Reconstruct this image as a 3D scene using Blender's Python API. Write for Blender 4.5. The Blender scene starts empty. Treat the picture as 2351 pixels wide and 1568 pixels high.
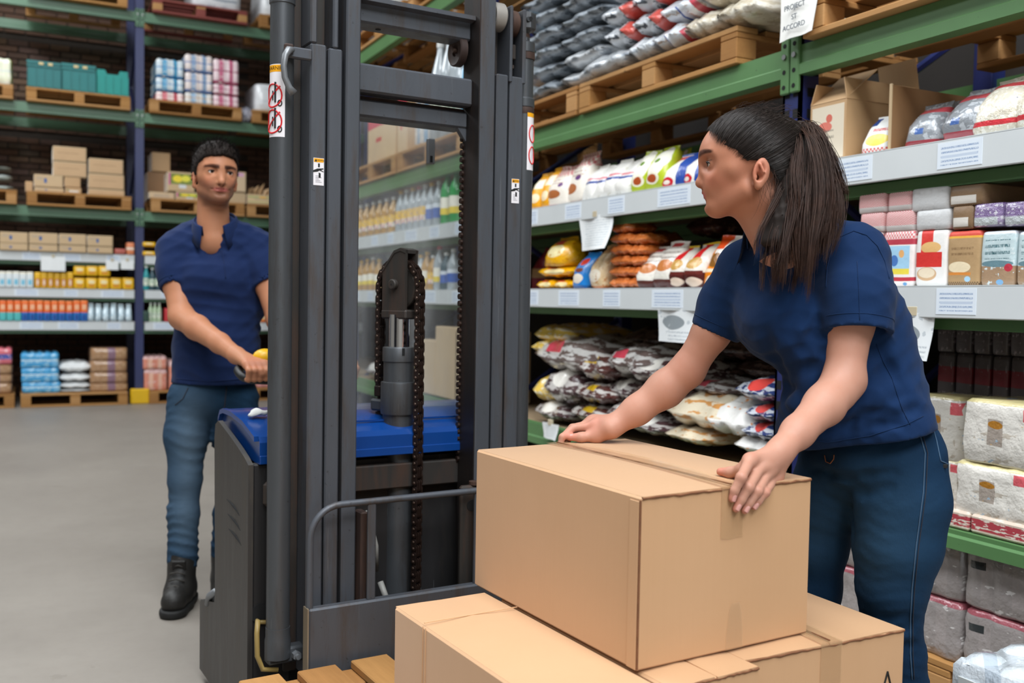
import bpy, math, random
import numpy as np
from mathutils import Vector, Matrix
for _c in (bpy.data.objects, bpy.data.meshes, bpy.data.materials, bpy.data.lights, bpy.data.cameras):
    for _o in list(_c): _c.remove(_o)
SC = bpy.context.scene
COL = SC.collection
random.seed(7); RNG = np.random.default_rng(7)
# ------------------------------------------------------------------ camera
FPX, CX, CY, CAMH = 2230., 1175.5, 784., 1.23
YAW, PITCH, ROLL = math.radians(26.7), math.radians(2.36), math.radians(1.0)
F0 = Vector((math.sin(YAW), math.cos(YAW), 0)); R0 = Vector((math.cos(YAW), -math.sin(YAW), 0)); U0 = Vector((0, 0, 1))
CF = math.cos(PITCH)*F0 - math.sin(PITCH)*U0
U1 = math.cos(PITCH)*U0 + math.sin(PITCH)*F0
CR = math.cos(ROLL)*R0 + math.sin(ROLL)*U1
CU = math.cos(ROLL)*U1 - math.sin(ROLL)*R0
CC = Vector((0, 0, CAMH))
cam = bpy.data.cameras.new('camera'); camo = bpy.data.objects.new('camera', cam); COL.objects.link(camo)
cam.sensor_width = 36.0; cam.lens = FPX*36/2351; cam.clip_start = .05; cam.clip_end = 100
_m = Matrix((CR, CU, -CF)).transposed().to_4x4(); _m.translation = CC; camo.matrix_world = _m
cam.dof.use_dof = True; cam.dof.focus_distance = 2.25; cam.dof.aperture_fstop = 3.4
SC.camera = camo
# ------------------------------------------------------------------ world, lamps, exposure
w = bpy.data.worlds.new('world'); SC.world = w; w.use_nodes = True
w.node_tree.nodes['Background'].inputs[0].default_value = (.75, .85, 1, 1)
w.node_tree.nodes['Background'].inputs[1].default_value = .6
def area(name, loc, sx, sy, power, col, rot=(0, 0, 0)):
    l = bpy.data.lights.new(name, 'AREA'); l.shape = 'RECTANGLE'; l.size = sx; l.size_y = sy; l.energy = power; l.color = col
    o = bpy.data.objects.new(name, l); COL.objects.link(o); o.location = loc; o.rotation_euler = rot
    return o
for _x, _y, _p in ((-4.8, -4.5, 60), (-4.8, 3.2, 60), (-4.8, 9.4, 140), (-.9, -5.0, 210), (-.7, -.6, 115), (-.9, 4.2, 120), (-.9, 9.0, 165), (1.4, -4.2, 250), (1.0, .2, 175)):
    area('skylight_lamp', (_x, _y, 6.75), 1.6, 3.6, _p, (.93, .97, 1))
SC.view_settings.view_transform = 'Standard'; SC.view_settings.look = 'None'
SC.view_settings.exposure = 0.68; SC.view_settings.gamma = 1; SC.view_settings.use_curve_mapping = False
# ------------------------------------------------------------------ pixel -> place helpers (rays through the 2351x1568 frame)
def ray(u, v): u, v = float(u), float(v); return CF + (u-CX)/FPX*CR - (v-CY)/FPX*CU
def at(u, v, z): return CC + ray(u, v)*z
def pl(u, v, n, d):
    r = ray(u, v); n = Vector(n); return CC + r*((d - n.dot(CC))/n.dot(r))
def onX(u, v, x): return pl(u, v, (1, 0, 0), x)
def onY(u, v, y): return pl(u, v, (0, 1, 0), y)
def onZ(u, v, z): return pl(u, v, (0, 0, 1), z)
# ------------------------------------------------------------------ materials
def lin(h):
    if not isinstance(h, str): return tuple(h)[:3]
    h = h.lstrip('#'); c = [int(h[i:i+2], 16)/255 for i in (0, 2, 4)]
    return tuple(x/12.92 if x <= .04045 else ((x+.055)/1.055)**2.4 for x in c)
class NT:
    def __init__(s, name):
        s.m = bpy.data.materials.new(name); s.m.use_nodes = True; s.t = s.m.node_tree; s.b = s.t.nodes['Principled BSDF']
        s.tc = None
    def n(s, typ, **k):
        q = s.t.nodes.new(typ)
        for a, b in k.items(): setattr(q, a, b)
        return q
    def put(s, sock, v):
        if hasattr(v, 'is_linked') or isinstance(v, bpy.types.NodeSocket): s.t.links.new(v, sock)
        elif isinstance(v, (tuple, list)) and len(v) == 3 and sock.type == 'RGBA': sock.default_value = (*v, 1)
        else: sock.default_value = v
    def math(s, op, a, b=0., c=None):
        q = s.n('ShaderNodeMath', operation=op); s.put(q.inputs[0], a); s.put(q.inputs[1], b)
        if c is not None: s.put(q.inputs[2], c)
        return q.outputs[0]
    def mix(s, f, a, b):
        q = s.n('ShaderNodeMix', data_type='RGBA'); s.put(q.inputs[0], f); s.put(q.inputs[6], a); s.put(q.inputs[7], b)
        return q.outputs[2]
    def coord(s, w='Object'):
        if s.tc is None: s.tc = s.n('ShaderNodeTexCoord')
        return s.tc.outputs[w]
    def noise(s, scale, detail=3, rough=.5, vec=None, stretch=None):
        q = s.n('ShaderNodeTexNoise'); q.inputs['Scale'].default_value = scale; q.inputs['Detail'].default_value = detail; q.inputs['Roughness'].default_value = rough
        v = vec if vec is not None else s.coord()
        if stretch:
            mp = s.n('ShaderNodeMapping'); mp.inputs['Scale'].default_value = stretch; s.put(mp.inputs[0], v); v = mp.outputs[0]
        s.put(q.inputs['Vector'], v); return q.outputs[0]
    def ramp(s, f, stops):
        q = s.n('ShaderNodeValToRGB'); e = q.color_ramp.elements
        while len(e) < len(stops): e.new(.5)
        for i, (p, c) in enumerate(stops): e[i].position = p; e[i].color = (*lin(c), 1) if not isinstance(c, (int, float)) else (c, c, c, 1)
        s.put(q.inputs[0], f); return q.outputs[0]
    def bump(s, h, strength=.3, dist=.01):
        q = s.n('ShaderNodeBump'); q.inputs['Strength'].default_value = strength; q.inputs['Distance'].default_value = dist
        s.put(q.inputs['Height'], h); s.put(s.b.inputs['Normal'], q.outputs[0]); return q
    def fin(s, col=None, rough=None, metal=None, spec=None, coat=None):
        if col is not None: s.put(s.b.inputs['Base Color'], col)
        if rough is not None: s.put(s.b.inputs['Roughness'], rough)
        if metal is not None: s.put(s.b.inputs['Metallic'], metal)
        if spec is not None: s.b.inputs['Specular IOR Level'].default_value = spec
        if coat: s.b.inputs['Coat Weight'].default_value = coat; s.b.inputs['Coat Roughness'].default_value = .12
        return s.m
MC = {}
def mat(name, col, rough=.6, metal=0, var=.12, scale=6, bump=0, bscale=60, stretch=None, spec=None, coat=None):
    """plain procedural material: a colour with noise variation and optional fine bump"""
    if name in MC: return MC[name]
    s = NT(name); c = lin(col); f = s.noise(scale, 4, .6, stretch=stretch)
    d = tuple(max(0, x*(1-var*1.6)) for x in c); l = tuple(min(1, x*(1+var)) for x in c)
    co = s.mix(f, d, l)
    if bump: s.bump(s.noise(bscale, 3, .6, stretch=stretch), bump, .004)
    MC[name] = s.fin(co, rough, metal, spec, coat); return MC[name]
def pack(name, base, els=(), rough=.45, crinkle=.0, cscale=14, coat=None, var=.06, ax=0):
    """printed packaging: flat print laid out in the pack's own 0..1 box (u across, v up)"""
    if name in MC: return MC[name]
    s = NT(name); q = s.n('ShaderNodeSeparateXYZ'); s.put(q.inputs[0], s.coord('Generated')); u, v = q.outputs[ax], q.outputs[2]
    wy = q.outputs[1-ax]
    nz = s.noise(9, 3, .6); col = s.mix(nz, tuple(x*(1-var) for x in lin(base)), tuple(min(1, x*(1+var)) for x in lin(base)))
    wob = s.math('MULTIPLY', s.math('SUBTRACT', s.noise(5, 2), .5), .06)
    v2 = s.math('ADD', v, wob); u2 = s.math('ADD', u, wob)
    M = lambda a, b: s.math('MULTIPLY', a, b)
    G = lambda a, b: s.math('GREATER_THAN', a, b)
    L = lambda a, b: s.math('LESS_THAN', a, b)
    for e in els:
        k = e[0]; c = lin(e[-1])
        if k == 'b': f = M(G(v2, e[1]), L(v2, e[2]))
        elif k == 'r': f = M(M(G(u2, e[1]), L(u2, e[2])), M(G(v2, e[3]), L(v2, e[4])))
        elif k == 'e':
            a = s.math('DIVIDE', s.math('SUBTRACT', u2, e[1]), e[3]); b = s.math('DIVIDE', s.math('SUBTRACT', v2, e[2]), e[4])
            f = L(s.math('ADD', M(a, a), M(b, b)), 1.)
        elif k == 'k':     # gingham check over v>e[2]
            a = G(s.math('FRACT', s.math('MULTIPLY', s.math('ADD', u, v), e[1])), .5); b = G(s.math('FRACT', s.math('MULTIPLY', s.math('ADD', s.math('SUBTRACT', u, v), 5.), e[1])), .5)
            f = M(s.math('MULTIPLY', s.math('ADD', a, b), .5), M(G(v2, e[2]), L(v2, e[3])))
        elif k == 'n':     # blotches of printing
            f = G(s.noise(e[1], 3, .6, vec=s.coord('Generated'), stretch=(1, 1, 1.4)), e[2])
            if len(e) > 4: f = M(f, M(G(v2, e[3]), L(v2, e[4])))
        elif k == 't':     # small lines of print
            a = G(s.math('FRACT', s.math('MULTIPLY', v, e[5])), .55); b = G(s.noise(60, 1, .5, vec=s.coord('Generated'), stretch=(1.5, 1, .3) if ax == 0 else (1, 1.5, .3)), .47)
            f = M(M(a, b), M(M(G(u, e[1]), L(u, e[2])), M(G(v, e[3]), L(v, e[4]))))
        elif k == 's':     # vertical stripes, e[1] of them
            f = M(G(s.math('FRACT', s.math('MULTIPLY', s.math('ADD', u, wy), e[1])), e[2]), M(G(v2, e[3]), L(v2, e[4])))
        col = s.mix(f, col, c)
    if crinkle:
        a = s.noise(cscale, 4, .65); 
        s.bump(a, crinkle, .012)
    MC[name] = s.fin(col, rough, 0, None, coat); return MC[name]
# ------------------------------------------------------------------ mesh builder
class G:
    def __init__(s): s.v = []; s.f = []; s.mi = []; s.cur = 0
    def add(s, vs, fs, T=None):
        b = len(s.v)
        for p in vs: s.v.append(tuple(T @ Vector(p)) if T is not None else tuple(p))
        for f in fs: s.f.append([b+i for i in f]); s.mi.append(s.cur)
        return s
    def box(s, x0, x1, y0, y1, z0, z1, b=0., T=None):
        if b <= 0:
            vs = [(x, y, z) for z in (z0, z1) for y in (y0, y1) for x in (x0, x1)]
            return s.add(vs, [(0, 2, 3, 1), (4, 5, 7, 6), (0, 1, 5, 4), (2, 6, 7, 3), (0, 4, 6, 2), (1, 3, 7, 5)], T)
        b = min(b, abs(x1-x0)*.45, abs(y1-y0)*.45, abs(z1-z0)*.45)
        X = (x0, x1); Y = (y0, y1); Z = (z0, z1); vs = []; ix = {}
        for i in (0, 1):
            for j in (0, 1):
                for k in (0, 1):
                    sx = b if i == 0 else -b; sy = b if j == 0 else -b; sz = b if k == 0 else -b
                    for a, p in enumerate(((X[i], Y[j]+sy, Z[k]+sz), (X[i]+sx, Y[j], Z[k]+sz), (X[i]+sx, Y[j]+sy, Z[k]))):
                        ix[i, j, k, a] = len(vs); vs.append(p)
        fs = []
        for i in (0, 1):
            fs.append([ix[i, j, k, 0] for j, k in ((0, 0), (0, 1), (1, 1), (1, 0))][::1 if i == 0 else -1])
            fs.append([ix[j, i, k, 1] for j, k in ((0, 0), (1, 0), (1, 1), (0, 1))][::1 if i == 0 else -1])
            fs.append([ix[j, k, i, 2] for j, k in ((0, 0), (0, 1), (1, 1), (1, 0))][::1 if i == 0 else -1])
        for j in (0, 1):
            for k in (0, 1):
                p = 1 if (j == k) else -1
                fs.append([ix[0, j, k, 1], ix[1, j, k, 1], ix[1, j, k, 2], ix[0, j, k, 2]][::p])
                fs.append([ix[j, 0, k, 0], ix[j, 0, k, 2], ix[j, 1, k, 2], ix[j, 1, k, 0]][::p])
                fs.append([ix[j, k, 0, 0], ix[j, k, 1, 0], ix[j, k, 1, 1], ix[j, k, 0, 1]][::p])
        for i in (0, 1):
            for j in (0, 1):
                for k in (0, 1):
                    fs.append([ix[i, j, k, a] for a in ((0, 1, 2) if (i+j+k) % 2 == 0 else (0, 2, 1))])
        return s.add(vs, fs, T)
    def prism(s, pts, a0, a1, ax='y', T=None):
        """closed outline pts (2-D) pushed along an axis: x:(y,z) y:(x,z) z:(x,y)"""
        n = len(pts)
        mk = {'x': lambda p, a: (a, p[0], p[1]), 'y': lambda p, a: (p[0], a, p[1]), 'z': lambda p, a: (p[0], p[1], a)}[ax]
        vs = [mk(p, a0) for p in pts]+[mk(p, a1) for p in pts]
        fs = [[i, (i+1) % n, n+(i+1) % n, n+i] for i in range(n)]+[list(range(n))[::-1], list(range(n, 2*n))]
        return s.add(vs, fs, T)
    def lathe(s, prof, seg=16, c=(0, 0, 0), ax='z', T=None):
        """prof = [(r, h)...] turned about an axis through c"""
        vs = []; fs = []
        for r, h in prof:
            for i in range(seg):
                t = 2*math.pi*i/seg; x, y = r*math.cos(t), r*math.sin(t)
                p = {'z': (x, y, h), 'x': (h, x, y), 'y': (y, h, x)}[ax]
                vs.append((p[0]+c[0], p[1]+c[1], p[2]+c[2]))
        for j in range(len(prof)-1):
            for i in range(seg): fs.append([j*seg+i, j*seg+(i+1) % seg, (j+1)*seg+(i+1) % seg, (j+1)*seg+i])
        if prof[0][0] > 1e-6: fs.append(list(range(seg))[::-1])
        if prof[-1][0] > 1e-6: fs.append([(len(prof)-1)*seg+i for i in range(seg)])
        return s.add(vs, fs, T)
    def cyl(s, c, r, h0, h1, seg=16, ax='z', b=0, T=None):
        pr = [(r, h0), (r, h1)] if not b else [(r-b, h0), (r, h0+b), (r, h1-b), (r-b, h1)]
        return s.lathe(pr, seg, c, ax, T)
    def tube(s, path, r, seg=8, caps=True, flat=None, T=None):
        """round tube along a path; r a number or a list; flat = second radius factor"""
        P = [Vector(p) for p in path]; n = len(P); rr = r if isinstance(r, (list, tuple)) else [r]*n
        vs = []; fs = []; ref = None
        for i in range(n):
            t = (P[min(i+1, n-1)]-P[max(i-1, 0)]).normalized()
            if ref is None: ref = Vector((0, 0, 1)) if abs(t.z) < .9 else Vector((1, 0, 0))
            a = (ref - t*ref.dot(t)); a = a.normalized() if a.length > 1e-6 else t.orthogonal().normalized(); ref = a; b_ = t.cross(a)
            for k in range(seg):
                q = 2*math.pi*k/seg; p = P[i]+a*(rr[i]*math.cos(q))*(flat or 1)+b_*(rr[i]*math.sin(q)); vs.append(tuple(p))
        for i in range(n-1):
            for k in range(seg): fs.append([i*seg+k, i*seg+(k+1) % seg, (i+1)*seg+(k+1) % seg, (i+1)*seg+k])
        if caps: fs.append(list(range(seg))[::-1]); fs.append([(n-1)*seg+k for k in range(seg)])
        return s.add(vs, fs, T)
    def sphere(s, c, r, seg=12, rings=8, T=None):
        rx, ry, rz = r if isinstance(r, (tuple, list)) else (r, r, r); vs = [(c[0], c[1], c[2]-rz)]; fs = []
        for j in range(1, rings):
            t = math.pi*j/rings
            for i in range(seg):
                q = 2*math.pi*i/seg; vs.append((c[0]+rx*math.sin(t)*math.cos(q), c[1]+ry*math.sin(t)*math.sin(q), c[2]-rz*math.cos(t)))
        vs.append((c[0], c[1], c[2]+rz)); L = len(vs)-1
        for i in range(seg):
            fs.append([0, 1+(i+1) % seg, 1+i]); fs.append([L, L-seg+i, L-seg+(i+1) % seg])
        for j in range(rings-2):
            for i in range(seg): fs.append([1+j*seg+i, 1+j*seg+(i+1) % seg, 1+(j+1)*seg+(i+1) % seg, 1+(j+1)*seg+i])
        return s.add(vs, fs, T)
    def mesh(s, name, mats, smooth=False):
        me = bpy.data.meshes.new(name); me.from_pydata(s.v, [], s.f)
        for m_ in (mats if isinstance(mats, (list, tuple)) else [mats]): me.materials.append(m_)
        if len(set(s.mi)) > 1: me.polygons.foreach_set('material_index', s.mi)
        if smooth is True: me.polygons.foreach_set('use_smooth', [True]*len(me.polygons))
        elif smooth: me.polygons.foreach_set('use_smooth', [True]*len(me.polygons)); me.set_sharp_from_angle(angle=math.radians(smooth))
        me.update(); return me
def obj(name, me, parent=None, loc=(0, 0, 0), rot=(0, 0, 0), scale=None):
    o = bpy.data.objects.new(name, me); COL.objects.link(o)
    if parent is not None: o.parent = parent
    o.location = loc; o.rotation_euler = rot
    if scale: o.scale = scale
    return o
def tag(o, label, cat, group=None, kind=None):
    o['label'] = label; o['category'] = cat
    if group: o['group'] = group
    if kind: o['kind'] = kind
    return o
LABELS = set()
def thing(name, label, cat, loc=(0, 0, 0), rz=0., group=None, me=None, rot=None):
    if label in LABELS: print('DUP LABEL', label)
    LABELS.add(label)
    return tag(obj(name, me, None, loc, rot or (0, 0, rz)), label, cat, group)
def struct(name, me, loc=(0, 0, 0)):
    o = obj(name, me, None, loc); o['kind'] = 'structure'; return o
ORD = ['first', 'second', 'third', 'fourth', 'fifth', 'sixth', 'seventh', 'eighth', 'ninth', 'tenth', 'eleventh', 'twelfth', 'thirteenth', 'fourteenth', 'fifteenth', 'sixteenth', 'seventeenth', 'eighteenth']
def text_mesh(txt, size, mat_, depth=.0006, align='CENTER'):
    c = bpy.data.curves.new('lettering', 'FONT'); c.body = txt; c.size = size; c.extrude = depth; c.align_x = align; c.align_y = 'CENTER'
    o = bpy.data.objects.new('lettering', c); COL.objects.link(o); dg = bpy.context.evaluated_depsgraph_get()
    me = bpy.data.meshes.new_from_object(o.evaluated_get(dg)); bpy.data.objects.remove(o); bpy.data.curves.remove(c)
    me.materials.clear(); me.materials.append(mat_); return me
# ================================================================== setting
def concrete():
    s = NT('concrete_floor'); a = s.noise(1.1, 5, .6); b = s.noise(14, 4, .7)
    col = s.mix(a, lin('7b746d'), lin('958e85')); col = s.mix(s.math('MULTIPLY', s.math('SUBTRACT', b, .45), .9), col, lin('79726a'))
    st = s.math('GREATER_THAN', s.noise(2.3, 6, .7), .66); col = s.mix(s.math('MULTIPLY', st, .35), col, lin('756e65'))
    s.bump(s.noise(60, 3, .6), .12, .003)
    return s.fin(col, s.math('ADD', s.math('MULTIPLY', a, .25), .38))
M_FLOOR = concrete()
struct('floor', G().box(-9.2, 7.2, -8.2, 13.2, -.15, 0).mesh('floor', M_FLOOR))
M_WALL = mat('painted_block_wall', '9c978f', .9, var=.05, scale=2)
M_CEIL = mat('roof_sheet', 'a5a5a2', .8, var=.04)
struct('ceiling', G().box(-9.2, 7.2, -8.2, 13.2, 7.0, 7.15).mesh('ceiling', M_CEIL))
struct('wall_left', G().box(-9.2, -9, -8.2, 13.2, 0, 7).mesh('wall_left', M_WALL))
struct('wall_right', G().box(3.8, 4.0, -8.2, 13.0, 0, 7).mesh('wall_right', mat('shade_dark_wall', '2b2623', .9, var=.2, scale=3)))  # wall added close behind the rack; dark colour stands in for shade there
struct('wall_front', G().box(-9, 7, -8.2, -8, 0, 7).mesh('wall_front', M_WALL))
M_MORTAR = mat('mortar_dark', '3a332d', .95, var=.15, scale=9)
wall_back = struct('wall_back', G().box(-9, 7, 13.0, 13.2, 0, 7).mesh('wall_back', M_MORTAR))
BRK = [mat('brick_brown_%d' % i, c, .9, var=.25, scale=18, bump=.25, bscale=50) for i, c in enumerate(('5a4234', '4d392e', '66503f', '5f4a42', '514438'))]
_bm = [G().box(-.105, .105, -.012, .03, -.031, .031, .004).mesh('brick', m_) for m_ in BRK]
def bricks(x0, x1, z0, z1, n):
    k = 0; r = 0; z = z0
    while z < z1:
        x = x0 + (r % 2)*.1125
        while x < x1 and k < n:
            obj('brick', random.choice(_bm), wall_back, (x, 12.985+random.uniform(-.003, .004), z)); x += .225; k += 1
        z += .075; r += 1
bricks(-.5, 2.45, 3.42, 4.28, 148); bricks(-.5, 2.45, 2.36, 3.1, 148)
def bricks_rest():
    g = G(); r = 0; z = .04
    while z < 5.2:
        x = -2. + (r % 2)*.1125
        while x < 4.2:
            inside = (-.62 < x < 2.56) and (3.4 < z < 4.3 or 2.34 < z < 3.12)
            if not inside: g.box(x-.105, x+.105, 12.975, 13.01, z-.031, z+.031)
            x += .225
        z += .075; r += 1
    o = obj('brickwork', g.mesh('brickwork', BRK[0]), wall_back); o['kind'] = 'stuff'
bricks_rest()
# ================================================================== racks
def paint(name, col, chip, rough=.38):
    s = NT(name); a = s.noise(5, 4, .6); f = s.math('GREATER_THAN', s.noise(22, 5, .7), .70)
    c = s.mix(a, tuple(x*.82 for x in lin(col)), tuple(x*1.12 for x in lin(col))); c = s.mix(s.math('MULTIPLY', f, .6), c, lin(chip))
    s.bump(s.noise(90, 2), .06, .002); return s.fin(c, rough)
M_GREEN = paint('green_beam_paint', '557d4e', '3a4a34'); M_BLUE = paint('navy_post_paint', '222b60', '15183a')
M_GREENB = paint('green_grey_beam_paint', '567a60', '44594a'); M_BLUEB = paint('dull_navy_post_paint', '333a63', '1c1f38')
M_FASC = mat('white_shelf_edge', 'd2d7d9', .35, var=.05, scale=4)
M_CHIP = mat('chipboard_shelf', '9a8467', .85, var=.15, scale=30)
M_LBL = pack('price_strip', 'dfe8f2', [('t', .08, .92, .12, .9, 6, '8199bd'), ('r', .1, .9, .4, .5, 'c3d0e2')], .5, ax=1)
M_PAPER = mat('white_paper', 'f2f2ee', .7, var=.03)
M_HOLE = mat('black_hole', '0a0a0c', .9, var=0); M_STEEL = mat('zinc_bolt', '9a9b9c', .35, .9)
M_GUARD = mat('yellow_guard', 'e3b512', .45, var=.08)
def beam_mesh(L, hgt=.107, mat_=None):
    p = [(0, 0), (0, .036), (.009, .043), (.009, hgt), (.06, hgt), (.06, 0)]
    return G().prism([(x-.012, z) for x, z in p], 0, L, 'y').mesh('beam', mat_)
def conn_mesh(mat_):
    return G().box(-.016, .0, -.022, .022, -.06, .14, .004).mesh('beam_connector', mat_)
_hole = G().cyl((0, 0, 0), .0085, -.0175, -.0165, 10, 'x').mesh('bolt_hole', M_HOLE)
_bolt = G().cyl((0, 0, 0), .010, -.0215, -.016, 10, 'x').mesh('bolt', M_STEEL)
_slot = G().box(-.0012, 0, -.012, .012, -.016, .016).mesh('slot', M_HOLE)
def rack(name, label, loc, rz, posts, lv_beam, lv_shelf, depth, hmax, mats, detail=(), lv_ext=()):
    """racking in its own frame: front plane x=0 (aisle at -x), runs along y; posts = y of each upright's near edge"""
    mb, mg = mats; r = thing(name, label, 'shelf', loc, rz); W = .09
    um = G().box(0, .012, 0, W, 0, hmax).box(0, .085, 0, .012, 0, hmax).box(0, .085, W-.012, W, 0, hmax).box(-.01, .1, -.02, W+.02, 0, .012).mesh('upright', mb)
    rm = G().box(depth-.085, depth, 0, W, 0, hmax, .004).mesh('rear_upright', mb)
    for i, y in enumerate(posts):
        up = obj('upright', um, r, (0, y, 0)); obj('rear_upright', rm, r, (0, y, 0))
        g = G()
        z = .5
        while z < hmax-.7: g.tube([(.08, W/2, z), (depth-.08, W/2, z+.62)], .017, 6); g.tube([(depth-.08, W/2, z+.66), (.08, W/2, z+1.24)], .017, 6); z += 1.3
        obj('bracing', g.mesh('bracing', mb), r, (0, y, 0))
        if i in detail:
            for k in range(40):
                z = .1+k*.0762
                if z > hmax-.1: break
                obj('slot', _slot, up, (0, .024, z)); obj('slot', _slot, up, (0, W-.024, z))
                s2 = obj('slot', _slot, up, (.045, .0, z), (0, 0, math.pi/2)); s2 = obj('slot', _slot, up, (.07, .0, z), (0, 0, math.pi/2))
        if name == 'back_pallet_rack':
            obj('foot_guard', G().box(-.06, .05, -.06, W+.05, 0, .17, .012).mesh('foot_guard', M_GUARD), r, (0, y, 0))
    cm = conn_mesh(mg)
    for b in range(len(posts)-1):
        y0, y1 = posts[b]+W, posts[b+1]; L = y1-y0; bmx = beam_mesh(L, .107, mg)
        for z in list(lv_beam)+[q for q in lv_ext]:
            slim = name == 'pallet_rack' and b == 0 and z == LV_FL
            bo = obj('beam', beam_mesh(L, .056, mg) if slim else bmx, r, (0, y0, z-(.056 if slim else .107))); obj('rear_beam', bmx, r, (depth-.05, y0, z-.107))
            for yy in (y0-.020, y1+.020):
                c = obj('beam_connector', cm, r, (0, yy, z-.107))
                for k, zz in enumerate((-.035, .02, .075, .115)): obj('bolt' if k == 2 else 'bolt_hole', _bolt if k == 2 else _hole, c, (0, 0, zz))
        if name == 'pallet_rack': obj('shelf_board', G().box(.06, depth-.06, y0, y1, LV_FL-.022, LV_FL-.001, .002).mesh('shelf_board', M_CHIP), r)
        for z in lv_shelf:
            obj('beam', bmx, r, (.03, y0, z-.13)); obj('rear_beam', bmx, r, (depth-.05, y0, z-.13))
            obj('shelf_board', G().box(.0, depth-.06, y0, y1, z-.02, z, .002).mesh('shelf_board', M_CHIP), r)
            hf = .095
            f = obj('shelf_edge', G().box(-.03, -.02, y0+.01, y1-.01, z-hf, z+.004, .003).box(-.03, .02, y0+.01, y1-.01, z, z+.004).mesh('shelf_edge', M_FASC), r)
            n = 6
            for k in range(n):
                ww = random.uniform(.13, .24); yy = y0+.12+(L-.3)*k/(n-.6)+random.uniform(-.05, .05)
                obj('price_label', G().box(-.0312, -.030, yy, yy+ww, z-hf+.012, z-.006).mesh('price_label', M_LBL), f)
    return r
LV_A, LV_B, LV_C, LV_FL, LV_P = 1.733, 1.297, .925, .567, 2.169
W_ = .09
RR = rack('pallet_rack', 'green and navy pallet rack of bagged food along the right of the aisle', (2.5, 0, 0), 0,
     [-.005, 2.695, 5.395, 8.095, 10.795], [LV_P, LV_FL], [LV_A, LV_B], 1.1, 4.2, (M_BLUE, M_GREEN), (1,), (3.27,))
BR = rack('back_pallet_rack', 'grey green and navy pallet rack along the brick end wall', (0, 11.7, 0), math.pi/2,
     [-3.95, -1.21, 1.49], [4.385, 3.27, LV_P], [LV_A-.06, LV_B-.015, LV_C], 1.1, 5.2, (M_BLUEB, M_GREENB))
# ================================================================== goods: shapes
def sring(a, b, n, e):
    P = []
    for i in range(n):
        t = 2*math.pi*i/n; c, s = math.cos(t), math.sin(t)
        P.append((a*math.copysign(abs(c)**(2/e), c), b*math.copysign(abs(s)**(2/e), s)))
    return P
def g_rings(rings, wob=0, seed=0):
    """rings: list of (z, points)"""
    g = G(); n = len(rings[0][1]); r = random.Random(seed); ph = [r.uniform(0, 6.28) for _ in range(6)]
    vs = []; 
    for z, P in rings:
        for i, (x, y) in enumerate(P):
            d = wob*(math.sin(x*38+z*29+ph[0])+math.sin(y*41-z*47+ph[1])+.7*math.sin(z*83+x*61+ph[2])+.6*math.sin((x-y)*95+ph[3]))/2.5
            l = math.hypot(x, y) or 1; vs.append((x+x/l*d, y+y/l*d, z+.5*wob*math.sin(x*33+ph[4])*math.sin(y*37+ph[5])))
    fs = [[j*n+i, j*n+(i+1) % n, (j+1)*n+(i+1) % n, (j+1)*n+i] for j in range(len(rings)-1) for i in range(n)]
    fs.append(list(range(n))[::-1]); fs.append([(len(rings)-1)*n+i for i in range(n)])
    return g.add(vs, fs)
def g_pouch(w, d, h, seed=0, n=28, top=.72):
    """stand-up bag: flat base, full belly, thin crimped top edge"""
    R = []
    for t, fw, fd, e in ((0, .86, .82, 5), (.03, .94, .95, 5), (.12, .99, 1.06, 4), (.3, 1.0, 1.14, 3.2), (.5, .98, 1.04, 3), (.66, .93, .82, 2.8), (.78, .86, .58, 2.6), (.87, .80, .34, 2.6), (.92, .78, .10, 4), (.95, .80, .055, 4), (1, .82, .045, 4)):
        lean = .16*d*t*t
        R.append((t*h, [(x, y+lean) for x, y in sring(w/2*fw, d/2*fd, n, e)]))
    return g_rings(R, .055*min(w, d, h), seed)
def g_sbox(w, d, h, e=9, seed=0, wob=.012, n=32, r=.07):
    """paper brick pack: box with soft corners and slightly bulged walls"""
    R = []
    for t, f in ((0, .93), (.02, .975), (.07, 1), (.3, 1.012), (.6, 1.012), (.93, 1), (.98, .97), (1, .9)):
        R.append((t*h, sring(w/2*f, d/2*f, n, e)))
    return g_rings(R, wob*min(w, d, h), seed)
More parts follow.
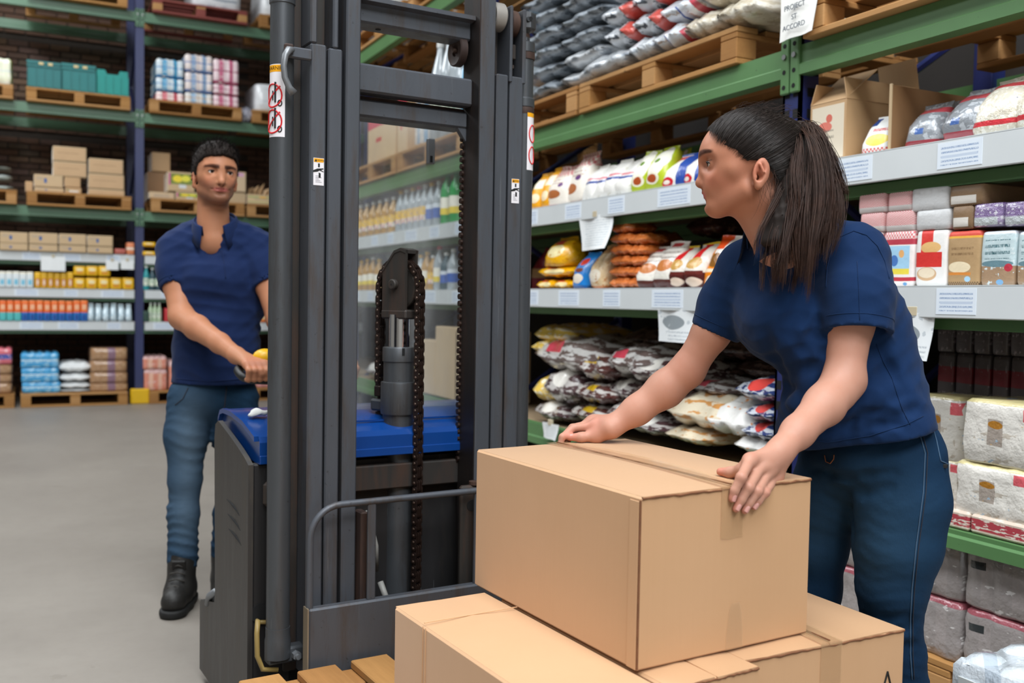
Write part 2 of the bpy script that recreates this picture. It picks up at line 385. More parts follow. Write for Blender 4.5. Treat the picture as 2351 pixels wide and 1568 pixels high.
def g_pillow(w, d, h, seed=0, nx=18, ny=12, seal=.05):
    """bag lying flat, sealed left and right ends"""
    r = random.Random(seed); ph = [r.uniform(0, 6.28) for _ in range(8)]; g = G(); vs = []; fs = []
    def pr(s, p): return max(0., 1-abs(s)**p)**.5
    for side in (1, -1):
        for i in range(nx+1):
            s = -1+2*i/nx
            for j in range(ny+1):
                t = -1+2*j/ny
                pf = pr(s, 3.2)*pr(t, 3.6); fold = .05*math.sin(t*7+ph[0]+s*2)*(1-pr(s, 5))
                sx = s*(1+.03*math.sin(t*5+ph[1])); ty = t*(1-.10*(abs(s)**5))*(1+.03*math.sin(s*6+ph[2]))
                z = side*h/2*pf*(1 if side > 0 else .85)+fold*h
                z += h*.05*pf*(math.sin(s*9+t*5+ph[3])+math.sin(t*11-s*6+ph[4])+.8*math.sin(s*17+ph[5])*math.sin(t*14+ph[6]))
                vs.append((sx*w/2, ty*d/2, z+h*.43))
    n1 = (nx+1)*(ny+1)
    for q in (0, 1):
        for i in range(nx):
            for j in range(ny):
                a = q*n1+i*(ny+1)+j; f = [a, a+ny+1, a+ny+2, a+1]
                fs.append(f if q == 0 else f[::-1])
    def bd(a, b): fs.append([a, b, n1+b, n1+a])
    for i in range(nx):
        a = i*(ny+1); bd(a+ny+1, a) if False else fs.append([a, n1+a, n1+a+ny+1, a+ny+1]); b = a+ny; fs.append([b+ny+1, n1+b+ny+1, n1+b, b])
    for j in range(ny):
        fs.append([j+1, n1+j+1, n1+j, j]); k = nx*(ny+1)+j; fs.append([k, n1+k, n1+k+1, k+1])
    return g.add(vs, fs)
def g_bale(w, d, h, nx, nd, seed=0, amp=.018, tops=True):
    """film-wrapped block of upright packs: lobed walls, lumpy top"""
    n = 8*(nx+nd); R = []; per = 2*(w+d)
    def ring(f, a):
        P = []
        for i in range(n):
            s = per*i/n
            if s < w: x, y, q, m, nn = -w/2+s, -d/2, s/w, (0, -1), nx
            elif s < w+d: x, y, q, m, nn = w/2, -d/2+s-w, (s-w)/d, (1, 0), nd
            elif s < 2*w+d: x, y, q, m, nn = w/2-(s-w-d), d/2, (s-w-d)/w, (0, 1), nx
            else: x, y, q, m, nn = -w/2, d/2-(s-2*w-d), (s-2*w-d)/d, (-1, 0), nd
            l = abs(math.sin(q*nn*math.pi))**.6*a
            P.append(((x+m[0]*(l-a))*f, (y+m[1]*(l-a))*f))
        return P
    for t, f, a in ((0, .97, amp*.6), (.04, 1, amp), (.3, 1.01, amp*.8), (.5, 1, amp), (.8, 1.01, amp), (.95, 1, amp*1.2), (1., .95, amp*1.4)): R.append((t*h, ring(f, a)))
    g = g_rings(R, .004, seed)
    if tops:
        for i in range(nx):
            for j in range(nd):
                cx, cy = -w/2+w*(i+.5)/nx, -d/2+d*(j+.5)/nd
                g.sphere((cx, cy, h-.004), (w/nx*.46, d/nd*.46, .018), 8, 4)
    return g
MESH = {}
def cached(key, fn):
    if key not in MESH: MESH[key] = fn()
    return MESH[key]
def q(x, s=.01): return round(x/s)*s
M_CARD = None
def cardboard(name, a, b):
    s = NT(name); f = s.noise(3, 4, .6); fl = s.noise(1, 2, .5, stretch=(160, 160, 2.))
    c = s.mix(f, lin(a), lin(b)); c = s.mix(s.math('MULTIPLY', fl, .12), c, tuple(x*.8 for x in lin(b)))
    s.bump(s.noise(240, 2), .05, .001); s.b.inputs['Sheen Weight'].default_value = .55; s.b.inputs['Sheen Roughness'].default_value = .32; return s.fin(c, .55, spec=.5)
M_CARDA = cardboard('carton_buff', 'c8a57c', 'bd976c'); M_CARDB = cardboard('carton_pale', 'c9b08c', 'baa07c'); M_CARDC = cardboard('carton_brown', '99744f', '8a6643')
M_TAPE = mat('packing_tape', 'a98a5f', .25, var=.06)
M_TAPEW = mat('clear_tape', 'c9bca0', .2, var=.05)
def carton(label, cat, loc, rz, w, d, h, m_, group=None, print_=None, flaps=False, lean=0):
    """carton: body with flap joint, tape; optional open flaps and a printed panel; front is -y"""
    t = thing('carton', label, cat, loc, rz, group)
    if not flaps:
        obj('body', cached(('cb', q(w), q(d), q(h), m_.name), lambda: G().box(-w/2, w/2, -d/2, d/2, 0, h, .006).mesh('body', m_)), t)
        obj('flap_joint', cached(('cj', q(w), q(h)), lambda: G().box(-w/2+.002, w/2-.002, -.0015, .0015, h, h+.0008).box(-w/2, -w/2+.004, -.0, .004, h-.02, h).mesh('flap_joint', M_CARDC)), t)
        obj('tape', cached(('ct', q(w), q(h)), lambda: G().box(-w/2-.001, w/2+.001, -.024, .024, h+.0008, h+.0014).box(-w/2-.0015, -w/2, -.024, .024, h-.06, h).box(w/2, w/2+.0015, -.024, .024, h-.06, h).mesh('tape', M_TAPE)), t)
    else:
        th = .006
        obj('body', G().box(-w/2, w/2, -d/2, -d/2+th, 0, h).box(-w/2, w/2, d/2-th, d/2, 0, h).box(-w/2, -w/2+th, -d/2+th, d/2-th, 0, h).box(w/2-th, w/2, -d/2+th, d/2-th, 0, h).box(-w/2, w/2, -d/2, d/2, 0, th).mesh('body', m_), t)
        for k, (x, y, a, b, rot) in enumerate(((0, -d/2, w, .5*d, (-2.2, 0, 0)), (0, d/2, w, .5*d, (.5, 0, 0)), (-w/2, 0, .45*w, d, (0, .35, 0)), (w/2, 0, .45*w, d, (0, -.2, 0)))):
            gm = G().box(-a/2, a/2, -.002, .002, 0, b) if k < 2 else G().box(-.002, .002, -b/2, b/2, 0, a)
            obj('flap', gm.mesh('flap', m_), t, (x, y, h), (rot[0]*.4 if k < 2 else 0, rot[1], 0))
    if print_ is not None:
        obj('printed_panel', cached(('cp', q(w), q(d), q(h), print_.name), lambda: G().box(-w/2+.01, w/2-.01, -d/2-.0012, -d/2, .012, h-.012).mesh('printed_panel', print_)), t)
    return t
# ------------------------------------------------------------------ wooden pallets
WOODS = []
def wood(name, a, b):
    s = NT(name); f = s.noise(3, 5, .65, stretch=(1, 1, 6)); g_ = s.noise(2.4, 6, .7, stretch=(28, 2.2, 28))
    c = s.mix(f, lin(a), lin(b)); c = s.mix(s.math('MULTIPLY', g_, .55), c, tuple(x*.45 for x in lin(b)))
    k = s.math('GREATER_THAN', s.noise(9, 2, .5), .74); c = s.mix(s.math('MULTIPLY', k, .6), c, lin('4a3018'))
    s.bump(g_, .25, .003); return s.fin(c, .78, spec=.25)
WOODS = [wood('pallet_wood_a', 'c1925a', 'a97843'), wood('pallet_wood_b', 'b98750', '96683a'), wood('pallet_wood_c', 'cda06b', 'b3824f')]
M_REDWOOD = wood('red_pallet_wood', 'a35a52', '8a4a44')
def pallet(label, loc, rz, L=1.2, W=1.0, nb=7, mats_=None, z=None, cat='pallet', group=None):
    """block pallet, length L along local y (top boards run along y), width W along x; base at z=0, .144 high"""
    mats_ = mats_ or WOODS; t = thing('wooden_pallet', label, cat, (loc[0], loc[1], loc[2]+.0015), rz, group); r = random.Random(hash(label) % 9999)
    pick = lambda: r.choice(mats_)
    bw = W/(nb+ (nb-1)*.42)
    for i in range(nb):
        x = -W/2+bw/2+i*(W-bw)/(nb-1); m_ = pick()
        obj('top_board', cached(('ptb', q(bw), L, m_.name), lambda: G().box(-bw/2, bw/2, -L/2, L/2, .122, .144, .003).mesh('top_board', m_)), t, (x, r.uniform(-.006, .006), r.uniform(0, .003)))
    for j in (-1, 0, 1):
        m_ = pick(); obj('cross_board', cached(('pcb', W, m_.name), lambda: G().box(-W/2, W/2, -.05, .05, .1, .122, .003).mesh('cross_board', m_)), t, (0, j*(L/2-.05), 0))
        for i in (-1, 0, 1):
            m_ = pick(); obj('block', cached(('pbk', m_.name), lambda: G().box(-.05, .05, -.05, .05, .022, .1, .004).mesh('block', m_)), t, (i*(W/2-.05), j*(L/2-.05), 0))
    for i in (-1, 0, 1):
        m_ = pick(); obj('bottom_board', cached(('pbb', L, m_.name), lambda: G().box(-.05, .05, -L/2, L/2, 0, .022, .003).mesh('bottom_board', m_)), t, (i*(W/2-.05), 0, 0))
    return t
# ------------------------------------------------------------------ placing from the frame onto real shelf planes
RZR, RZB = -math.pi/2, 0.     # fronts face -x on the right rack, -y on the back rack
def rrect(u0, u1, vt, x, zb):
    ya, yb = onX(u0, 600, x).y, onX(u1, 600, x).y
    vm = vt
    # horizontal position read at the height of the item itself
    zt = onX((u0+u1)/2, vt, x).z
    def yat(u):
        lo = onX(u, vt, x); return lo.y
    zmid_v = CY+ (vt-CY)
    y0, y1 = yat(u0), yat(u1)
    return (y0+y1)/2, abs(y0-y1), zt-zb
def brect(u0, u1, vt, y, zb):
    a, b = onY(u0, vt, y), onY(u1, vt, y)
    return (a.x+b.x)/2, abs(b.x-a.x), (a.z+b.z)/2-zb
SEED = [0]
def place(shape, name, cat, label, where, u0, u1, vt, zb, front, depth, m_, group=None, h=None, extra=None, ang=0., **k):
    """one packed item: pixel span u0..u1 and top vt give its width and height on the shelf's own plane"""
    SEED[0] += 1; sd = SEED[0]
    if where == 'R': c, w, hh = rrect(u0, u1, vt, front, zb); loc = (front+depth/2, c, zb); rz = RZR
    else: c, w, hh = brect(u0, u1, vt, front, zb); loc = (c, front+depth/2, zb); rz = RZB
    hh = h or hh; w = max(w, .02); hh = max(hh, .02)
    w *= {'pouch': .93, 'pillow': .96, 'bale': .985}.get(shape, 1.)
    key = (shape, q(w), q(depth), q(hh), m_.name, sd % 3, tuple(sorted(k.items())))
    fn = {'pouch': lambda: g_pouch(w, depth, hh, sd).mesh(name, m_, 60), 'pillow': lambda: g_pillow(w, depth, hh*1.02, sd).mesh(name, m_, True),
          'sbox': lambda: g_sbox(w*.97, depth, hh, 9, sd).mesh(name, m_, 50), 'bale': lambda: g_bale(w, depth, hh, k.get('nx', 4), k.get('nd', 3), sd).mesh(name, m_, 60)}
    if shape == 'pouch': ang += random.uniform(-.13, .13); hh *= random.uniform(.97, 1.04)
    if shape == 'carton': return carton(label, cat, loc, rz+ang, w, depth, hh, m_, group, k.get('pr'), k.get('flaps', False))
    return thing(name, label, cat, loc, rz+ang, group, cached(key, fn[shape]))
def film(base, blot, thr=.5, els=()):
    return pack('film_%s_%s' % (base, blot), base, [('n', 5, thr, blot)]+list(els), .18, .5, 18, coat=.6)
# ================================================================== right rack: printed bags
P_GING = [('k', 9, .72, 1.01, 'cf4a55')]
M_YEL = pack('yellow_sack', 'f0a818', [('r', .2, .8, .55, .8, 'fff2d8'), ('e', .5, .3, .3, .12, 'fbe7c0'), ('b', 0, .05, 'c9751c')], .35, .35)
M_GNG = pack('gingham_top_sack', 'f4ece0', P_GING+[('e', .35, .3, .28, .1, 'b3693a'), ('e', .6, .5, .12, .05, '6b3f7c'), ('b', .0, .07, 'd8838a'), ('t', .2, .8, .5, .7, 14, 'b08f80')], .3, .35)
M_WBB = pack('white_sack_blue_band', 'f3f1ec', [('b', .46, .53, '27418c'), ('b', .56, .62, 'd9808a'), ('b', 0, .07, 'a03540'), ('n', 4, .66, 'dcd8cc')], .25, .5)
M_GRN = pack('green_white_sack', 'b4c42c', [('e', .5, .62, .38, .36, 'f6f3e6'), ('e', .5, .28, .3, .13, 'f3eed8'), ('e', .5, .28, .2, .09, 'b5532a'), ('e', .5, .66, .12, .05, '6d8f3a')], .25, .4)
M_BWR = pack('blue_white_red_sack', 'f2efe8', [('r', .62, 1, 0, 1, '2a4a9c'), ('r', 0, .6, .78, .92, 'd6404c'), ('e', .3, .18, .24, .14, 'd32634'), ('e', .3, .18, .12, .06, 'f7ece0'), ('b', .94, 1, '2a4a9c'), ('b', 0, .05, '8c2a3a')], .25, .4)
FX = 2.5
def rr(shape, name, cat, label, u0, u1, vt, zb, depth, m_, dx=.0, **k): return place(shape, name, cat, label, 'R', u0, u1, vt, zb, FX+.01+dx, depth, m_, **k)
A, B_, FL, P_ = LV_A+.004, LV_B+.004, LV_FL, LV_P
rr('pouch', 'food_sack', 'bag', 'yellow printed bag nearest the mast on the upper shelf', 1215, 1241, 396, A, .13, M_YEL)
rr('pouch', 'food_sack', 'bag', 'yellow printed bag beside the gingham topped bags, upper shelf', 1239, 1266, 383, A, .14, M_YEL)
rr('pouch', 'food_sack', 'bag', 'cream bag with red gingham top next to the yellow bags', 1252, 1306, 375, A, .15, M_GNG)
rr('pouch', 'food_sack', 'bag', 'tall white bag with red gingham top leaning beside white bags', 1294, 1350, 352, A, .15, M_GNG, dx=.02)
for i, (a, b, t) in enumerate(((1333, 1370, 375), (1357, 1396, 373), (1382, 1421, 366), (1407, 1456, 362))):
    rr('pouch', 'food_sack', 'bag', '%s white bag with blue band counted from the gingham bags' % ORD[i], a, b, t, A, .15, M_WBB, group='white bags with a blue band')
rr('pouch', 'food_sack', 'bag', 'green and white bag with bowl picture beside the white bags', 1444, 1487, 341, A, .14, M_GRN)
rr('pouch', 'food_sack', 'bag', 'largest green and white bag with round bowl picture', 1476, 1526, 333, A, .16, M_GRN)
rr('pouch', 'food_sack', 'bag', 'lime green bag standing behind the blue and red bags', 1524, 1560, 340, A, .13, M_GRN, dx=.18)
rr('pouch', 'food_sack', 'bag', 'blue white and red bag beside the green bags', 1516, 1574, 346, A, .16, M_BWR)
rr('pouch', 'food_sack', 'bag', 'blue white and red bag just left of the woman\'s face', 1563, 1624, 341, A, .16, M_BWR)
rr('pouch', 'food_sack', 'bag', 'blue white and red bag behind the woman\'s forehead', 1622, 1690, 336, A, .16, M_BWR)
# second shelf, left bay
M_Y2 = pack('glossy_yellow_bag', 'f2b20c', [('e', .55, .5, .3, .2, 'f9e9b0'), ('n', 5, .63, 'd98b08'), ('r', .3, .6, .72, .86, 'c8372c')], .2, .7, 22, .5)
M_BLU = pack('bright_blue_bag', '1c7fd0', [('e', .5, .72, .22, .1, 'd8382e'), ('e', .5, .5, .22, .06, '7a3a22'), ('e', .5, .28, .28, .13, 'f2e6d4'), ('b', .02, .1, '115ba2')], .25, .5)
M_BEI = pack('beige_window_bag', 'e3c79c', [('b', .8, 1, 'c79a68'), ('e', .5, .3, .35, .14, 'f3e9d6'), ('n', 7, .62, 'c98a52'), ('b', 0, .08, 'd98a52')], .25, .5)
M_ORA = pack('orange_lentil_bag', 'c6672a', [('n', 7, .58, 'e0905a'), ('b', .45, .62, 'd57a3e')], .2, .8, 24, .5)
M_BRW = pack('white_bag_brown_foot', 'e9e3da', [('b', 0, .2, '5a2a24'), ('e', .5, .48, .34, .12, 'c77a3e'), ('b', .22, .3, 'f3efe4'), ('t', .15, .85, .62, .86, 9, '8a7c74'), ('r', .3, .7, .87, .95, 'c84a4a')], .25, .5)
M_MAR = pack('maroon_foot_red_stripe_bag', 'e6dfd4', [('b', 0, .34, '55221e'), ('r', .3, .62, .62, .97, 'd8282a'), ('e', .5, .54, .3, .12, 'c89b4e'), ('e', .6, .15, .3, .1, 'f0d9c4'), ('r', .1, .9, .3, .38, '6a2a24'), ('b', .95, 1, 'e8c21c')], .22, .6)
M_OR2 = pack('orange_white_bag', 'f08a1c', [('r', .3, 1, .55, 1, 'f3ece2'), ('r', .1, .6, .72, 1, 'e8511c'), ('e', .45, .52, .3, .13, '8a5a20'), ('b', .3, .36, 'f6e6c8'), ('e', .5, .15, .26, .1, 'f3e6cf')], .22, .6)
rr('pillow', 'food_sack', 'bag', 'slumped glossy yellow bag at the base of the yellow pile', 1226, 1270, 641, B_, .2, M_Y2)
rr('pillow', 'food_sack', 'bag', 'flat glossy yellow bag beside the blue bag', 1262, 1308, 641, B_, .2, M_Y2)
rr('pillow', 'food_sack', 'bag', 'flat yellow bag in the second layer of the yellow pile', 1230, 1306, 620, B_+.065, .2, M_Y2, h=.06)
rr('pouch', 'food_sack', 'bag', 'upright yellow bag topping the yellow pile near the mast', 1240, 1300, 543, B_+.12, .16, M_Y2)
rr('pouch', 'food_sack', 'bag', 'smaller upright yellow bag behind the blue bag', 1282, 1322, 560, B_+.1, .14, M_Y2, dx=.1)
rr('pouch', 'food_sack', 'bag', 'dark red bag in shadow beside the mast', 1216, 1250, 570, B_, .16, pack('dark_red_bag', '8c2230', [('b', .3, .5, 'c9a070')], .4), dx=.35)
rr('pouch', 'food_sack', 'bag', 'bright blue bag with red emblem on the middle shelf', 1309, 1350, 577, B_, .15, M_BLU)
rr('pouch', 'food_sack', 'bag', 'beige see-through bag beside the bright blue bag', 1347, 1392, 560, B_, .15, M_BEI)
for j in range(6):
    rr('pillow', 'food_sack', 'bag', 'orange lentil bag, %s layer up in the taller pile' % ORD[j], 1393, 1445, 650, B_+.052*j, .17, M_ORA, h=.058, group='orange lentil bags')
for j in range(5):
    rr('pillow', 'food_sack', 'bag', 'orange lentil bag, %s layer up in the pile beside the white bags' % ORD[j], 1434, 1476, 650, B_+.05*j, .16, M_ORA, h=.056, group='orange lentil bags')
rr('pillow', 'food_sack', 'bag', 'tilted orange bag on top behind the lentil piles', 1452, 1500, 560, B_+.2, .2, M_ORA, dx=.2, h=.09)
rr('pillow', 'food_sack', 'bag', 'brown bag lying on top of the taller lentil pile', 1396, 1446, 560, B_+.316, .2, M_ORA, dx=.1, h=.07)
rr('pouch', 'food_sack', 'bag', 'white bag with brown foot beside the lentil piles', 1458, 1506, 562, B_, .15, M_BRW)
rr('pouch', 'food_sack', 'bag', 'taller white bag with brown foot next to the red striped bags', 1493, 1552, 550, B_, .15, M_BRW)
rr('pouch', 'food_sack', 'bag', 'red striped maroon footed bag beside the tall white bag', 1526, 1570, 561, B_, .15, M_MAR)
rr('pouch', 'food_sack', 'bag', 'red striped maroon footed bag with yellow top edge', 1563, 1618, 554, B_, .16, M_MAR)
rr('pouch', 'food_sack', 'bag', 'orange and white bag beside the woman\'s raised sleeve', 1612, 1666, 535, B_, .16, M_OR2)
rr('pouch', 'food_sack', 'bag', 'orange and white bag half hidden behind the woman\'s shoulder', 1664, 1722, 532, B_, .16, M_OR2)
rr('pillow', 'food_sack', 'bag', 'dark brown bag lying behind the red striped bags', 1570, 1650, 540, B_+.24, .22, pack('brown_rice_bag', '4a2a24', [('n', 6, .6, '8a6a58')], .3, .5), dx=.22, h=.1)
# second shelf, right bay: flour and grain packs
M_FG = pack('gingham_flour_pack', 'ece4e0', [('k', 12, .0, 1.01, 'd8505a'), ('b', .0, .3, 'dad4d2')], .5, .3)
M_FS = pack('silver_white_pack', 'd9dadb', [('n', 5, .66, 'c2c4c8')], .3, .4)
M_FB = pack('brown_check_pack', 'a98a68', [('k', 16, .0, 1.01, '5f4630'), ('r', .1, .8, .12, .5, 'e9e4dc')], .45, .3)
M_FP = pack('purple_foil_pack', 'a79ab8', [('k', 14, .45, 1.01, '6a3f8c'), ('n', 7, .58, 'e8e6ee'), ('r', .05, .85, .08, .4, 'd6dde0')], .18, .9, 26, .8)
M_F1 = pack('flour_pack_blue_picture', 'f0e9e6', [('k', 12, .84, 1.01, 'd8505a'), ('b', .74, .84, 'b8384a'), ('r', .06, .86, .3, .72, 'a6d2ee'), ('e', .4, .46, .12, .1, '4a7ac0'), ('r', .06, .86, .22, .32, 'f0dc50'), ('b', .1, .17, 'c23a48'), ('e', .62, .58, .08, .07, 'e8b070'), ('e', .75, .05, .06, .03, '6fa6d8')], .45, .25)
M_F2 = pack('flour_pack_red_ribbon', 'efedea', [('r', .2, .56, .6, 1.01, 'dc3a32'), ('e', .5, .68, .3, .1, 'e5b878'), ('r', .02, .84, .34, .6, 'd8342e'), ('e', .4, .22, .3, .12, 'd9b48c'), ('e', .4, .24, .25, .09, 'f3e3c8'), ('t', .2, .8, .02, .08, 6, '6a6a6a')], .45, .25)
M_F3 = pack('brown_oat_pack', 'b3936a', [('b', .9, 1.01, 'd85040'), ('b', .86, .9, 'e8b040'), ('k', 16, 0, .08, '5f4630'), ('e', .4, .34, .33, .1, 'eddcba'), ('r', .04, .74, .2, .25, 'd98a3c'), ('t', .15, .8, .55, .7, 10, '8a6c4a'), ('e', .65, .13, .09, .05, 'a8cfe8')], .5, .25)
M_F4 = pack('grey_blue_grain_pack', 'c3d6da', [('b', .0, .36, 'a98c70'), ('n', 6, .62, 'd9e4e6'), ('e', .5, .4, .44, .06, '6c8c96'), ('t', .15, .85, .48, .84, 8, '4a7078'), ('e', .82, .33, .11, .07, 'c23a4a'), ('e', .6, .07, .1, .05, '7fb2dc'), ('b', .93, 1.01, 'cfd4da')], .3, .4, 16, .4)
for (u0, u1, vt, m_, lb) in ((1950, 2024, 532, M_F1, 'gingham flour pack with blue picture half behind the woman\'s shoulder'), (2026, 2101, 530, M_F1, 'flour pack with blue sky picture and gingham top'),
        (2101, 2178, 528, M_F2, 'white flour pack with red ribbon and pastry picture'), (2174, 2254, 530, M_F3, 'brown oat pack with check foot'), (2251, 2334, 530, M_F4, 'pale blue grain pack with berry bowl picture'), (2334, 2420, 530, M_F4, 'pale blue grain pack cut by the picture edge')):
    rr('sbox', 'flour_pack', 'pack', lb, u0, u1, vt, B_, .13, m_)
for (u0, u1, v0, v1, m_, lb) in ((1972, 2030, 489, 533, M_FG, 'gingham pack lying flat next to the woman\'s shoulder, lower layer'), (2030, 2100, 484, 531, M_FG, 'gingham pack lying flat on the blue picture pack'),
        (2099, 2183, 481, 527, M_FS, 'plain white pack lying on the red ribbon pack'), (2184, 2236, 472, 526, M_FB, 'brown check pack lying on the oat pack'), (2232, 2304, 466, 520, M_FP, 'shiny purple foil pack on the pale blue packs'), (2303, 2375, 462, 518, M_FP, 'shiny purple foil pack at the picture edge'),
        (1968, 2035, 445, 489, M_FG, 'gingham pack at the top of the stack, nearest the woman'), (2036, 2094, 440, 484, M_FG, 'gingham pack at the top beside the plain white pack'), (2088, 2180, 430, 483, M_FS, 'plain white pack at the top of the stack'), (2176, 2262, 424, 472, M_FB, 'brown check pack at the top with white label')):
    zb = onX((u0+u1)/2, v1, FX+.01).z; rr('sbox', 'flour_pack', 'pack', lb, u0, u1, v0, zb, .2, m_)
# top shelf, right bay: open cartons and bags
M_CPR = pack('pale_box_red_print', 'ded2bd', [('e', .55, .76, .1, .08, 'd06a5a'), ('e', .42, .6, .22, .1, 'd87868'), ('t', .3, .7, .38, .54, 7, '7c7468'), ('t', .3, .7, .2, .3, 8, 'a09684')], .7)
rr('carton', 'carton', 'box', 'open carton with red printed figure beside the navy post', 1862, 1944, 235, A, .36, M_CARDA, dx=.01, pr=M_CPR, flaps=True)
def display_tray():
    y1 = onX(2040, 200, 2.52).y; t = thing('carton', 'cut-open cardboard carton holding grey seed bags', 'box', (2.53, y1, A), 0)
    h = onX(2040, 195, 2.52).z-A; th = .007
    obj('side_wall', G().box(0, .45, -th, 0, 0, h).mesh('side_wall', M_CARDC), t)
    obj('side_wall', G().box(0, .45, -.62, -.62+th, 0, h*.5).mesh('side_wall', M_CARDC), t)
    obj('back_wall', G().box(.45-th, .45, -.61, -th, 0, h).mesh('back_wall', M_CARDC), t); obj('base', G().box(0, .44, -.61, -th, 0, th).mesh('base', M_CARDC), t)
    obj('cut_edge', G().box(-.004, .0, -th-.002, .001, 0, h+.004).mesh('cut_edge', M_CARDB), t)
display_tray()
M_LEM = pack('lemon_snack_bag', 'eef0ee', [('e', .6, .38, .34, .14, 'f2dc6a'), ('r', .05, .4, .75, .95, '2a4a8c'), ('k', 9, 0, .2, 'd85048'), ('t', .4, .95, .55, .7, 6, 'd04a4a')], .3, .4)
rr('pouch', 'food_sack', 'bag', 'white snack bag with lemon picture between two cartons', 1972, 2037, 262, A, .12, M_LEM, dx=.02)
M_GRY = film('8d9298', 'b9bec4', .55, [('b', .08, .18, 'a8404c'), ('b', .74, .86, 'b84a54'), ('r', .4, .6, .3, .42, '4a6aa8')])
M_BEAN = pack('white_bean_bag', 'ddd6c4', [('n', 14, .56, 'f2efe4'), ('n', 16, .66, 'a89f88'), ('b', .17, .25, 'd84048'), ('b', .78, .86, 'cc4a52'), ('n', 8, .7, '3a58a0')], .2, .8, 26, .6)
M_PEA = pack('chickpea_bag', 'b39a78', [('n', 18, .56, 'cbb694'), ('r', .1, .9, .5, .7, '3e4a70')], .22, .8, 30, .5)
rr('pouch', 'food_sack', 'bag', 'grey seed bag beside the carton wall', 2068, 2150, 226, A, .16, M_GRY, dx=.03)
rr('pouch', 'food_sack', 'bag', 'grey seed bag behind the first grey seed bag', 2100, 2190, 232, A, .14, M_GRY, dx=.17)
rr('pouch', 'food_sack', 'bag', 'taller grey seed bag next to the white bean bags', 2154, 2262, 190, A, .17, M_GRY)
rr('pouch', 'food_sack', 'bag', 'white bean bag with red lettering band, left one', 2222, 2345, 165, A, .18, M_BEAN)
rr('pouch', 'food_sack', 'bag', 'white bean bag cut by the right picture edge', 2318, 2450, 150, A, .18, M_BEAN)
rr('pillow', 'food_sack', 'bag', 'flat chickpea bag lying on top of the bean bags', 2275, 2420, 140, A+.36, .24, M_PEA, h=.07, dx=.02)
# top level pallets and sacks
def ypal(u): return onX(u, 150, 2.475).y
y1 = ypal(1690)
pallet('pallet of plastic sacks on the top beam beside the navy post', (2.475+.5, y1+.6, P_), 0, 1.2, 1.0)
pallet('pallet of grey shrink-wrapped sacks on the top beam behind the mast', (2.475+.5, y1+1.2+.03+.6, P_), 0, 1.2, 1.0)
pallet('pallet on the top beam nearest the camera with an overhanging block', (2.45+.5, 2.64-.6, P_), 0, 1.2, 1.0)
PT = P_+.152
M_SKG = film('9aa2aa', '5c646c', .56); M_SKW = film('d4d8dc', 'a8b0ba', .58); M_SKR = film('cfd3d8', '4a5058', .55, [('r', .72, 1, 0, 1, 'd05a50')]); M_SKC = film('cfc4ae', 'e6dfd0', .5); M_SKB = film('dfe4ea', 'b8a698', .6, [('r', .45, .5, 0, 1, '3a55a0'), ('r', .82, .92, 0, 1, 'c04a58')])
yb = y1+1.24
for j in range(7):
    place('pillow', 'plastic_sack', 'sack', 'grey shrink-wrapped sack, %s layer of the stack behind the mast' % ORD[j], 'R', 1180, 1280, 200, PT+.098*j, 2.46, .8, M_SKG, h=.105, group='grey wrapped sacks on the top pallet')
    _o = bpy.data.objects[-1] if False else None
    place('pillow', 'plastic_sack', 'sack', 'dark grey sack with vertical folds, %s layer beside the red marked sacks' % ORD[j], 'R', 1272, 1372-10*(j > 3), 200, PT+.098*j, 2.47, .8, M_SKG if j > 1 else M_SKW, h=.105, group='dark grey sacks on the top pallet')
def sack(label, y, w, zl, m_, x=2.44, h=.11, d=.6, group=None, rz=0):
    SEED[0] += 1; sd = SEED[0]
    thing('plastic_sack', label, 'sack', (x+d/2, y, zl), RZR+rz, group, g_pillow(w, d, h*1.03, sd).mesh('plastic_sack', m_, True))
yy = lambda u, v: onX(u, v, 2.46).y
def sackpx(label, u0, u1, v0, v1, m_, **k):
    a, b = onX(u0, v1, 2.46), onX(u1, v0, 2.46); zc = onX((u0+u1)/2, v1, 2.46).z
    sack(label, (a.y+b.y)/2, abs(a.y-b.y), zc, m_, h=max(.07, onX((u0+u1)/2, v0, 2.46).z-zc), **k)
for (lb, u0, u1, z, m_) in (('long pale sack slumping over the pallet edge', 1330, 1440, 0, M_SKW), ('white sack above the middle pallet block', 1436, 1496, 0, M_SKW), ('blue striped white sack at the pallet edge', 1496, 1572, 0, M_SKB), ('cream sack beside the blue striped sack', 1570, 1640, 0, M_SKC),
        ('cream sack at the end of the pallet', 1640, 1730, 0, M_SKC), ('red marked sack, lowest of its column', 1386, 1450, 1, M_SKR), ('red marked sack with black print, second column', 1450, 1516, 1, M_SKR), ('white sack with blue cord, second layer', 1512, 1600, 1, M_SKB), ('beige sack, second layer near the pallet end', 1600, 1700, 1, M_SKC),
        ('red marked sack in the third layer, nearer the mast', 1376, 1448, 2, M_SKR), ('red marked sack in the third layer, beside a white one', 1446, 1516, 2, M_SKR), ('white blue-corded sack in the third layer', 1514, 1604, 2, M_SKB), ('beige red-printed sack in the third layer near the post', 1602, 1710, 2, M_SKC),
        ('red marked sack at the very top of its column', 1384, 1460, 3, M_SKR), ('grey white sack in the fourth layer', 1460, 1560, 3, M_SKW), ('beige sack in the fourth layer near the post', 1562, 1700, 3, M_SKC), ('grey sack in the top layer seen', 1400, 1520, 4, M_SKG)):
    ya, yb2 = yy(u0, 150), yy(u1, 60); zl = PT+.105*z
    ya = onX(u0, 690-(zl-1.23)*430, 2.46).y; yb2 = onX(u1, 690-(zl-1.23)*430, 2.46).y
    sack(lb, (ya+yb2)/2, abs(ya-yb2), zl, m_, h=.115)
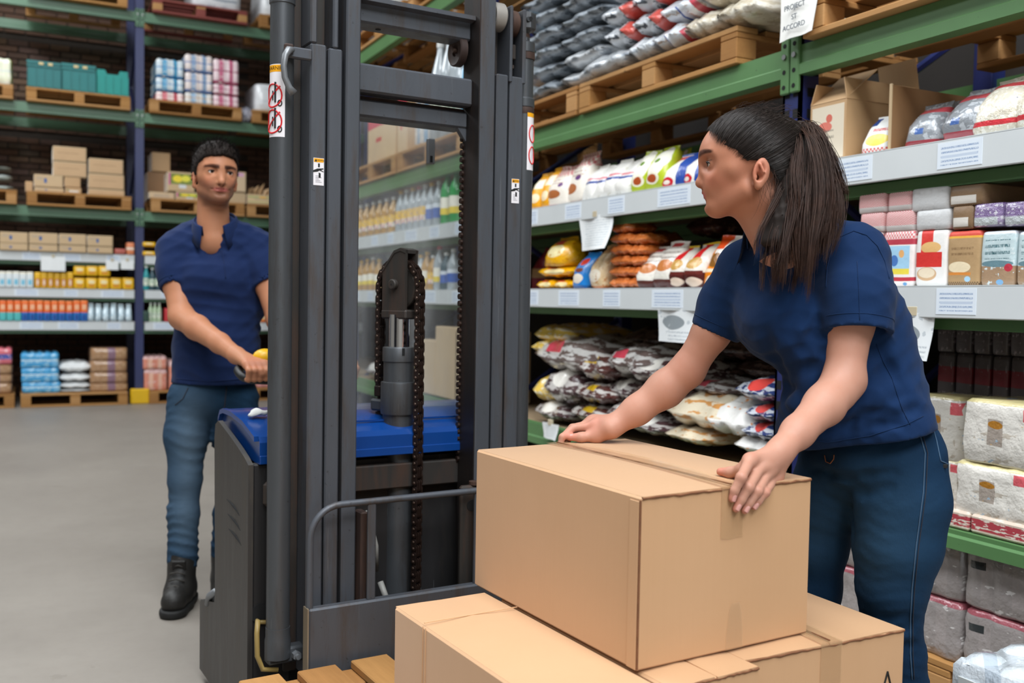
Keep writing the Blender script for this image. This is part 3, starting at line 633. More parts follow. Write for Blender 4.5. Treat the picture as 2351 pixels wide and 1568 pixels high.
# lower level, left bay: clear plastic bales heaped behind the arms
M_CB = film('b9b4b0', '4a3436', .50, [('e', .5, .7, .2, .2, 'e6e2da')]); M_CM = film('c4bfba', '53302c', .48, [('r', .3, .6, .6, .8, 'cfa81c')]); M_CR = film('c8c5c2', '6a5a56', .5, [('r', .2, .45, .55, .8, 'd0485a')])
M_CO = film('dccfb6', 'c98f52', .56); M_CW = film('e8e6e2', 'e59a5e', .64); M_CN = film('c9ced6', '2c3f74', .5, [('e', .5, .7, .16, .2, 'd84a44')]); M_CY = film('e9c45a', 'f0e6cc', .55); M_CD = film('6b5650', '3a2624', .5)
def heap(lb, u0, u1, v0, v1, m_, d=.5, dx=0, tilt=0., rz=0.):
    x = FX+.03+dx; a, b, c_, t = onX(u0, v1, x), onX(u1, v1, x), onX((u0+u1)/2, v1, x), onX((u0+u1)/2, v0, x)
    SEED[0] += 1; z = max(c_.z, FL+.008)
    thing('plastic_bale', lb, 'bag', (x+d/2, (a.y+b.y)/2, z), 0, None, g_pillow(abs(a.y-b.y)*1.0, d, max(.08, t.z-z)*1.05, SEED[0], 22, 14).mesh('plastic_bale', m_, True), rot=(tilt, 0, RZR+rz))
heap('clear bale of grey rice bags low beside the mast', 1217, 1285, 920, 975, M_CB); heap('clear bale of maroon and white bags in the bottom row', 1300, 1392, 928, 975, M_CM)
heap('clear bale of dark bags in the bottom row behind the arm', 1380, 1470, 925, 975, M_CB); heap('crumpled grey plastic bale below the forearm', 1420, 1520, 955, 1000, M_CB)
heap('flattened beige bale under the big beige bale', 1516, 1616, 985, 1022, M_CO); heap('white and orange bale lowest near the hand', 1670, 1770, 1010, 1048, M_CW)
heap('clear bale with yellow packs beside the mast', 1216, 1262, 862, 925, M_CY, dx=.02); heap('twisted clear bale of dark bags below the large bale', 1236, 1320, 845, 930, M_CB)
heap('maroon printed bale in the second row', 1312, 1392, 876, 930, M_CM); heap('small white bale tucked behind the second row', 1388, 1446, 866, 925, M_CB, dx=.05)
heap('dark bale in the second row behind the forearm', 1440, 1540, 876, 935, M_CD); heap('big beige bale of bean bags', 1506, 1664, 905, 988, M_CO, .55)
heap('white and orange bale in front of the blue bales', 1606, 1720, 918, 1008, M_CW, .55); heap('blue and white bale under the striped blue bale', 1692, 1778, 972, 1015, M_CN)
heap('maroon bale with yellow lettering in the third row', 1312, 1394, 806, 876, M_CM); heap('clear bale with yellow and pink print', 1382, 1486, 792, 864, M_CR); heap('clear bale of brown and white bags above the forearm', 1426, 1542, 816, 884, M_CB)
heap('large clear bale with red print near the mast', 1220, 1364, 772, 858, M_CR, .55); heap('navy and grey bale beneath the striped blue bale', 1698, 1778, 928, 972, M_CN); heap('blue bale with red and white print beside the navy post', 1674, 1782, 868, 925, M_CN)
heap('white bale with red stripes behind the forearm', 1570, 1672, 880, 912, M_CR, dx=.12); heap('yellow and white bale at the top beside the mast', 1216, 1298, 744, 790, M_CY, dx=.06); heap('yellow bale just below the top yellow one', 1216, 1246, 786, 812, M_CY, dx=.02)
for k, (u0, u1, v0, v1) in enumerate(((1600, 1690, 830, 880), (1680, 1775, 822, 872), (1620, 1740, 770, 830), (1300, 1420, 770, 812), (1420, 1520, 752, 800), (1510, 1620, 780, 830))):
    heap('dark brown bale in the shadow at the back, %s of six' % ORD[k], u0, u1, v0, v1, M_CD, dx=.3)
# lower level, right bay: dark packs and flour bales
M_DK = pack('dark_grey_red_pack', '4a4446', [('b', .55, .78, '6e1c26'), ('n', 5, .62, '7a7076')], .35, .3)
for k in range(5):
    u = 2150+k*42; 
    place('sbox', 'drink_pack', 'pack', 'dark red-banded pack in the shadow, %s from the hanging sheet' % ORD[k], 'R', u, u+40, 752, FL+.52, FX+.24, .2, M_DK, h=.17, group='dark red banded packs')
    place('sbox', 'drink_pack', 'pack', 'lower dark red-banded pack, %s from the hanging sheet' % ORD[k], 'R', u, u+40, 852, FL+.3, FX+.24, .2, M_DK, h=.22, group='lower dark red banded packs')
M_FLR = pack('flour_bale_film', 'e0dcd4', [('n', 4, .62, 'c2b9ac'), ('b', .93, 1.01, 'dccf9a'), ('r', .3, .5, .3, .7, 'a79c92'), ('e', .4, .62, .1, .06, 'a8742e'), ('r', .72, .95, .72, .9, 'd8626a'), ('n', 6, .7, 'd4b48a'), ('n', 5, .68, '9fb8cc')], .2, .9, 12, .6)
for (lb, u0, u1, v0, v1, dx) in (('flour bale in clear film behind the woman\'s hip, lower', 2120, 2200, 1050, 1182, .1), ('large flour bale in clear film, lower of two at the right edge', 2190, 2380, 1060, 1190, 0), ('flour bale in clear film behind the woman\'s hip, upper', 2110, 2204, 905, 1048, .1), ('large flour bale in clear film, upper of two at the right edge', 2208, 2400, 915, 1056, .0)):
    x = FX+.02+dx; a, b = onX(u0, v1, x), onX(u1, v1, x); zb = max(onX(u0, v1, x).z, FL+.05); zt = onX(u0+30, v0, x).z
    SEED[0] += 1; thing('flour_bale', lb, 'bale', (x+.2, (a.y+b.y)/2, zb), RZR, None, g_bale(abs(a.y-b.y), .4, zt-zb, 3, 2, SEED[0], .012, False).mesh('flour_bale', M_FLR, 60))
for k, (u0, u1) in enumerate(((2110, 2225), (2228, 2380))):
    rr('carton', 'carton', 'box', ('shallow white and red carton on the low beam, beside the woman', 'shallow white and red carton on the low beam at the right edge')[k], u0, u1, 1170, FL+.002, .42, pack('white_red_tray', 'c9b8a8', [('b', .2, .8, 'a83a44'), ('n', 5, .55, 'd8ccc0')], .6), h=.055)
# floor level under the right bay
pallet('pallet on the floor under the low beam behind the woman', (2.52+.5, 2.05, 0), 0, 1.2, 1.0)
M_PNK = pack('pink_top_film_bale', '9b9492', [('b', .84, .97, 'a85c66'), ('s', 3.5, .62, 0, .8, 'a29a98'), ('n', 5, .64, 'd2cecc'), ('r', .06, .2, .6, .72, '2e3436')], .2, .9, 12, .6)
for j in range(2):
    for k in range(3):
        y = 2.52-.36*k; place_z = .148+.19*j
        SEED[0] += 1; thing('film_bale', 'pink topped film bale on the floor pallet, %s layer, %s behind the woman\'s legs' % (('lower', 'upper')[j], ORD[k]), 'bale', (2.55+.2, y, place_z), RZR, 'pink topped film bales on the floor pallet', cached(('pk', j, k % 2), lambda: g_bale(.35, .42, .185, 4, 3, SEED[0], .014).mesh('film_bale', M_PNK, 60)))
M_EZA = pack('white_film_packs', 'd7dfe6', [('s', 2.5, .72, 0, 1.01, 'bcc8d4'), ('n', 5, .64, 'f2f5f8')], .15, .9, 14, .7)
def eza():
    p = at(2215, 1522, 2.32); t = thing('film_bale', 'white film-wrapped carton packs in the bottom right corner', 'bale', (p.x+.2, p.y-.14, 0), RZR)
    h = p.z; obj('packs', g_bale(.36, .4, h, 4, 3, 77, .012).mesh('packs', M_EZA, 60), t)
    obj('carton_label', G().box(-.155, -.015, -.2035, -.2005, h-.135, h-.035, .004).box(-.005, .12, -.2035, -.2005, h-.145, h-.045, .004).mesh('carton_label', pack('carton_front', 'cfd4d4', [('r', .4, .44, 0, 1, '7a8488')], .4)), t)
    obj('lettering', text_mesh('EZA', .062, mat('olive_lettering', '4a4a34', .5)), t, (-.1, -.204, h-.078), (math.pi/2, 0, 0))
    g = G(); 
    for k in range(4): a = k*math.pi/2; g.prism([(0, 0), (.004*math.cos(a+.78), .004*math.sin(a+.78)), (.014*math.cos(a), .014*math.sin(a)), (.004*math.cos(a-.78), .004*math.sin(a-.78))][::-1], -.0005, .0005, 'y')
    obj('star_emblem', g.mesh('star_emblem', mat('red_emblem', 'a03a40', .5)), t, (-.028, -.204, h-.062))
eza()
# hanging sheets
M_SHEET = pack('printed_sheet', 'eceff0', [('t', .15, .85, .1, .9, 14, 'b9c2c8'), ('n', 4, .68, 'd3d9de')], .35, ax=1)
M_SHEET2 = pack('sheet_grey_picture', 'e6eaec', [('e', .6, .55, .3, .2, '8f979c'), ('n', 3, .6, 'c2c9ce'), ('t', .1, .7, .05, .3, 10, 'aeb6bc')], .3, ax=1)
def sheet(lb, u0, u1, v0, v1, x, m_, bend=.02, clip=True, skew=0.):
    a, b = onX(u0, (v0+v1)/2, x), onX(u1, (v0+v1)/2, x); zt, zb = onX((u0+u1)/2, v0, x).z, onX((u0+u1)/2, v1, x).z
    n = 8; vs = []; w_ = abs(a.y-b.y); h = zt-zb
    for i in range(n+1):
        for j in range(n+1):
            s, t_ = j/n-.5, i/n
            vs.append((-bend*(t_*t_)*(1+.8*math.sin(s*4))-.006*math.sin(s*9+t_*3), s*w_*-1+skew*t_*h, -t_*h))
    fs = [[i*(n+1)+j, i*(n+1)+j+1, (i+1)*(n+1)+j+1, (i+1)*(n+1)+j] for i in range(n) for j in range(n)]
    g = G().add(vs, fs); k = len(vs); g.add([(p[0]+.0012, p[1], p[2]) for p in vs], [f[::-1] for f in fs])
    t = thing('paper_sheet', lb, 'sheet', (x, (a.y+b.y)/2, zt)); obj('sheet', g.mesh('sheet', m_, True), t)
    if clip: obj('clip', G().box(-.006, .008, -.02, .02, -.01, .02, .002).mesh('clip', M_TAPEW), t)
    return t, w_, h
sheet('white printed sheet hanging below the upper shelf edge', 1331, 1404, 494, 574, 2.475, M_SHEET, .03, skew=-.18)
sheet('clear-sleeved sheet hanging from the middle shelf edge by the sleeve', 1512, 1600, 703, 786, 2.475, M_SHEET2, .012)
sheet('sheet in a plastic sleeve hanging behind the woman\'s back', 2050, 2141, 718, 826, 2.475, M_SHEET2, .01)
sheet('small printed tag hanging from the low green beam', 1247, 1280, 972, 1008, 2.465, M_SHEET, .005)
obj_t, _w, _h = sheet('handwritten white sheet taped to the navy post top', 1796, 1880, -60, 82, 2.44, M_PAPER, .006, skew=.06)
M_INK = mat('marker_ink', '3b4756', .6)
for k, (s_, v_) in enumerate((('PROJECT', 14), ('ST', 38), ('ACCORD', 60))):
    q_ = onX(1824, v_, 2.428); obj('handwriting', text_mesh(s_, .026, M_INK), obj_t, (2.428-2.44-.002*k, q_.y-obj_t.location.y, q_.z-obj_t.location.z), (math.pi/2, 0, -math.pi/2))
# ================================================================== back rack goods
YB = 11.66
def bb(shape, name, cat, label, u0, u1, vt, zb, depth, m_, dy=0., **k): return place(shape, name, cat, label, 'B', u0, u1, vt, zb, YB+dy, depth, m_, **k)
def bpal(label, u0, u1, z, W=None, mats_=None):
    a, b = onY(u0, 677-(z-1.23)*203, YB), onY(u1, 677-(z-1.23)*203, YB); w_ = abs(b.x-a.x)
    return pallet(label, ((a.x+b.x)/2, YB-.06+.5, z), math.pi/2, round(w_, 2), 1.0, 7, mats_)
L1, L2, L3 = 4.385, 3.27, LV_P
PH = .152
bpal('pallet carrying teal crates on the back rack', 61, 298, L2)
bpal('pallet under the coloured shrink-wrapped cartons on the back rack', 343, 553, L2)
bpal('pallet under the white wrapped block, back rack beside the mast', 578, 760, L2)
bpal('pallet end with pale green block at the left picture edge', -200, 30, L2)
bpal('pallet of stacked plain cartons on the back rack\'s third beam', 62, 300, L3)
bpal('pallet under the fruit boxes behind the man\'s head', 346, 560, L3)
bpal('pallet under the green-labelled box beside the mast', 566, 760, L3)
bpal('pallet with white sacks at the left picture edge, third beam', -190, 38, L3)
bpal('pallet on the top beam above the teal crates', 60, 292, L1)
bpal('red painted pallet on the top beam', 350, 566, L1, mats_=[M_REDWOOD, M_REDWOOD, WOODS[2]])
bpal('orange pallet on the top beam beside the mast', 594, 780, L1)
bpal('pallet on the floor under the blue packs', 48, 292, 0)
bpal('pallet on the floor at the left picture edge', -200, 34, 0)
bpal('pallet on the floor under the pink bundles, behind the man', 342, 560, 0)
bpal('pallet on the floor beside the mast, behind the man\'s arm', 575, 790, 0)
# crates
def crate(label, u0, u1, vt, col, cut):
    c, w_, h = brect(u0, u1, vt, YB, L2+PH); w_ -= .012; d = .55; mc = mat('crate_plastic_'+col, col, .5, var=.08)
    t = thing('crate', label, 'crate', (c, YB+d/2, L2+PH), 0, 'teal crates on the back rack'); th = .012
    g = G()
    if cut:
        g.prism([(-w_/2, 0), (w_/2, 0), (w_/2, h), (w_*.24, h), (w_*.18, h*.84), (-w_*.18, h*.84), (-w_*.24, h), (-w_/2, h)], -d/2, -d/2+th, 'y')
    else: g.box(-w_/2, w_/2, -d/2, -d/2+th, 0, h)
    g.box(-w_/2, w_/2, d/2-th, d/2, 0, h).box(-w_/2, -w_/2+th, -d/2+th, d/2-th, 0, h).box(w_/2-th, w_/2, -d/2+th, d/2-th, 0, h).box(-w_/2, w_/2, -d/2, d/2, 0, th)
    obj('body', g.mesh('body', mc), t)
    if not cut: obj('rim', G().box(-w_/2-.006, w_/2+.006, -d/2-.008, -d/2, h*.78, h*.84).box(-w_/2-.006, w_/2+.006, -d/2-.008, -d/2, h-.03, h).mesh('rim', mc), t)
    g = G()
    for k in range(5): x = -w_/2+w_*(k+.0)/4; g.box(x-.006+(.006 if k == 0 else 0), x+.006, -d/2-.006, -d/2, 0, h*.76)
    obj('rib', g.mesh('rib', mc), t)
    if not cut:
        for x in (-.05, .04): obj('clip', G().box(x, x+.045, -d/2-.011, -d/2-.008, h*.86, h*.95).mesh('clip', mat('cream_clip', 'd8c08a', .5)), t)
crate('teal crate with rim on the pallet, nearest the left picture edge', 61, 140, 141, '1d6f70', False)
crate('teal crate with rim in the middle of three', 141, 220, 148, '1f7676', False)
crate('brighter teal crate with cut-out front beside the navy post', 221, 295, 162, '179088', True)
# wrapped cartons of cans
def pk2(nm, a, b_, c_): return pack(nm, a, [('s', 2.6, .6, 0, 1.01, b_), ('b', .0, .1, c_), ('b', .48, .54, c_), ('n', 7, .62, 'f4ece4')], .3)
M_W1, M_W2, M_W3, M_W4, M_W5 = pk2('wrap_blue', 'c9d6dd', '4a9fc8', '2f7fb8'), pk2('wrap_white', 'e3d6d2', '8fa9c8', '5a78b0'), pk2('wrap_pink', 'ecd3d8', 'd06a8c', 'a84a6a'), pk2('wrap_red', 'ecd8d4', 'd05a6a', 'b84a54'), pk2('wrap_grey', 'd9d6d2', '8ab0d0', 'c8a070')
zc = L2+PH
for j, (ms, vts) in enumerate((((M_W4, M_W1, M_W1), (212, 180, 137)), ((M_W5, M_W2, M_W2), (214, 168, 127)), ((M_W3, M_W3, M_W3), (220, 195, 138)))):
    u0, u1 = ((359, 424), (425, 490), (490, 550))[j]; z0 = zc
    for k, m_ in enumerate(ms):
        z1 = onY((u0+u1)/2, vts[k], YB).z
        bb('bale', 'carton_tray', 'pack', '%s wrapped tray of %s cartons, %s column on the back rack' % (('lowest', 'middle', 'topmost')[k], {'wrap_red': 'red', 'wrap_blue': 'blue', 'wrap_grey': 'grey and blue', 'wrap_white': 'white and blue', 'wrap_pink': 'pink'}[m_.name], ('left', 'middle', 'right')[j]), u0, u1, vts[k], z0, .6, m_, nx=4, nd=4); z0 = z1+.012
M_WB = film('e4e7ea', 'c4ccd4', .6, [('r', .4, .9, .55, .62, '9aa4b0'), ('r', .4, .9, .25, .32, '9aa4b0')])
bb('sbox', 'wrapped_block', 'bale', 'white wrapped block of goods beside the mast, second beam', 585, 700, 196, zc, .7, M_WB)
bb('pillow', 'plastic_sack', 'sack', 'grey plastic sack with blue top beside the white wrapped block', 552, 584, 240, L2+.002, .5, film('a8a9b4', '7e8090', .55))
bb('bale', 'wrapped_block', 'bale', 'yellow green and white wrapped stack at the left picture edge', -120, 28, 128, zc, .7, pk2('wrap_lime', 'e3e6cc', 'c8d45a', 'd0d8d0'), nx=8, nd=4)
for (lb, u0, u1, vt, m_) in (('white wrapped sacks on the red pallet', 440, 556, -50, M_WB), ('white wrapped goods on the orange pallet, top beam', 600, 700, -40, M_WB), ('pale wrapped goods on the top pallet above the crates', 70, 285, -60, film('cfd0d6', 'b4a8b0', .55))):
    bb('sbox', 'wrapped_block', 'bale', lb, u0, u1, vt, L1+PH, .7, m_)
# third beam
z3 = L3+PH
M_PR = pack('carton_faint_print', 'c6a47e', [('t', .1, .8, .55, .7, 5, '9a7c5c')], .75); M_PB = pack('carton_blue_mark', 'c9ad88', [('r', .33, .43, .3, .75, '2f5f9c'), ('t', .05, .3, .6, .85, 6, '8a9098'), ('t', .5, .9, .2, .3, 5, 'a0886a')], .75)
M_PY = pack('fruit_box_yellow', 'c9ac84', [('r', .06, .95, .35, .96, '7c8a3c'), ('e', .35, .66, .2, .2, 'f2d83a'), ('e', .68, .7, .18, .18, 'e8e04a'), ('r', .0, .06, .3, .98, 'c8489a'), ('r', .4, .7, .14, .34, 'd8dce0')], .6)
M_PG = pack('banana_box', 'd6bd92', [('b', .75, .85, '7fae5a'), ('e', .5, .78, .14, .1, 'e8b040'), ('t', .2, .8, .42, .58, 3, '3a5a6a'), ('b', .12, .2, '9fb878')], .65)
def bcart(lb, u0, u1, v0, v1, m_, pr=None, dy=0, d=.4, zb=None):
    z0 = onY((u0+u1)/2, v1, YB+dy).z if zb is None else zb
    c, w_, h = brect(u0, u1, v0, YB+dy, z0); carton(lb, 'box', (c, YB+dy+d/2, z0), 0, w_-.008, d, h-.006, m_, None, pr)
zz = lambda v: onY(200, v, YB).z
bcart('plain carton, lowest of the right-hand column on the pallet', 202, 287, 434, 0, M_CARDB, M_PR, zb=z3); bcart('plain carton in the middle of the right-hand column', 202, 286, 399, 434, M_CARDB, M_PR); bcart('plain carton topping the right-hand column beside the post', 203, 284, 364, 399, M_CARDB, M_PR)
bcart('carton with blue mark at the bottom left of the pallet', 78, 148, 430, 0, M_CARDB, M_PB, zb=z3); bcart('carton with white label at the bottom, beside the blue marked one', 149, 188, 430, 0, M_CARDA, pack('carton_white_label', 'c2a27a', [('r', .2, .85, .12, .5, 'e4e2de'), ('r', .0, .2, .55, .8, '5a7a5a')], .7), zb=z3)
bcart('carton with blue mark in the second layer', 77, 146, 400, 430, M_CARDB, M_PB); bcart('plain carton in the second layer next to the blue marked one', 147, 186, 406, 430, M_CARDA)
bcart('plain carton in the third layer of the left-hand column', 121, 200, 371, 406, M_CARDB, M_PR); bcart('plain carton at the very top of the left-hand column', 121, 199, 336, 371, M_CARDB, M_PR)
bcart('brown carton standing behind the left end of the pallet load', 57, 76, 415, 0, M_CARDA, dy=.1, zb=z3)
for k, (v0, v1) in enumerate(((445, 466), (422, 445), (396, 422), (380, 398))):
    z0 = zz(v1) if k else z3; SEED[0] += 1
    bb('pillow', 'plastic_sack', 'sack', 'pale green-white sack at the left picture edge, %s of the pile' % ('lowest', 'second', 'third', 'topmost')[k], -60, 36-3*k, v0, z0, .6, film('d6e0dc', 'aebfc0', .6))
bcart('brown carton under the open one, left of the fruit boxes', 338, 385, 394, 0, M_CARDC, dy=.35, zb=z3); bcart('brown carton with loose lid at the top, beside the navy post', 348, 392, 349, 394, M_CARDA, dy=.35)
bcart('pale carton with grey print at the front of the fruit boxes', 342, 402, 440, 0, M_CARDB, pack('carton_grey_print', 'cdb392', [('t', .15, .8, .2, .7, 3, '7a7a80')], .7), zb=z3)
bcart('fruit box with yellow print in the lower row, left of the man\'s face', 403, 462, 440, 0, M_CARDB, M_PY, zb=z3); bcart('fruit box with yellow print in the upper row, left of the man\'s face', 385, 448, 394, 440, M_CARDB, M_PY)
bcart('pale carton low behind the man\'s neck', 463, 566, 440, 0, M_CARDB, zb=z3); bcart('pale carton with pink print beside the man\'s ear', 500, 566, 392, 440, M_CARDB, pack('carton_pink_print', 'd2b998', [('r', .3, .95, .8, 1, 'd8a8c4'), ('t', .3, .9, .4, .5, 3, '8a8a80')], .7))
bcart('banana box with green label beside the mast', 567, 640, 446, 0, M_CARDB, M_PG, zb=z3)
def leaves():
    c, w_, h = brect(567, 640, 446, YB, z3); t = thing('paper_liner', 'crumpled brown paper sticking out of the banana box', 'paper', (c, YB+.15, z3+h), 0)
    for k in range(6):
        x = -w_/2+.03+k*w_/6; obj('fold', G().add([(x, 0, -.01), (x+.05, .02, -.01), (x+.08, .0, .09+.03*(k % 3)), (x+.02, .03, .07), (x+.06, .05, 0)], [(0, 1, 2, 3), (1, 4, 2), (3, 2, 4), (0, 3, 4), (0, 4, 1)]).mesh('fold', M_CARDA), t)
leaves()
# shelf A: marked cartons
zA, zB, zC = LV_A-.06+.006, LV_B-.015+.006, LV_C+.006
for k, (u0, u1, v0, vm) in enumerate(((-2, 65, 532, 559), (66, 134, 534, 561), (135, 199, 537, 563), (200, 260, 540, 566))):
    z1 = onY((u0+u1)/2, vm, YB-.02).z
    for j in (0, 1):
        zb = zA if j == 0 else z1; vt = vm if j == 0 else v0; c, w_, h = brect(u0, u1, vt, YB-.02, zb)
        carton('%s carton with blue mark on the first shelf, %s from the left edge' % (('lower', 'upper')[j], ORD[k]), 'box', (c, YB-.02+.2, zb), 0, w_-.006, .4, h-.004, M_CARDB, None, M_PB)
bb('sbox', 'carton_pack', 'pack', 'reddish pack beside the marked cartons', 262, 290, 571, zA, .3, pack('red_pack', 'b0564a', [('n', 6, .6, 'd8a090')], .5)); bb('sbox', 'carton_pack', 'pack', 'orange white pack against the navy post', 291, 309, 557, zA, .2, pack('orange_pack', 'dc8458', [('b', .4, .6, 'f0dcc8')], .5))
M_YP = pack('yellow_box_pack', 'eebb14', [('e', .5, .62, .3, .16, 'f2e2b0'), ('e', .5, .3, .34, .1, 'd8862a'), ('b', .92, 1, 'd8a010')], .4)
for k, (u0, u1, z0, vt) in enumerate(((328, 358, zA, 577), (328, 358, zA+.1, 556), (359, 388, zA, 577))): bb('sbox', 'carton_pack', 'pack', ('lower yellow pack right of the navy post', 'upper yellow pack right of the navy post', 'yellow pack behind the man\'s sleeve')[k], u0, u1, vt, z0, .2, M_YP)
M_MIX = pack('light_blue_orange_pack', 'a9cbe0', [('b', .0, .3, 'd89a50'), ('n', 5, .6, 'eef2f4'), ('b', .7, .8, '4a8ac0')], .4)
for k in range(3): bb('sbox', 'carton_pack', 'pack', 'light blue pack between the man\'s shoulder and the mast, %s layer' % ('lowest', 'middle', 'top')[k], 604, 640, 585-18*k, zA+.085*k, .2, M_MIX, h=.085)
M_CW = pack('white_blue_carton', 'e3ebee', [('r', .2, .8, .18, .52, '7cc4e0'), ('n', 4, .62, 'cfdde2'), ('b', .85, 1, 'e8e4d4')], .4); M_YR = pack('yellow_red_pack', 'ecb81c', [('r', .15, .85, .12, .6, 'c86a30'), ('e', .5, .35, .2, .2, 'f2dcc0')], .4)
for k in range(5): bb('sbox', 'drink_carton', 'carton', '%s white and blue drink carton from the left edge, second shelf' % ORD[k], -3+16*k, 13+16*k, 623, zB, .09, M_CW, group='white and blue drink cartons')
for k in range(6): bb('sbox', 'carton_pack', 'pack', '%s yellow and red pack from the drink cartons, second shelf' % ORD[k], 79+15*k, 93.5+15*k, 625, zB, .1, M_YR, group='yellow and red packs')
for k in range(5): bb('sbox', 'carton_pack', 'box', '%s yellow box in the lower row beside the post, second shelf' % ORD[k], 169+28*k, 196+28*k, 638, zB, .16, M_YP, group='yellow boxes on the second shelf')
for k in range(3): bb('sbox', 'carton_pack', 'box', '%s yellow box in the upper row, second shelf' % ORD[k], 169+28.5*k, 197+28.5*k, 611, zB+.145, .16, M_YP, group='yellow boxes on the second shelf')
def bottle_mesh(r, h, m_, cap, key, label_m=None):
    def mk():
        g = G(); g.lathe([(r*.9, 0), (r, .01), (r, h*.58), (r*.92, h*.66), (r*.4, h*.86), (r*.36, h*.92)], 12); g.cur = 1; g.cyl((0, 0, 0), r*.42, h*.92, h, 10)
        ms = [m_, cap]
        if label_m: g.cur = 2; g.lathe([(r*1.015, h*.18), (r*1.015, h*.5)], 12); ms.append(label_m)
        return g.mesh('bottle', ms, 50)
    return cached(('bot', key, q(r, .002), q(h)), mk)
def bot(lb, pos, r, h, m_, cap, key, lm=None, group=None): thing('bottle', lb, 'bottle', pos, 0, group, bottle_mesh(r, h, m_, cap, key, lm))
M_TEAL = mat('teal_plastic', '2f9aa0', .3); M_DTEAL = mat('dark_bottle', '3a5560', .25); M_WCAP = mat('white_cap', 'e4e6e4', .4); M_GLB = pack('bottle_label', 'dfe6d4', [('n', 5, .55, '8ab09a')], .4)
for k in range(4):
    p = onY(337+14*k, 640, YB); bot('%s teal bottle right of the navy post, second shelf' % ORD[k], (p.x, YB+.05, zB), .034, .27-.02*(k % 2), M_TEAL if k == 0 else M_DTEAL, M_WCAP, 'teal%d' % (k == 0), M_GLB)
for k in range(2):
    bb('sbox', 'carton_pack', 'pack', '%s red and pink pack between the man\'s arm and the mast' % ORD[k], 579+18*k, 596+18*k, 640, zB, .12, pack('red_pink_pack', 'c8485a', [('n', 5, .55, 'e8b0b8'), ('b', .4, .6, '5a3a7a')], .4))
M_OB = pack('orange_blue_pack', 'ee6a1e', [('b', 0, .42, '2a72c0'), ('e', .5, .2, .3, .14, '1c4f9c'), ('r', .2, .8, .55, .8, 'f4b890'), ('b', .9, 1, 'f07a30')], .4); M_WP = film('d6e6ee', '8ab4c8', .58)
M_OT = pack('orange_teal_pack', 'ee6a1e', [('b', 0, .42, '5abfc0'), ('r', .2, .8, .55, .8, 'f4b890')], .4)
for k in range(12): bb('sbox', 'detergent_pack', 'pack', '%s orange topped pack from the left edge, lowest shelf' % ORD[k], -2+17*k, 14.6+17*k, 690, zC, .12, M_OB if k > 2 else M_OT, group='orange topped packs on the lowest shelf')
for k in range(6): bb('pouch', 'plastic_pack', 'pack', '%s white and pale blue plastic pack beside the orange packs' % ORD[k], 201+17.4*k, 218+17.4*k, 697, zC, .14, M_WP, group='white plastic packs on the lowest shelf')
for k, u in enumerate((347, 357, 367)):
    p = onY(u, 740, YB); bot('%s green and white bottle on the lowest shelf behind the man' % ORD[k], (p.x, YB+.05, zC), .026, .21, mat('pale_green_plastic', 'b8cfae', .4), M_WCAP, 'pg', M_GLB)
bb('sbox', 'carton_pack', 'pack', 'red pack beside the green and white bottles', 378, 404, 708, zC, .15, mat('red_carton', 'c8343c', .5)); bb('sbox', 'carton_pack', 'pack', 'small dark jar pack at the post, lowest shelf', 329, 342, 714, zC, .08, mat('dark_green_pack', '2c4a40', .5))
for k in range(4): bb('sbox', 'carton_pack', 'pack', '%s orange pack between the man\'s arm and the mast, lowest shelf' % ORD[k], 578+11*k, 588.5+11*k, 704, zC, .1, pack('orange_row_pack', 'e58a34', [('n', 4, .55, 'd8503a'), ('b', .2, .4, 'f0d0a0')], .4), group='orange packs on the lowest shelf by the mast')
# floor pallets
M_BP = pack('light_blue_pack', '4aa3d8', [('n', 5, .56, 'a8d4ec'), ('b', .45, .52, 'd8ecf6')], .35, .4, 12); M_WS = film('eef0f0', 'cfd6da', .62); M_BRN = pack('brown_film_pack', 'a9825f', [('n', 6, .58, 'c9a884'), ('s', 1.5, .7, 0, 1, '8a6a7c')], .25, .6, 14, .4); M_PIN = pack('pink_bundle', 'd98a74', [('s', 2.5, .55, 0, .8, 'e8b8a0'), ('n', 5, .6, 'e9c4c0'), ('b', .78, 1, 'd0a8a4')], .3, .5)
zf = PH
def stack(n, shape, name, cat, lab, u0, u1, vs, m_, d=.5, **k):
    z0 = zf
    for i in range(n):
        z1 = onY((u0+u1)/2, vs[i], YB).z; bb(shape, name, cat, lab % ('lowest', 'second', 'third', 'fourth', 'fifth')[i], u0+random.uniform(-2, 2), u1+random.uniform(-2, 2), vs[i], z0, d, m_, **k); z0 = z1+.004
stack(3, 'bale', 'blue_pack', 'pack', '%s light blue pack of the pile on the floor pallet', 49, 138, (878, 845, 812), M_BP, nx=5, nd=3)
stack(4, 'pillow', 'plastic_sack', 'sack', '%s white sack in the low pile beside the blue packs', 134, 210, (893, 877, 856, 829), M_WS)
stack(4, 'sbox', 'brown_pack', 'pack', '%s brown film pack of the pile beside the navy post', 206, 295, (880, 855, 828, 799), M_BRN)
stack(3, 'sbox', 'brown_pack', 'pack', '%s brown pack at the left picture edge on the floor pallet', -60, 30, (880, 860, 838), M_BRN)
bb('bale', 'pink_bundle', 'bundle', 'red and blue bundle topping the brown packs at the left edge', -60, 28, 801, onY(0, 838, YB).z+.01, .5, pack('red_blue_bundle', 'd8707c', [('b', .3, .6, '4a5aa8'), ('n', 5, .6, 'e8b8bc')], .3), nx=5, nd=3)
stack(2, 'bale', 'pink_bundle', 'bundle', '%s pinkish film bundle on the pallet behind the man', 330, 386, (848, 820), M_PIN, nx=4, nd=3)
bb('bale', 'pink_bundle', 'bundle', 'pinkish film bundle hidden behind the man\'s waist', 388, 470, 830, zf, .5, M_PIN, nx=4, nd=3)
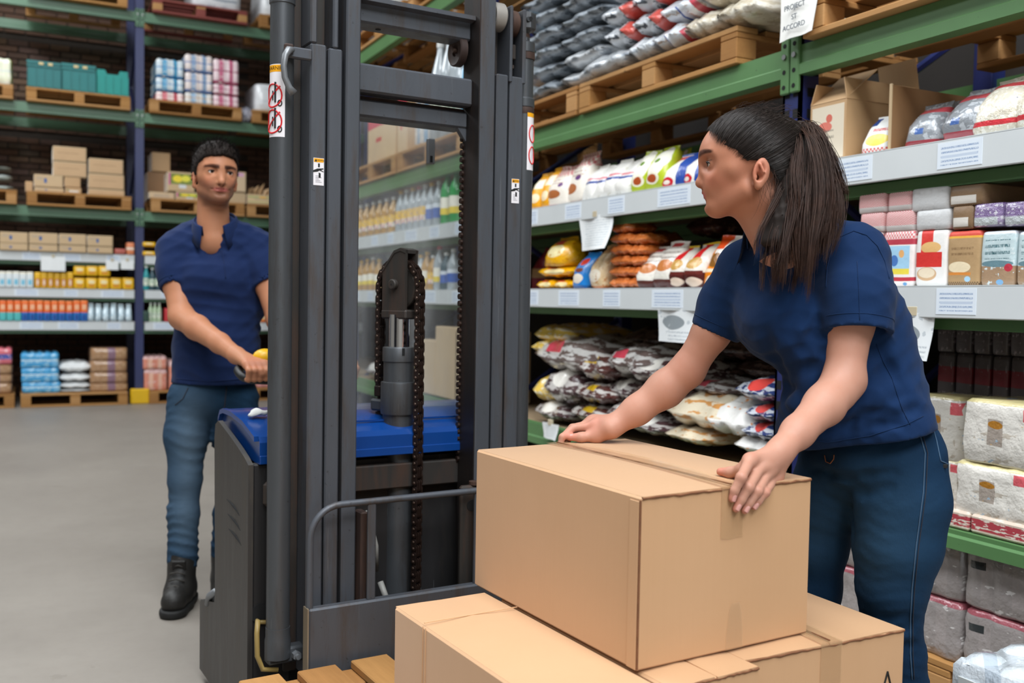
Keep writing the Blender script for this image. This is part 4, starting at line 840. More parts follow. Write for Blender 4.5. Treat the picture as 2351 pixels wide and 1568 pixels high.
stack(2, 'bale', 'pink_bundle', 'bundle', '%s red and white bundle between the man\'s hip and the mast', 590, 660, (870, 835), pack('red_white_bundle', 'e2c8c4', [('k', 6, 0, 1, 'c8484e')], .35), nx=4, nd=3)
# hanging price cards, back rack
for k, (u0, u1, v0, v1) in enumerate(((94, 150, 588, 623), (243, 272, 597, 620), (277, 307, 597, 619))):
    a, b = onY(u0, v0, YB-.03), onY(u1, v1, YB-.03); w_, h = b.x-a.x, a.z-b.z
    t = thing('paper_sheet', ('wide white card hanging from the first shelf of the back rack', 'small white card left of the other, hanging near the navy post', 'small white card hanging right against the navy post')[k], 'sheet', ((a.x+b.x)/2, YB-.04, a.z))
    obj('sheet', G().box(-w_/2, w_/2, -.001, .001, -h, 0).mesh('sheet', M_SHEET), t); obj('clip', G().box(-.015, .015, -.006, .002, -.01, .02, .001).mesh('clip', M_TAPEW), t)
# ================================================================== right rack seen through the mast
M_AMB = mat('amber_drink', 'b98a3a', .12, coat=.5); M_CLR = mat('clear_bottle', 'a9b2b8', .08, spec=.8, coat=.6); M_GRB = mat('green_bottle', '149a48', .1, coat=.6); M_YC = mat('yellow_cap', 'e8b422', .4); M_RC = mat('red_cap', 'c83440', .4); M_GC = mat('green_cap', '2aa84a', .4)
M_LB1 = pack('label_bright', 'e9dccc', [('n', 5, .55, 'd8603a'), ('b', .3, .5, 'f0c040'), ('n', 6, .6, '3a6ab8')], .35); M_LB2 = pack('label_blue_red', 'd8dfe8', [('b', .0, .4, '3a60b0'), ('b', .6, .9, 'c84a5a')], .35); M_LBY = pack('label_yellow', 'ecd044', [('b', .3, .6, 'f4efe0')], .35)
def rb(lb, u, dx, r, h, zb, m_, cap, key, lm): p = onX(u, 600, FX+.05+dx); bot(lb, (FX+.05+dx, p.y, zb), r, h, m_, cap, key, lm)
k = 0
for u in (1046, 1026): rb('%s tall green bottle seen through the mast' % ('front', 'second')[k], u, 0, .05, .36, A, M_GRB, M_GC, 'grn', M_LBY); k += 1
for i, u in enumerate((1006, 990, 975, 961, 947, 933, 920)): rb('%s clear bottle with bright label behind the mast guard, counted from the green bottles' % ORD[i], u, 0, .045, .31, A, M_CLR, (M_WCAP, M_YC, M_WCAP, M_RC, M_YC, M_WCAP, M_YC)[i], 'clr%d' % i, M_LB1 if i > 1 else M_LB2)
for i, u in enumerate((904, 888, 873, 858, 843, 829)): rb('%s amber bottle behind the mast guard, counted from the clear bottles' % ORD[i], u, 0, .05, .28, A, M_AMB, M_WCAP, 'amb', M_LBY if i > 2 else M_LB1)
for i, u in enumerate((1042, 1026, 1010, 996, 982, 968, 950, 872, 858, 845, 832)): rb('%s middle-shelf bottle behind the mast guard, counted from the chain side' % ORD[i], u, 0, .045, (.27, .25, .30, .24, .27, .25, .26, .25, .27, .26, .25)[i], B_, (M_CLR, M_DTEAL, M_CLR, M_AMB, M_AMB, M_CLR, M_AMB, M_AMB, M_AMB, M_AMB, M_AMB)[i], (M_WCAP, M_WCAP, M_RC, M_WCAP, M_YC, M_YC, M_WCAP, M_YC, M_WCAP, M_YC, M_YC)[i], 'mid%d' % i, (M_LB2, M_LB2, M_LBY, M_LB1, M_LBY, M_LBY, M_LBY, M_LBY, M_LBY, M_LBY, M_LBY)[i])
yt = lambda u: onX(u, 350, 2.5).y
pallet('pallet on the top beam seen through the mast, farther one', (2.98, 7.52, P_), 0, 1.2, 1.0); pallet('pallet on the top beam seen through the mast, nearer one', (2.98, 6.28, P_), 0, 1.2, 1.0)
M_RW = pack('carton_red_top', 'd3b690', [('b', .75, 1, 'c8404e'), ('r', .3, .5, .4, .5, 'c84a40')], .7)
for (lb, y, w_, h) in (('carton with red top on the far pallet behind the mast guard', (yt(838)+yt(905))/2, yt(838)-yt(905)-.02, .38), ('second carton with red top beside the first, far pallet', (yt(905)+yt(930))/2, yt(905)-yt(930)-.02, .42)):
    carton(lb, 'box', (2.52+.3, y, PT), RZR, w_, .6, h, M_CARDA, None, M_RW)
for k in range(3): SEED[0] += 1; thing('wrapped_block', 'pale blue wrapped block on the nearer pallet behind the mast, %s from the mast beam' % ORD[k], 'bale', (2.53+.35, 6.64-.40*k, PT), RZR, None, g_bale(.36, .6, .45, 4, 4, SEED[0]).mesh('wrapped_block', M_W1 if k else M_W5, 60))
for k in range(3): bot('%s large clear water bottle high behind the mast pulley' % ORD[k], (2.6, 6.35-.16*k, PT), .07, .72, M_CLR, M_WCAP, 'wat', M_GLB)
for k, (u0, u1, v0, z) in enumerate(((1000, 1050, 750, FL+.01), (960, 1000, 780, FL+.01), (1046, 1090, 760, FL+.01))): rr('carton', 'carton', 'box', ('buff carton on the low level seen beside the chain', 'lower buff carton on the low level behind the cylinder', 'buff carton on the low level hidden by the right mast')[k], u0, u1, v0, z, .4, M_CARDB)
for k, (u0, u1) in enumerate(((828, 880), (880, 940))): heap(('clear grey bale on the low level seen left of the cylinder', 'clear bale on the low level just behind the cylinder')[k], u0, u1, 830, 905, (M_CB, M_CY)[k])

for lb, y in (('high pallet on the upper green beam, nearest the mast top', 6.1), ('high pallet on the upper green beam seen over the mast cross member', 7.4), ('high pallet on the upper green beam, farthest from the camera', 8.75)): pallet(lb, (2.98, y, 3.27+.002), 0, 1.2, 1.0)
M_SKH = film('c4c8c6', 'a8aca4', .58)
for k, y in enumerate((7.4, 8.75)): SEED[0] += 1; thing('wrapped_block', ('pale wrapped load on the high pallet over the mast cross member', 'pale wrapped load on the farthest high pallet')[k], 'bale', (2.98, y, 3.27+.154), RZR, None, g_bale(1.0, .85, .7, 4, 4, SEED[0]).mesh('wrapped_block', M_SKH, 60))
# ================================================================== stacker truck (its own frame: a across the mast, b away from the load, h up)
TYAW = math.radians(4.3); TX = Vector((math.cos(TYAW), math.sin(TYAW), 0)); TY = Vector((-math.sin(TYAW), math.cos(TYAW), 0))
TA, TB = 1.17, 2.75
def tw(a, b, h=0.): return TX*a+TY*b+Vector((0, 0, h))
def tl(p): return Vector((p.dot(TX), p.dot(TY), p.z))
def metal(name, a, b_, rust, rough=.48, met=.35, thr=.62):
    s = NT(name); f = s.noise(2.2, 5, .65, stretch=(2.5, 2.5, .8)); r = s.noise(6, 6, .7, stretch=(2.6, 2.6, .32)); sp = s.noise(55, 4, .7)
    c = s.mix(f, lin(a), lin(b_)); c = s.mix(s.math('MINIMUM', s.math('MAXIMUM', s.math('MULTIPLY', s.math('SUBTRACT', r, thr-.10), 4.), 0.), .7), c, lin(rust)); c = s.mix(s.math('MULTIPLY', s.math('GREATER_THAN', sp, .68), .5), c, lin('2a2625'))
    sc_ = s.math('GREATER_THAN', s.noise(3, 2, .5, stretch=(40, 40, 1.5)), .74); c = s.mix(s.math('MULTIPLY', sc_, .18), c, lin('8d9094'))
    s.bump(s.math('ADD', r, s.math('MULTIPLY', sp, .3)), .16, .004)
    return s.fin(c, s.math('ADD', s.math('MULTIPLY', r, .3), rough-.12), met)
M_MAST = metal('mast_grey_steel', '44474c', '5a5e66', '4a3e35', .46, .35, .60); M_MASTD = metal('mast_dark_steel', '2c2a2a', '38342f', '4a352a', .6, .3, .55); M_RUST = metal('rusty_brown_steel', '3c2c27', '2e2320', '50372b', .65, .2, .5)
M_CYL = metal('cylinder_steel', '46484b', '565a5f', '3c3530', .40, .5, .60); M_CHN = metal('oiled_chain', '352823', '2b211e', '4b362c', .42, .6, .6); M_PIN = metal('chain_pin', '5b4a42', '6b5a50', '4b362c', .35, .7)
M_BODY = metal('graphite_panel', '302f2e', '3a3735', '4e463b', .45, .15, .62); M_BODYD = metal('dark_panel', '201f20', '2a292a', '3a342e', .5, .2, .66)
M_TBLUE = paint('truck_blue', '0d3c80', '0a2f66', .22); M_CHR = mat('chrome_rod', 'd8dade', .06, 1, var=.02)
M_RUB = mat('black_rubber', '151617', .5); M_YELP = mat('yellow_plastic', 'e8b416', .35); M_REDP = mat('red_plastic', 'b81c24', .35); M_GREYP = mat('light_grey_steel', '7d8084', .4, .4)
TRK = thing('stacker_truck', 'dark grey and blue pedestrian stacker truck with tall lifting mast', 'stacker', tuple(tw(TA, TB)), TYAW)
def tp(name, g, m_, parent=None, smooth=False):
    g.v = [(x-TA, y-TB, z) for x, y, z in g.v]
    return obj(name, g.mesh(name, m_, smooth), parent or TRK)
HT = 2.46; LO = .2; BV = .004
# mast columns (front face at b=2.50)
def column(name, a0, a1, h1, b0=2.50, b1=2.60, m_=None): return tp(name, G().box(a0, a1, b0, b1, LO, h1, BV), m_ or M_MAST)
column('outer_column', .867, .912, 1.902); tp('column_flange', G().box(.867, .886, 2.50, 2.60, 1.903, HT, BV), M_MAST); tp('column_web', G().box(.887, .93, 2.57, 2.585, LO, HT), M_MASTD)
column('middle_column', .919, .959, 1.898, 2.505); tp('column_flange', G().box(.931, .947, 2.505, 2.60, 1.899, HT, BV), M_MAST); tp('column_web', G().box(.948, .964, 2.57, 2.585, LO, HT), M_MASTD)
column('inner_column', .967, 1.009, HT, 2.50, 2.605)
column('inner_column', 1.381, 1.430, HT, 2.50, 2.605); tp('rubbed_inner_face', G().box(1.3775, 1.3805, 2.504, 2.602, LO, HT), metal('greasy_dark_channel', '262120', '1c1918', '3a2820', .5, .3, .6))
column('middle_column', 1.438, 1.478, 1.900, 2.505); tp('column_flange', G().box(1.480, 1.490, 2.502, 2.60, 1.88, 2.105, .003), M_MAST)
column('outer_column', 1.484, 1.530, 1.899, 2.505); tp('column_flange', G().box(1.524, 1.536, 2.502, 2.60, 1.88, 2.10, .003), M_MAST)
tp('column_web', G().box(1.431, 1.50, 2.58, 2.595, LO, 2.06), M_MASTD); tp('column_web', G().box(1.492, 1.523, 2.57, 2.585, LO, 2.06), M_MASTD)
tp('mast_roller', G().cyl((0, 2.545, 2.075), .042, 1.436, 1.474, 24, 'x', .004), mat('worn_white_roller', 'a9a49e', .4, .4), None, 40); tp('mast_roller', G().cyl((0, 2.545, 2.062), .040, 1.494, 1.520, 24, 'x', .004), M_RUST, None, 40)
tp('chain_anchor', G().box(1.497, 1.518, 2.53, 2.56, 1.955, 2.0, .003).cyl((1.508, 2.545, 0), .006, 1.90, 1.96, 10).cyl((1.508, 2.545, 0), .011, 1.93, 1.94, 6), M_MASTD)
# lift cylinders at the sides
tp('side_cylinder', G().lathe([(.031, .33), (.031, 1.995), (.0335, 1.997), (.0335, HT), (.0, HT)], 40, (.80, 2.53, 0)), M_CYL, None, 40)
tp('cylinder_foot', G().lathe([(.0345, .262), (.0345, .31), (.0325, .318), (.0325, .345)], 32, (.80, 2.53, 0)).box(.77, .885, 2.515, 2.555, .245, .288, .006), M_CYL, None, 40)
tp('foot_bolt', G().cyl((.845, 0, .266), .012, 2.498, 2.515, 6, 'y').cyl((.845, 0, .266), .007, 2.488, 2.5, 12, 'y'), M_GREYP)
tp('hose', G().tube([(.755, 2.56, .36), (.748, 2.545, .33), (.748, 2.54, .27), (.76, 2.53, .235), (.80, 2.525, .228)], .007, 8), mat('yellowed_hose', '8a7440', .5), None, True)
tp('side_cylinder', G().lathe([(.031, .33), (.031, 1.82), (.033, 1.822), (.033, 1.845), (.0285, 1.85), (.0285, 1.985), (.031, 1.987), (.031, 2.015), (.016, 2.022), (.014, 2.045), (.024, 2.055)], 36, (1.562, 2.555, 0)), M_CYL, None, 40)
tp('cylinder_rust_ring', G().lathe([(.0315, 1.80), (.0322, 1.805), (.0322, 1.818), (.0315, 1.82)], 32, (1.562, 2.555, 0)).lathe([(.0315, 1.965), (.0318, 1.97), (.0318, 1.985)], 32, (1.562, 2.555, 0)).lathe([(.015, 2.022), (.0155, 2.043)], 20, (1.562, 2.555, 0)), M_RUST, None, 40)
tp('cylinder_top_nut', G().cyl((1.562, 2.555, 0), .034, 2.052, 2.105, 8, 'z', .005).cyl((1.553, 0, 2.08), .007, 2.519, 2.523, 12, 'y'), M_CYL)
tp('nut_hole', G().cyl((1.560, 0, 2.082), .0065, 2.5185, 2.5225, 12, 'y'), M_HOLE)
tp('cover_strip', G().box(.832, .866, 2.575, 2.59, LO, HT), M_MASTD)
# cross members
tp('cross_member', G().box(1.009, 1.381, 2.56, 2.64, 1.996, 2.056, .006).prism([(2.556, 2.056), (2.556, 2.046), (2.53, 2.05), (2.53, 2.062)], 1.009, 1.381, 'x'), M_MAST)
tp('cross_member', G().box(1.009, 1.381, 2.545, 2.60, 1.803, 1.882, .006), M_MAST); tp('cross_member', G().box(1.009, 1.381, 2.575, 2.66, 1.741, 1.790, .006), M_MAST)
tp('cross_rib', G().box(1.009, 1.381, 2.60, 2.62, 1.780, 1.803), M_RUST)
tp('drain_hole', G().cyl((1.10, 2.60, 0), .008, 1.9945, 1.996, 12), M_HOLE)
tp('cross_member', G().box(1.009, 1.381, 2.60, 2.63, .675, .748, .004), M_MASTD)
tp('gusset', G().box(1.009, 1.04, 2.60, 2.62, .63, .675), M_MASTD); tp('gusset', G().prism([(1.381, 1.742), (1.381, 1.70), (1.35, 1.742)], 2.58, 2.6, 'y'), M_MAST)
# carriage chain sheave upper right
sh = tp('chain_pulley', G().lathe([(.006, -.004), (.016, -.004), (.018, -.010), (.036, -.010), (.042, -.013), (.046, -.010), (.046, .010), (.04, .013), (.0, .013)], 32, (1.357, 2.60, 1.972), 'x'), M_RUST, None, 35)
tp('pulley_pin', G().cyl((0, 2.60, 1.972), .008, 1.338, 1.35, 14, 'x'), M_PIN, None, 40)
# mast guard pane
def glass():
    s = NT('mast_guard_pane'); t = s.t; tr = s.n('ShaderNodeBsdfTransparent'); tr.inputs[0].default_value = (.90, .92, .92, 1)
    gl = s.n('ShaderNodeBsdfGlossy'); gl.inputs['Roughness'].default_value = .04; df = s.n('ShaderNodeBsdfDiffuse'); df.inputs[0].default_value = (.85, .87, .88, 1)
    mx = s.n('ShaderNodeMixShader'); fr = s.n('ShaderNodeFresnel'); fr.inputs[0].default_value = 1.45; t.links.new(fr.outputs[0], mx.inputs[0]); t.links.new(tr.outputs[0], mx.inputs[1]); t.links.new(gl.outputs[0], mx.inputs[2])
    m2 = s.n('ShaderNodeMixShader'); sm = s.noise(4, 5, .7, stretch=(1, 1, .35)); s.put(m2.inputs[0], s.math('ADD', s.math('MULTIPLY', s.math('MAXIMUM', s.math('SUBTRACT', sm, .42), 0.), .5), .10))
    t.links.new(mx.outputs[0], m2.inputs[1]); t.links.new(df.outputs[0], m2.inputs[2]); t.links.new(m2.outputs[0], t.nodes['Material Output'].inputs[0]); return s.m
tp('guard_pane', G().box(.98, 1.56, 2.800, 2.805, .80, 1.79), glass())
tp('pane_fixing', G().box(1.352, 1.378, 2.785, 2.80, 1.66, 1.74, .003), M_GREYP); tp('pane_slot', G().box(1.360, 1.368, 2.783, 2.785, 1.665, 1.685), M_HOLE)
# centre lift cylinder
CA, CB = 1.205, 2.66
tp('lift_cylinder', G().lathe([(.0455, .27), (.0455, .888), (.0525, .889), (.0535, .893), (.0535, .980), (.0525, .984), (.046, .986), (.046, 1.045)], 40, (CA, CB, 0)), M_CYL, None, 35)
tp('gland_nut', G().lathe([(.046, 1.044), (.049, 1.046), (.049, 1.085), (.047, 1.088), (.034, 1.089)], 40, (CA, CB, 0)), M_CYL, None, 35)
tp('nut_notch', G().box(CA-.012, CA-.004, CB-.0505, CB-.048, 1.066, 1.087), M_HOLE)
tp('piston_rod', G().cyl((CA, CB, 0), .0315, 1.085, 1.185, 40), M_CHR, None, 40)
tp('clamp_ring', G().lathe([(.0465, .694), (.053, .694), (.053, .722), (.0465, .722)], 36, (CA, CB, 0)).box(CA-.10, CA-.045, CB-.012, CB+.012, .694, .722, .004).box(CA+.045, CA+.075, CB-.012, CB+.012, .694, .722, .004), M_CYL, None, 35)
tp('clamp_bolt', G().cyl((CA-.082, 0, .708), .013, CB-.028, CB-.012, 6, 'y').cyl((CA-.082, 0, .708), .007, CB-.038, CB-.02, 12, 'y'), M_GREYP)
# chain head with sprocket, turned a little on the rod; the chain runs over it front to back
CA, CB = CA, CB
HYAW = math.radians(23)
def hp_(name, g, m_, smooth=False): return obj(name, g.mesh(name, m_, smooth), TRK, (CA-TA, CB-TB, 0), (0, 0, HYAW))
b0, b1 = -.046, .046
prof = [(b0, 1.186), (b1, 1.186), (b1, 1.318), (b0+.046, 1.374), (b0+.02, 1.382), (b0, 1.376)]
for x in (-1, 1): hp_('head_plate', G().prism(prof, x*.0225-.0045, x*.0225+.0045, 'x'), M_MASTD)
hp_('head_base', G().box(-.029, .029, b0-.005, b1+.005, 1.172, 1.200, .005), M_MASTD); hp_('head_cap', G().prism([(b0, 1.376), (b0+.02, 1.382), (b0+.046, 1.374), (b1, 1.318), (b1, 1.310), (b0+.044, 1.366), (b0+.02, 1.373), (b0, 1.366)], -.029, .029, 'x'), M_MASTD)
SPR, SH = .073, 1.268
hp_('sprocket', G().lathe([(.0, -.008), (SPR-.010, -.008), (SPR-.005, -.004), (SPR-.005, .004), (SPR-.010, .008), (0, .008)], 40, (0, 0, SH), 'x'), M_MASTD, 35)
hp_('sprocket_pin', G().cyl((0, -.004, SH+.006), .0155, -.042, -.026, 20, 'x', .003), M_MASTD, 35); hp_('pin_mark', G().cyl((0, -.004, SH+.006), .0028, -.0428, -.0418, 10, 'x'), M_HOLE)
def link_mesh(inner):
    g = G(); p = .0195; pts = []
    for i in range(7): t = math.pi/2+math.pi*i/6; pts.append((.0085*math.cos(t)*.9, -p/2+.0085*math.sin(t)*0+(-.0085*abs(math.sin(math.pi*i/6)))))
    out = [(.0085*math.cos(math.pi*i/6), p/2+.0085*math.sin(math.pi*i/6)) for i in range(7)]
    out += [(.0055, 0)][:0]+[(-.0085*math.cos(math.pi*i/6), -p/2-.0085*math.sin(math.pi*i/6)) for i in range(7)]
    w0 = .0085 if inner else .0125
    for s in (-1, 1): g.prism(out, s*w0-.0018, s*w0+.0018, 'x')
    g.prism(out, -.0018, .0018, 'x') if inner else None
    for zz_ in (-p/2, p/2): g.cyl((0, 0, zz_), .0052, -w0, w0, 8, 'x')
    if not inner:
        g.cur = 1
        for zz_ in (-p/2, p/2): g.cyl((0, 0, zz_), .0036, -w0-.0042, w0+.0042, 8, 'x', .001)
    return g.mesh('chain_link', [M_CHN, M_PIN])
LNK = [link_mesh(False), link_mesh(True)]
def chain(path):
    c = obj('lift_chain', None, TRK, (CA-TA, CB-TB, 0), (0, 0, HYAW)); P = [Vector((0, y, z)) for y, z in path]; pitch = .0195; L = [0]
    for i in range(1, len(P)): L.append(L[-1]+(P[i]-P[i-1]).length)
    def pos(s):
        for i in range(1, len(P)):
            if s <= L[i]: return P[i-1].lerp(P[i], (s-L[i-1])/(L[i]-L[i-1]))
        return P[-1]
    k = 0; s = pitch/2
    while s+pitch/2 < L[-1]:
        p0, p1 = pos(s-pitch/2), pos(s+pitch/2); m_ = (p0+p1)/2; d = p1-p0
        obj('chain_link', LNK[k % 2], c, (.001, m_.y, m_.z), (math.atan2(-d.y, d.z), 0, 0)); s += pitch; k += 1
    return c
R_ = SPR+.006
wrap = [(-R_*math.cos(t), SH+R_*math.sin(t)) for t in np.linspace(0, math.pi, 19)]
chain([(-R_, .30)]+wrap+[(R_, .96)])
hp_('chain_anchor', G().box(-.013, .015, R_-.012, R_+.012, .935, .968, .003).cyl((0, R_, 0), .006, .84, .94, 10).cyl((0, R_, 0), .012, .866, .888, 6).cyl((0, R_, 0), .010, .842, .858, 6), M_CHN)
hp_('anchor_bracket', G().box(-.02, .02, .03, R_+.022, .892, .928, .006), M_CYL)
g = G()
for k in range(48): g.cyl((0, 2.598, .75+k*.0205), .0088, 1.3705, 1.3785, 8, 'x')
tp('mast_chain', g, M_CHN).__setitem__('kind', 'stuff')
# carriage: face plate, load guard
tp('carriage_plate', G().box(.850, 1.62, 2.425, 2.455, .215, .412, .005), M_MAST)
gp = [(.857, .412), (.857, .56)]+[(.857+.085*(1-math.cos(t)), .595+.085*math.sin(t)) for t in np.linspace(0, math.pi/2, 9)]+[(1.52, .682)]+[(1.53+.085*math.sin(t), .597+.085*math.cos(t)) for t in np.linspace(0, math.pi/2, 9)]+[(1.615, .41)]
tp('load_guard', G().tube([(a, 2.440, h) for a, h in gp], .0095, 8), M_MAST, None, 50)
for a in (1.03, 1.36): tp('guard_bar', G().box(a-.012, a+.012, 2.434, 2.446, .41, .678, .003), M_MAST)
tp('plate_edge', G().box(.846, .850, 2.424, 2.458, .215, .414), mat('bare_plate_edge', '8a7d6a', .5, .3))
tp('carriage_post', G().box(1.325, 1.40, 2.475, 2.496, .25, .69, .006), M_MASTD); tp('post_hole', G().cyl((1.36, 0, .632), .017, 2.473, 2.4755, 20, 'y'), M_HOLE); tp('carriage_pin', G().cyl((1.375, 2.486, 0), .018, .69, .70, 16), M_RUST)
tp('carriage_shoe', G().box(1.012, 1.034, 2.47, 2.52, .30, .645, .004), M_RUST)
tp('hydraulic_hose', G().tube([(1.085, 2.60, .62), (1.10, 2.57, .52), (1.115, 2.60, .44)], .007, 8), mat('grey_hose', '8d8c88', .5), None, True); tp('hydraulic_hose', G().tube([(1.105, 2.55, .42), (1.112, 2.53, .385), (1.128, 2.53, .35), (1.135, 2.54, .30)], .009, 8), mat('grey_hose', '8d8c88', .5), None, True)
for a in (.92, 1.40): tp('fork', G().prism([(1.30, .135), (2.40, .135), (2.46, .135), (2.46, .21), (2.40, .197), (1.32, .158)], a, a+.11, 'x'), M_MASTD)
for a in (.775, 1.52): tp('straddle_leg', G().box(a, a+.06, 2.30, 2.75, .02, .1, .01), M_MASTD)
for a in (.78, 1.525): tp('load_wheel', G().cyl((0, 2.36, .045), .043, a, a+.05, 20, 'x', .004), M_RUB, None, 40)
# body
side = [(2.60, .03), (2.60, .775)]+[(2.60+.34*math.sin(t), .775+.088*math.sin(t)**.8) for t in np.linspace(.12, 1.25, 8)]+[(2.955, .845), (2.965, .80), (2.95, .33), (2.96, .30), (3.13, .262), (3.14, .25), (3.14, .035)]
tp('side_panel', G().prism(side, .738, .752, 'x'), M_BODY); tp('side_panel', G().prism(side, 1.608, 1.622, 'x'), M_BODY)
core = [(2.64, .05), (2.64, .76), (2.93, .80), (2.93, .32), (3.12, .25), (3.12, .05)]
tp('chassis', G().prism(core, .753, 1.607, 'x'), M_BODYD)
for k in range(3):
    g = G(); c0 = tl(pl(520+2*k, 1146+34*k, TX, .737)); c1 = tl(pl(536+2*k, 1162+34*k, TX, .737)); c2 = tl(pl(549+2*k, 1184+34*k, TX, .737))
    g.tube([(.7385, c0.y, c0.z), (.7385, (c0.y+c1.y)/2, (c0.z+c1.z)/2+.001), (.7385, c1.y, c1.z), (.7385, (c1.y+c2.y)/2, (c1.z+c2.z)/2+.0015), (.7385, c2.y, c2.z)], [.001, .003, .0042, .003, .001], 8)
    tp('vent_slot', g, M_HOLE)
tp('front_panel', G().box(.753, .86, 2.606, 2.638, .05, .775, .004), M_BODYD)
ph = tl(pl(598, 1408, TY, 2.604)); tp('panel_hole', G().cyl((ph.x, 0, ph.z), .027, 2.603, 2.6065, 24, 'y'), M_HOLE); tp('panel_pipe', G().tube([(ph.x-.02, 2.62, ph.z-.01), (ph.x-.005, 2.598, ph.z-.022), (ph.x+.04, 2.59, ph.z-.026)], .006, 8), mat('yellowed_hose', '8a7440', .5), None, True)
tp('bumper_pad', G().box(.775, .83, 2.572, 2.606, .655, .735, .022), M_MASTD)
bl = [(2.592, .776), (2.592, .835), (2.602, .850), (2.72, .880), (2.84, .893), (2.93, .893), (2.965, .885), (2.985, .86), (2.985, .82), (2.93, .80), (2.64, .776)]
tp('blue_cover', G().prism(bl, .766, 1.594, 'x'), M_TBLUE, None, 25); tp('cover_lip', G().box(.766, 1.594, 2.588, 2.594, .776, .800, .002), M_TBLUE)
tp('cover_edge', G().prism([(b, h+.002) for b, h in bl[2:8]]+[(b, h-.012) for b, h in bl[2:8][::-1]], .753, .766, 'x'), M_TBLUE, None, 25)
tp('cover_recess', G().box(.95, 1.45, 2.66, 2.665, .868, .874), M_TBLUE)
cl = tl(onZ(592, 952, .893)); g = G(); g.sphere((cl.x, cl.y, .897), (.03, .022, .012), 14, 8); g.v = [(x+.006*math.sin(y*160), y+.004*math.sin(x*190), max(z, .893)+.004*math.sin(x*140+y*90)) for x, y, z in g.v]; tp('rag', g, mat('white_rag', 'd8d8d4', .8), None, True)
tp('foot_guard', G().tube([(.746, 2.97, .33), (.742, 3.03, .30), (.742, 3.05, .27)], .012, 8), M_GREYP, None, True)
for (a, b, r) in ((1.17, 2.98, .11),): tp('drive_wheel', G().cyl((0, b, .112), r, a-.05, a+.05, 28, 'x', .01), M_RUB, None, 40)
for a in (.80, 1.50): tp('castor', G().cyl((0, 3.02, .06), .058, a, a+.045, 20, 'x', .006), M_RUB, None, 40)
# tiller
hp = tl(at(590, 850, 3.50)); ha, hbb, hh = hp.x, hp.y, hp.z
tp('tiller_arm', G().tube([(1.17, 2.96, .80), (1.17, 3.12, .93), (1.17, hbb-.10, hh-.05), (1.17, hbb-.03, hh)], .024, 10), M_RUB, None, True)
w_ = 1.17-.955; lp = []
for t in np.linspace(0, 2*math.pi, 33): lp.append((1.17+w_*math.copysign(abs(math.cos(t))**.45, math.cos(t)), hbb+.02+.075*math.copysign(abs(math.sin(t))**.6, math.sin(t)), hh-.012+.022*math.copysign(abs(math.sin(t))**.6, math.sin(t))))
tp('handle_loop', G().tube(lp, .0155, 12, False), M_RUB, None, True)
HND = (1.17, hbb, hh)
tp('tiller_head', G().box(1.07, 1.27, hbb-.05, hbb+.06, hh-.02, hh+.075, .02), M_RUB, None, 40)
for s in (-1, 1): tp('drive_switch', G().sphere((1.17+s*.125, hbb+.015, hh+.045), (.045, .032, .032), 16, 10), M_YELP, None, True)
tp('belly_button', G().box(1.09, 1.25, hbb+.03, hbb+.085, hh+.06, hh+.095, .012), M_REDP, None, 40)
# lock hook on the left cylinder
hk = tp('hook_bracket', G().box(.795, .868, 2.485, 2.50, 1.852, 1.882, .004), M_MAST)
tp('hook', G().tube([(.812, 2.482, 1.872), (.800, 2.474, 1.868), (.790, 2.47, 1.852), (.785, 2.468, 1.825), (.788, 2.468, 1.795), (.800, 2.468, 1.770), (.812, 2.470, 1.758)], [.008, .010, .0085, .008, .008, .009, .012], 10), M_GREYP, None, True); tp('hook_joint', G().box(.79, .815, 2.476, 2.488, 1.862, 1.886, .004), M_RUST)
# stickers
M_STW = mat('sticker_white', 'e9e6ea', .35, var=.02); M_STY = mat('sticker_amber', 'f0a818', .35, var=.02); M_STK = mat('sticker_black', '17191a', .5); M_STR = mat('sticker_red', 'd81e24', .4)
def warn(a, b, h0, h1, w_):
    t = tp('warning_sticker', G().box(a-w_/2, a+w_/2, b-.0009, b, h0, h1), M_STW); H = h1-h0; c = (h0+h1)/2
    tp('sticker_header', G().box(a-w_/2+.001, a+w_/2-.001, b-.0013, b-.0009, h1-.011, h1-.001), M_STY, t)
    o = obj('lettering', text_mesh('WARNING', .0050, M_STK, .0002), t, (a-TA+.0025, b-.0014-TB, h1-.006), (math.pi/2, 0, 0)); o['label'] = 'WARNING lettering'
    tp('warning_mark', G().prism([(a-w_/2+.003, h1-.0095), (a-w_/2+.0095, h1-.0095), (a-w_/2+.0062, h1-.003)], b-.0016, b-.0013, 'y'), M_STK, t)
    y0 = c+.004
    tp('pictogram', G().prism([(a-.002, y0+.008), (a+.003, y0+.008), (a+.003, y0+.018), (a-.002, y0+.018)], b-.0014, b-.0009, 'y').prism([(a-.015, y0-.001), (a-.004, y0+.004), (a+.013, y0+.006), (a+.013, y0+.003), (a+.003, y0), (a-.003, y0-.004), (a-.015, y0-.006)], b-.0014, b-.0009, 'y').prism([(a, y0-.020), (a+.0055, y0-.020), (a+.0055, y0-.008), (a, y0-.006)], b-.0014, b-.0009, 'y').prism([(a+.002, y0+.003), (a+.014, y0-.003), (a+.013, y0-.0045), (a+.001, y0+.0)], b-.0014, b-.0009, 'y'), M_STK, t)
    g = G()
    for k in range(5): g.box(a-w_/2+.006, a+w_/2-.006-.004*(k % 3), b-.0012, b-.0009, h0+.008+.004*k, h0+.0092+.004*k)
    tp('small_print', g, mat('small_print_grey', '8a8890', .5), t)
warn(.892, 2.4998, 1.530, 1.602, .029); warn(1.507, 2.5048, 1.524, 1.596, .026)
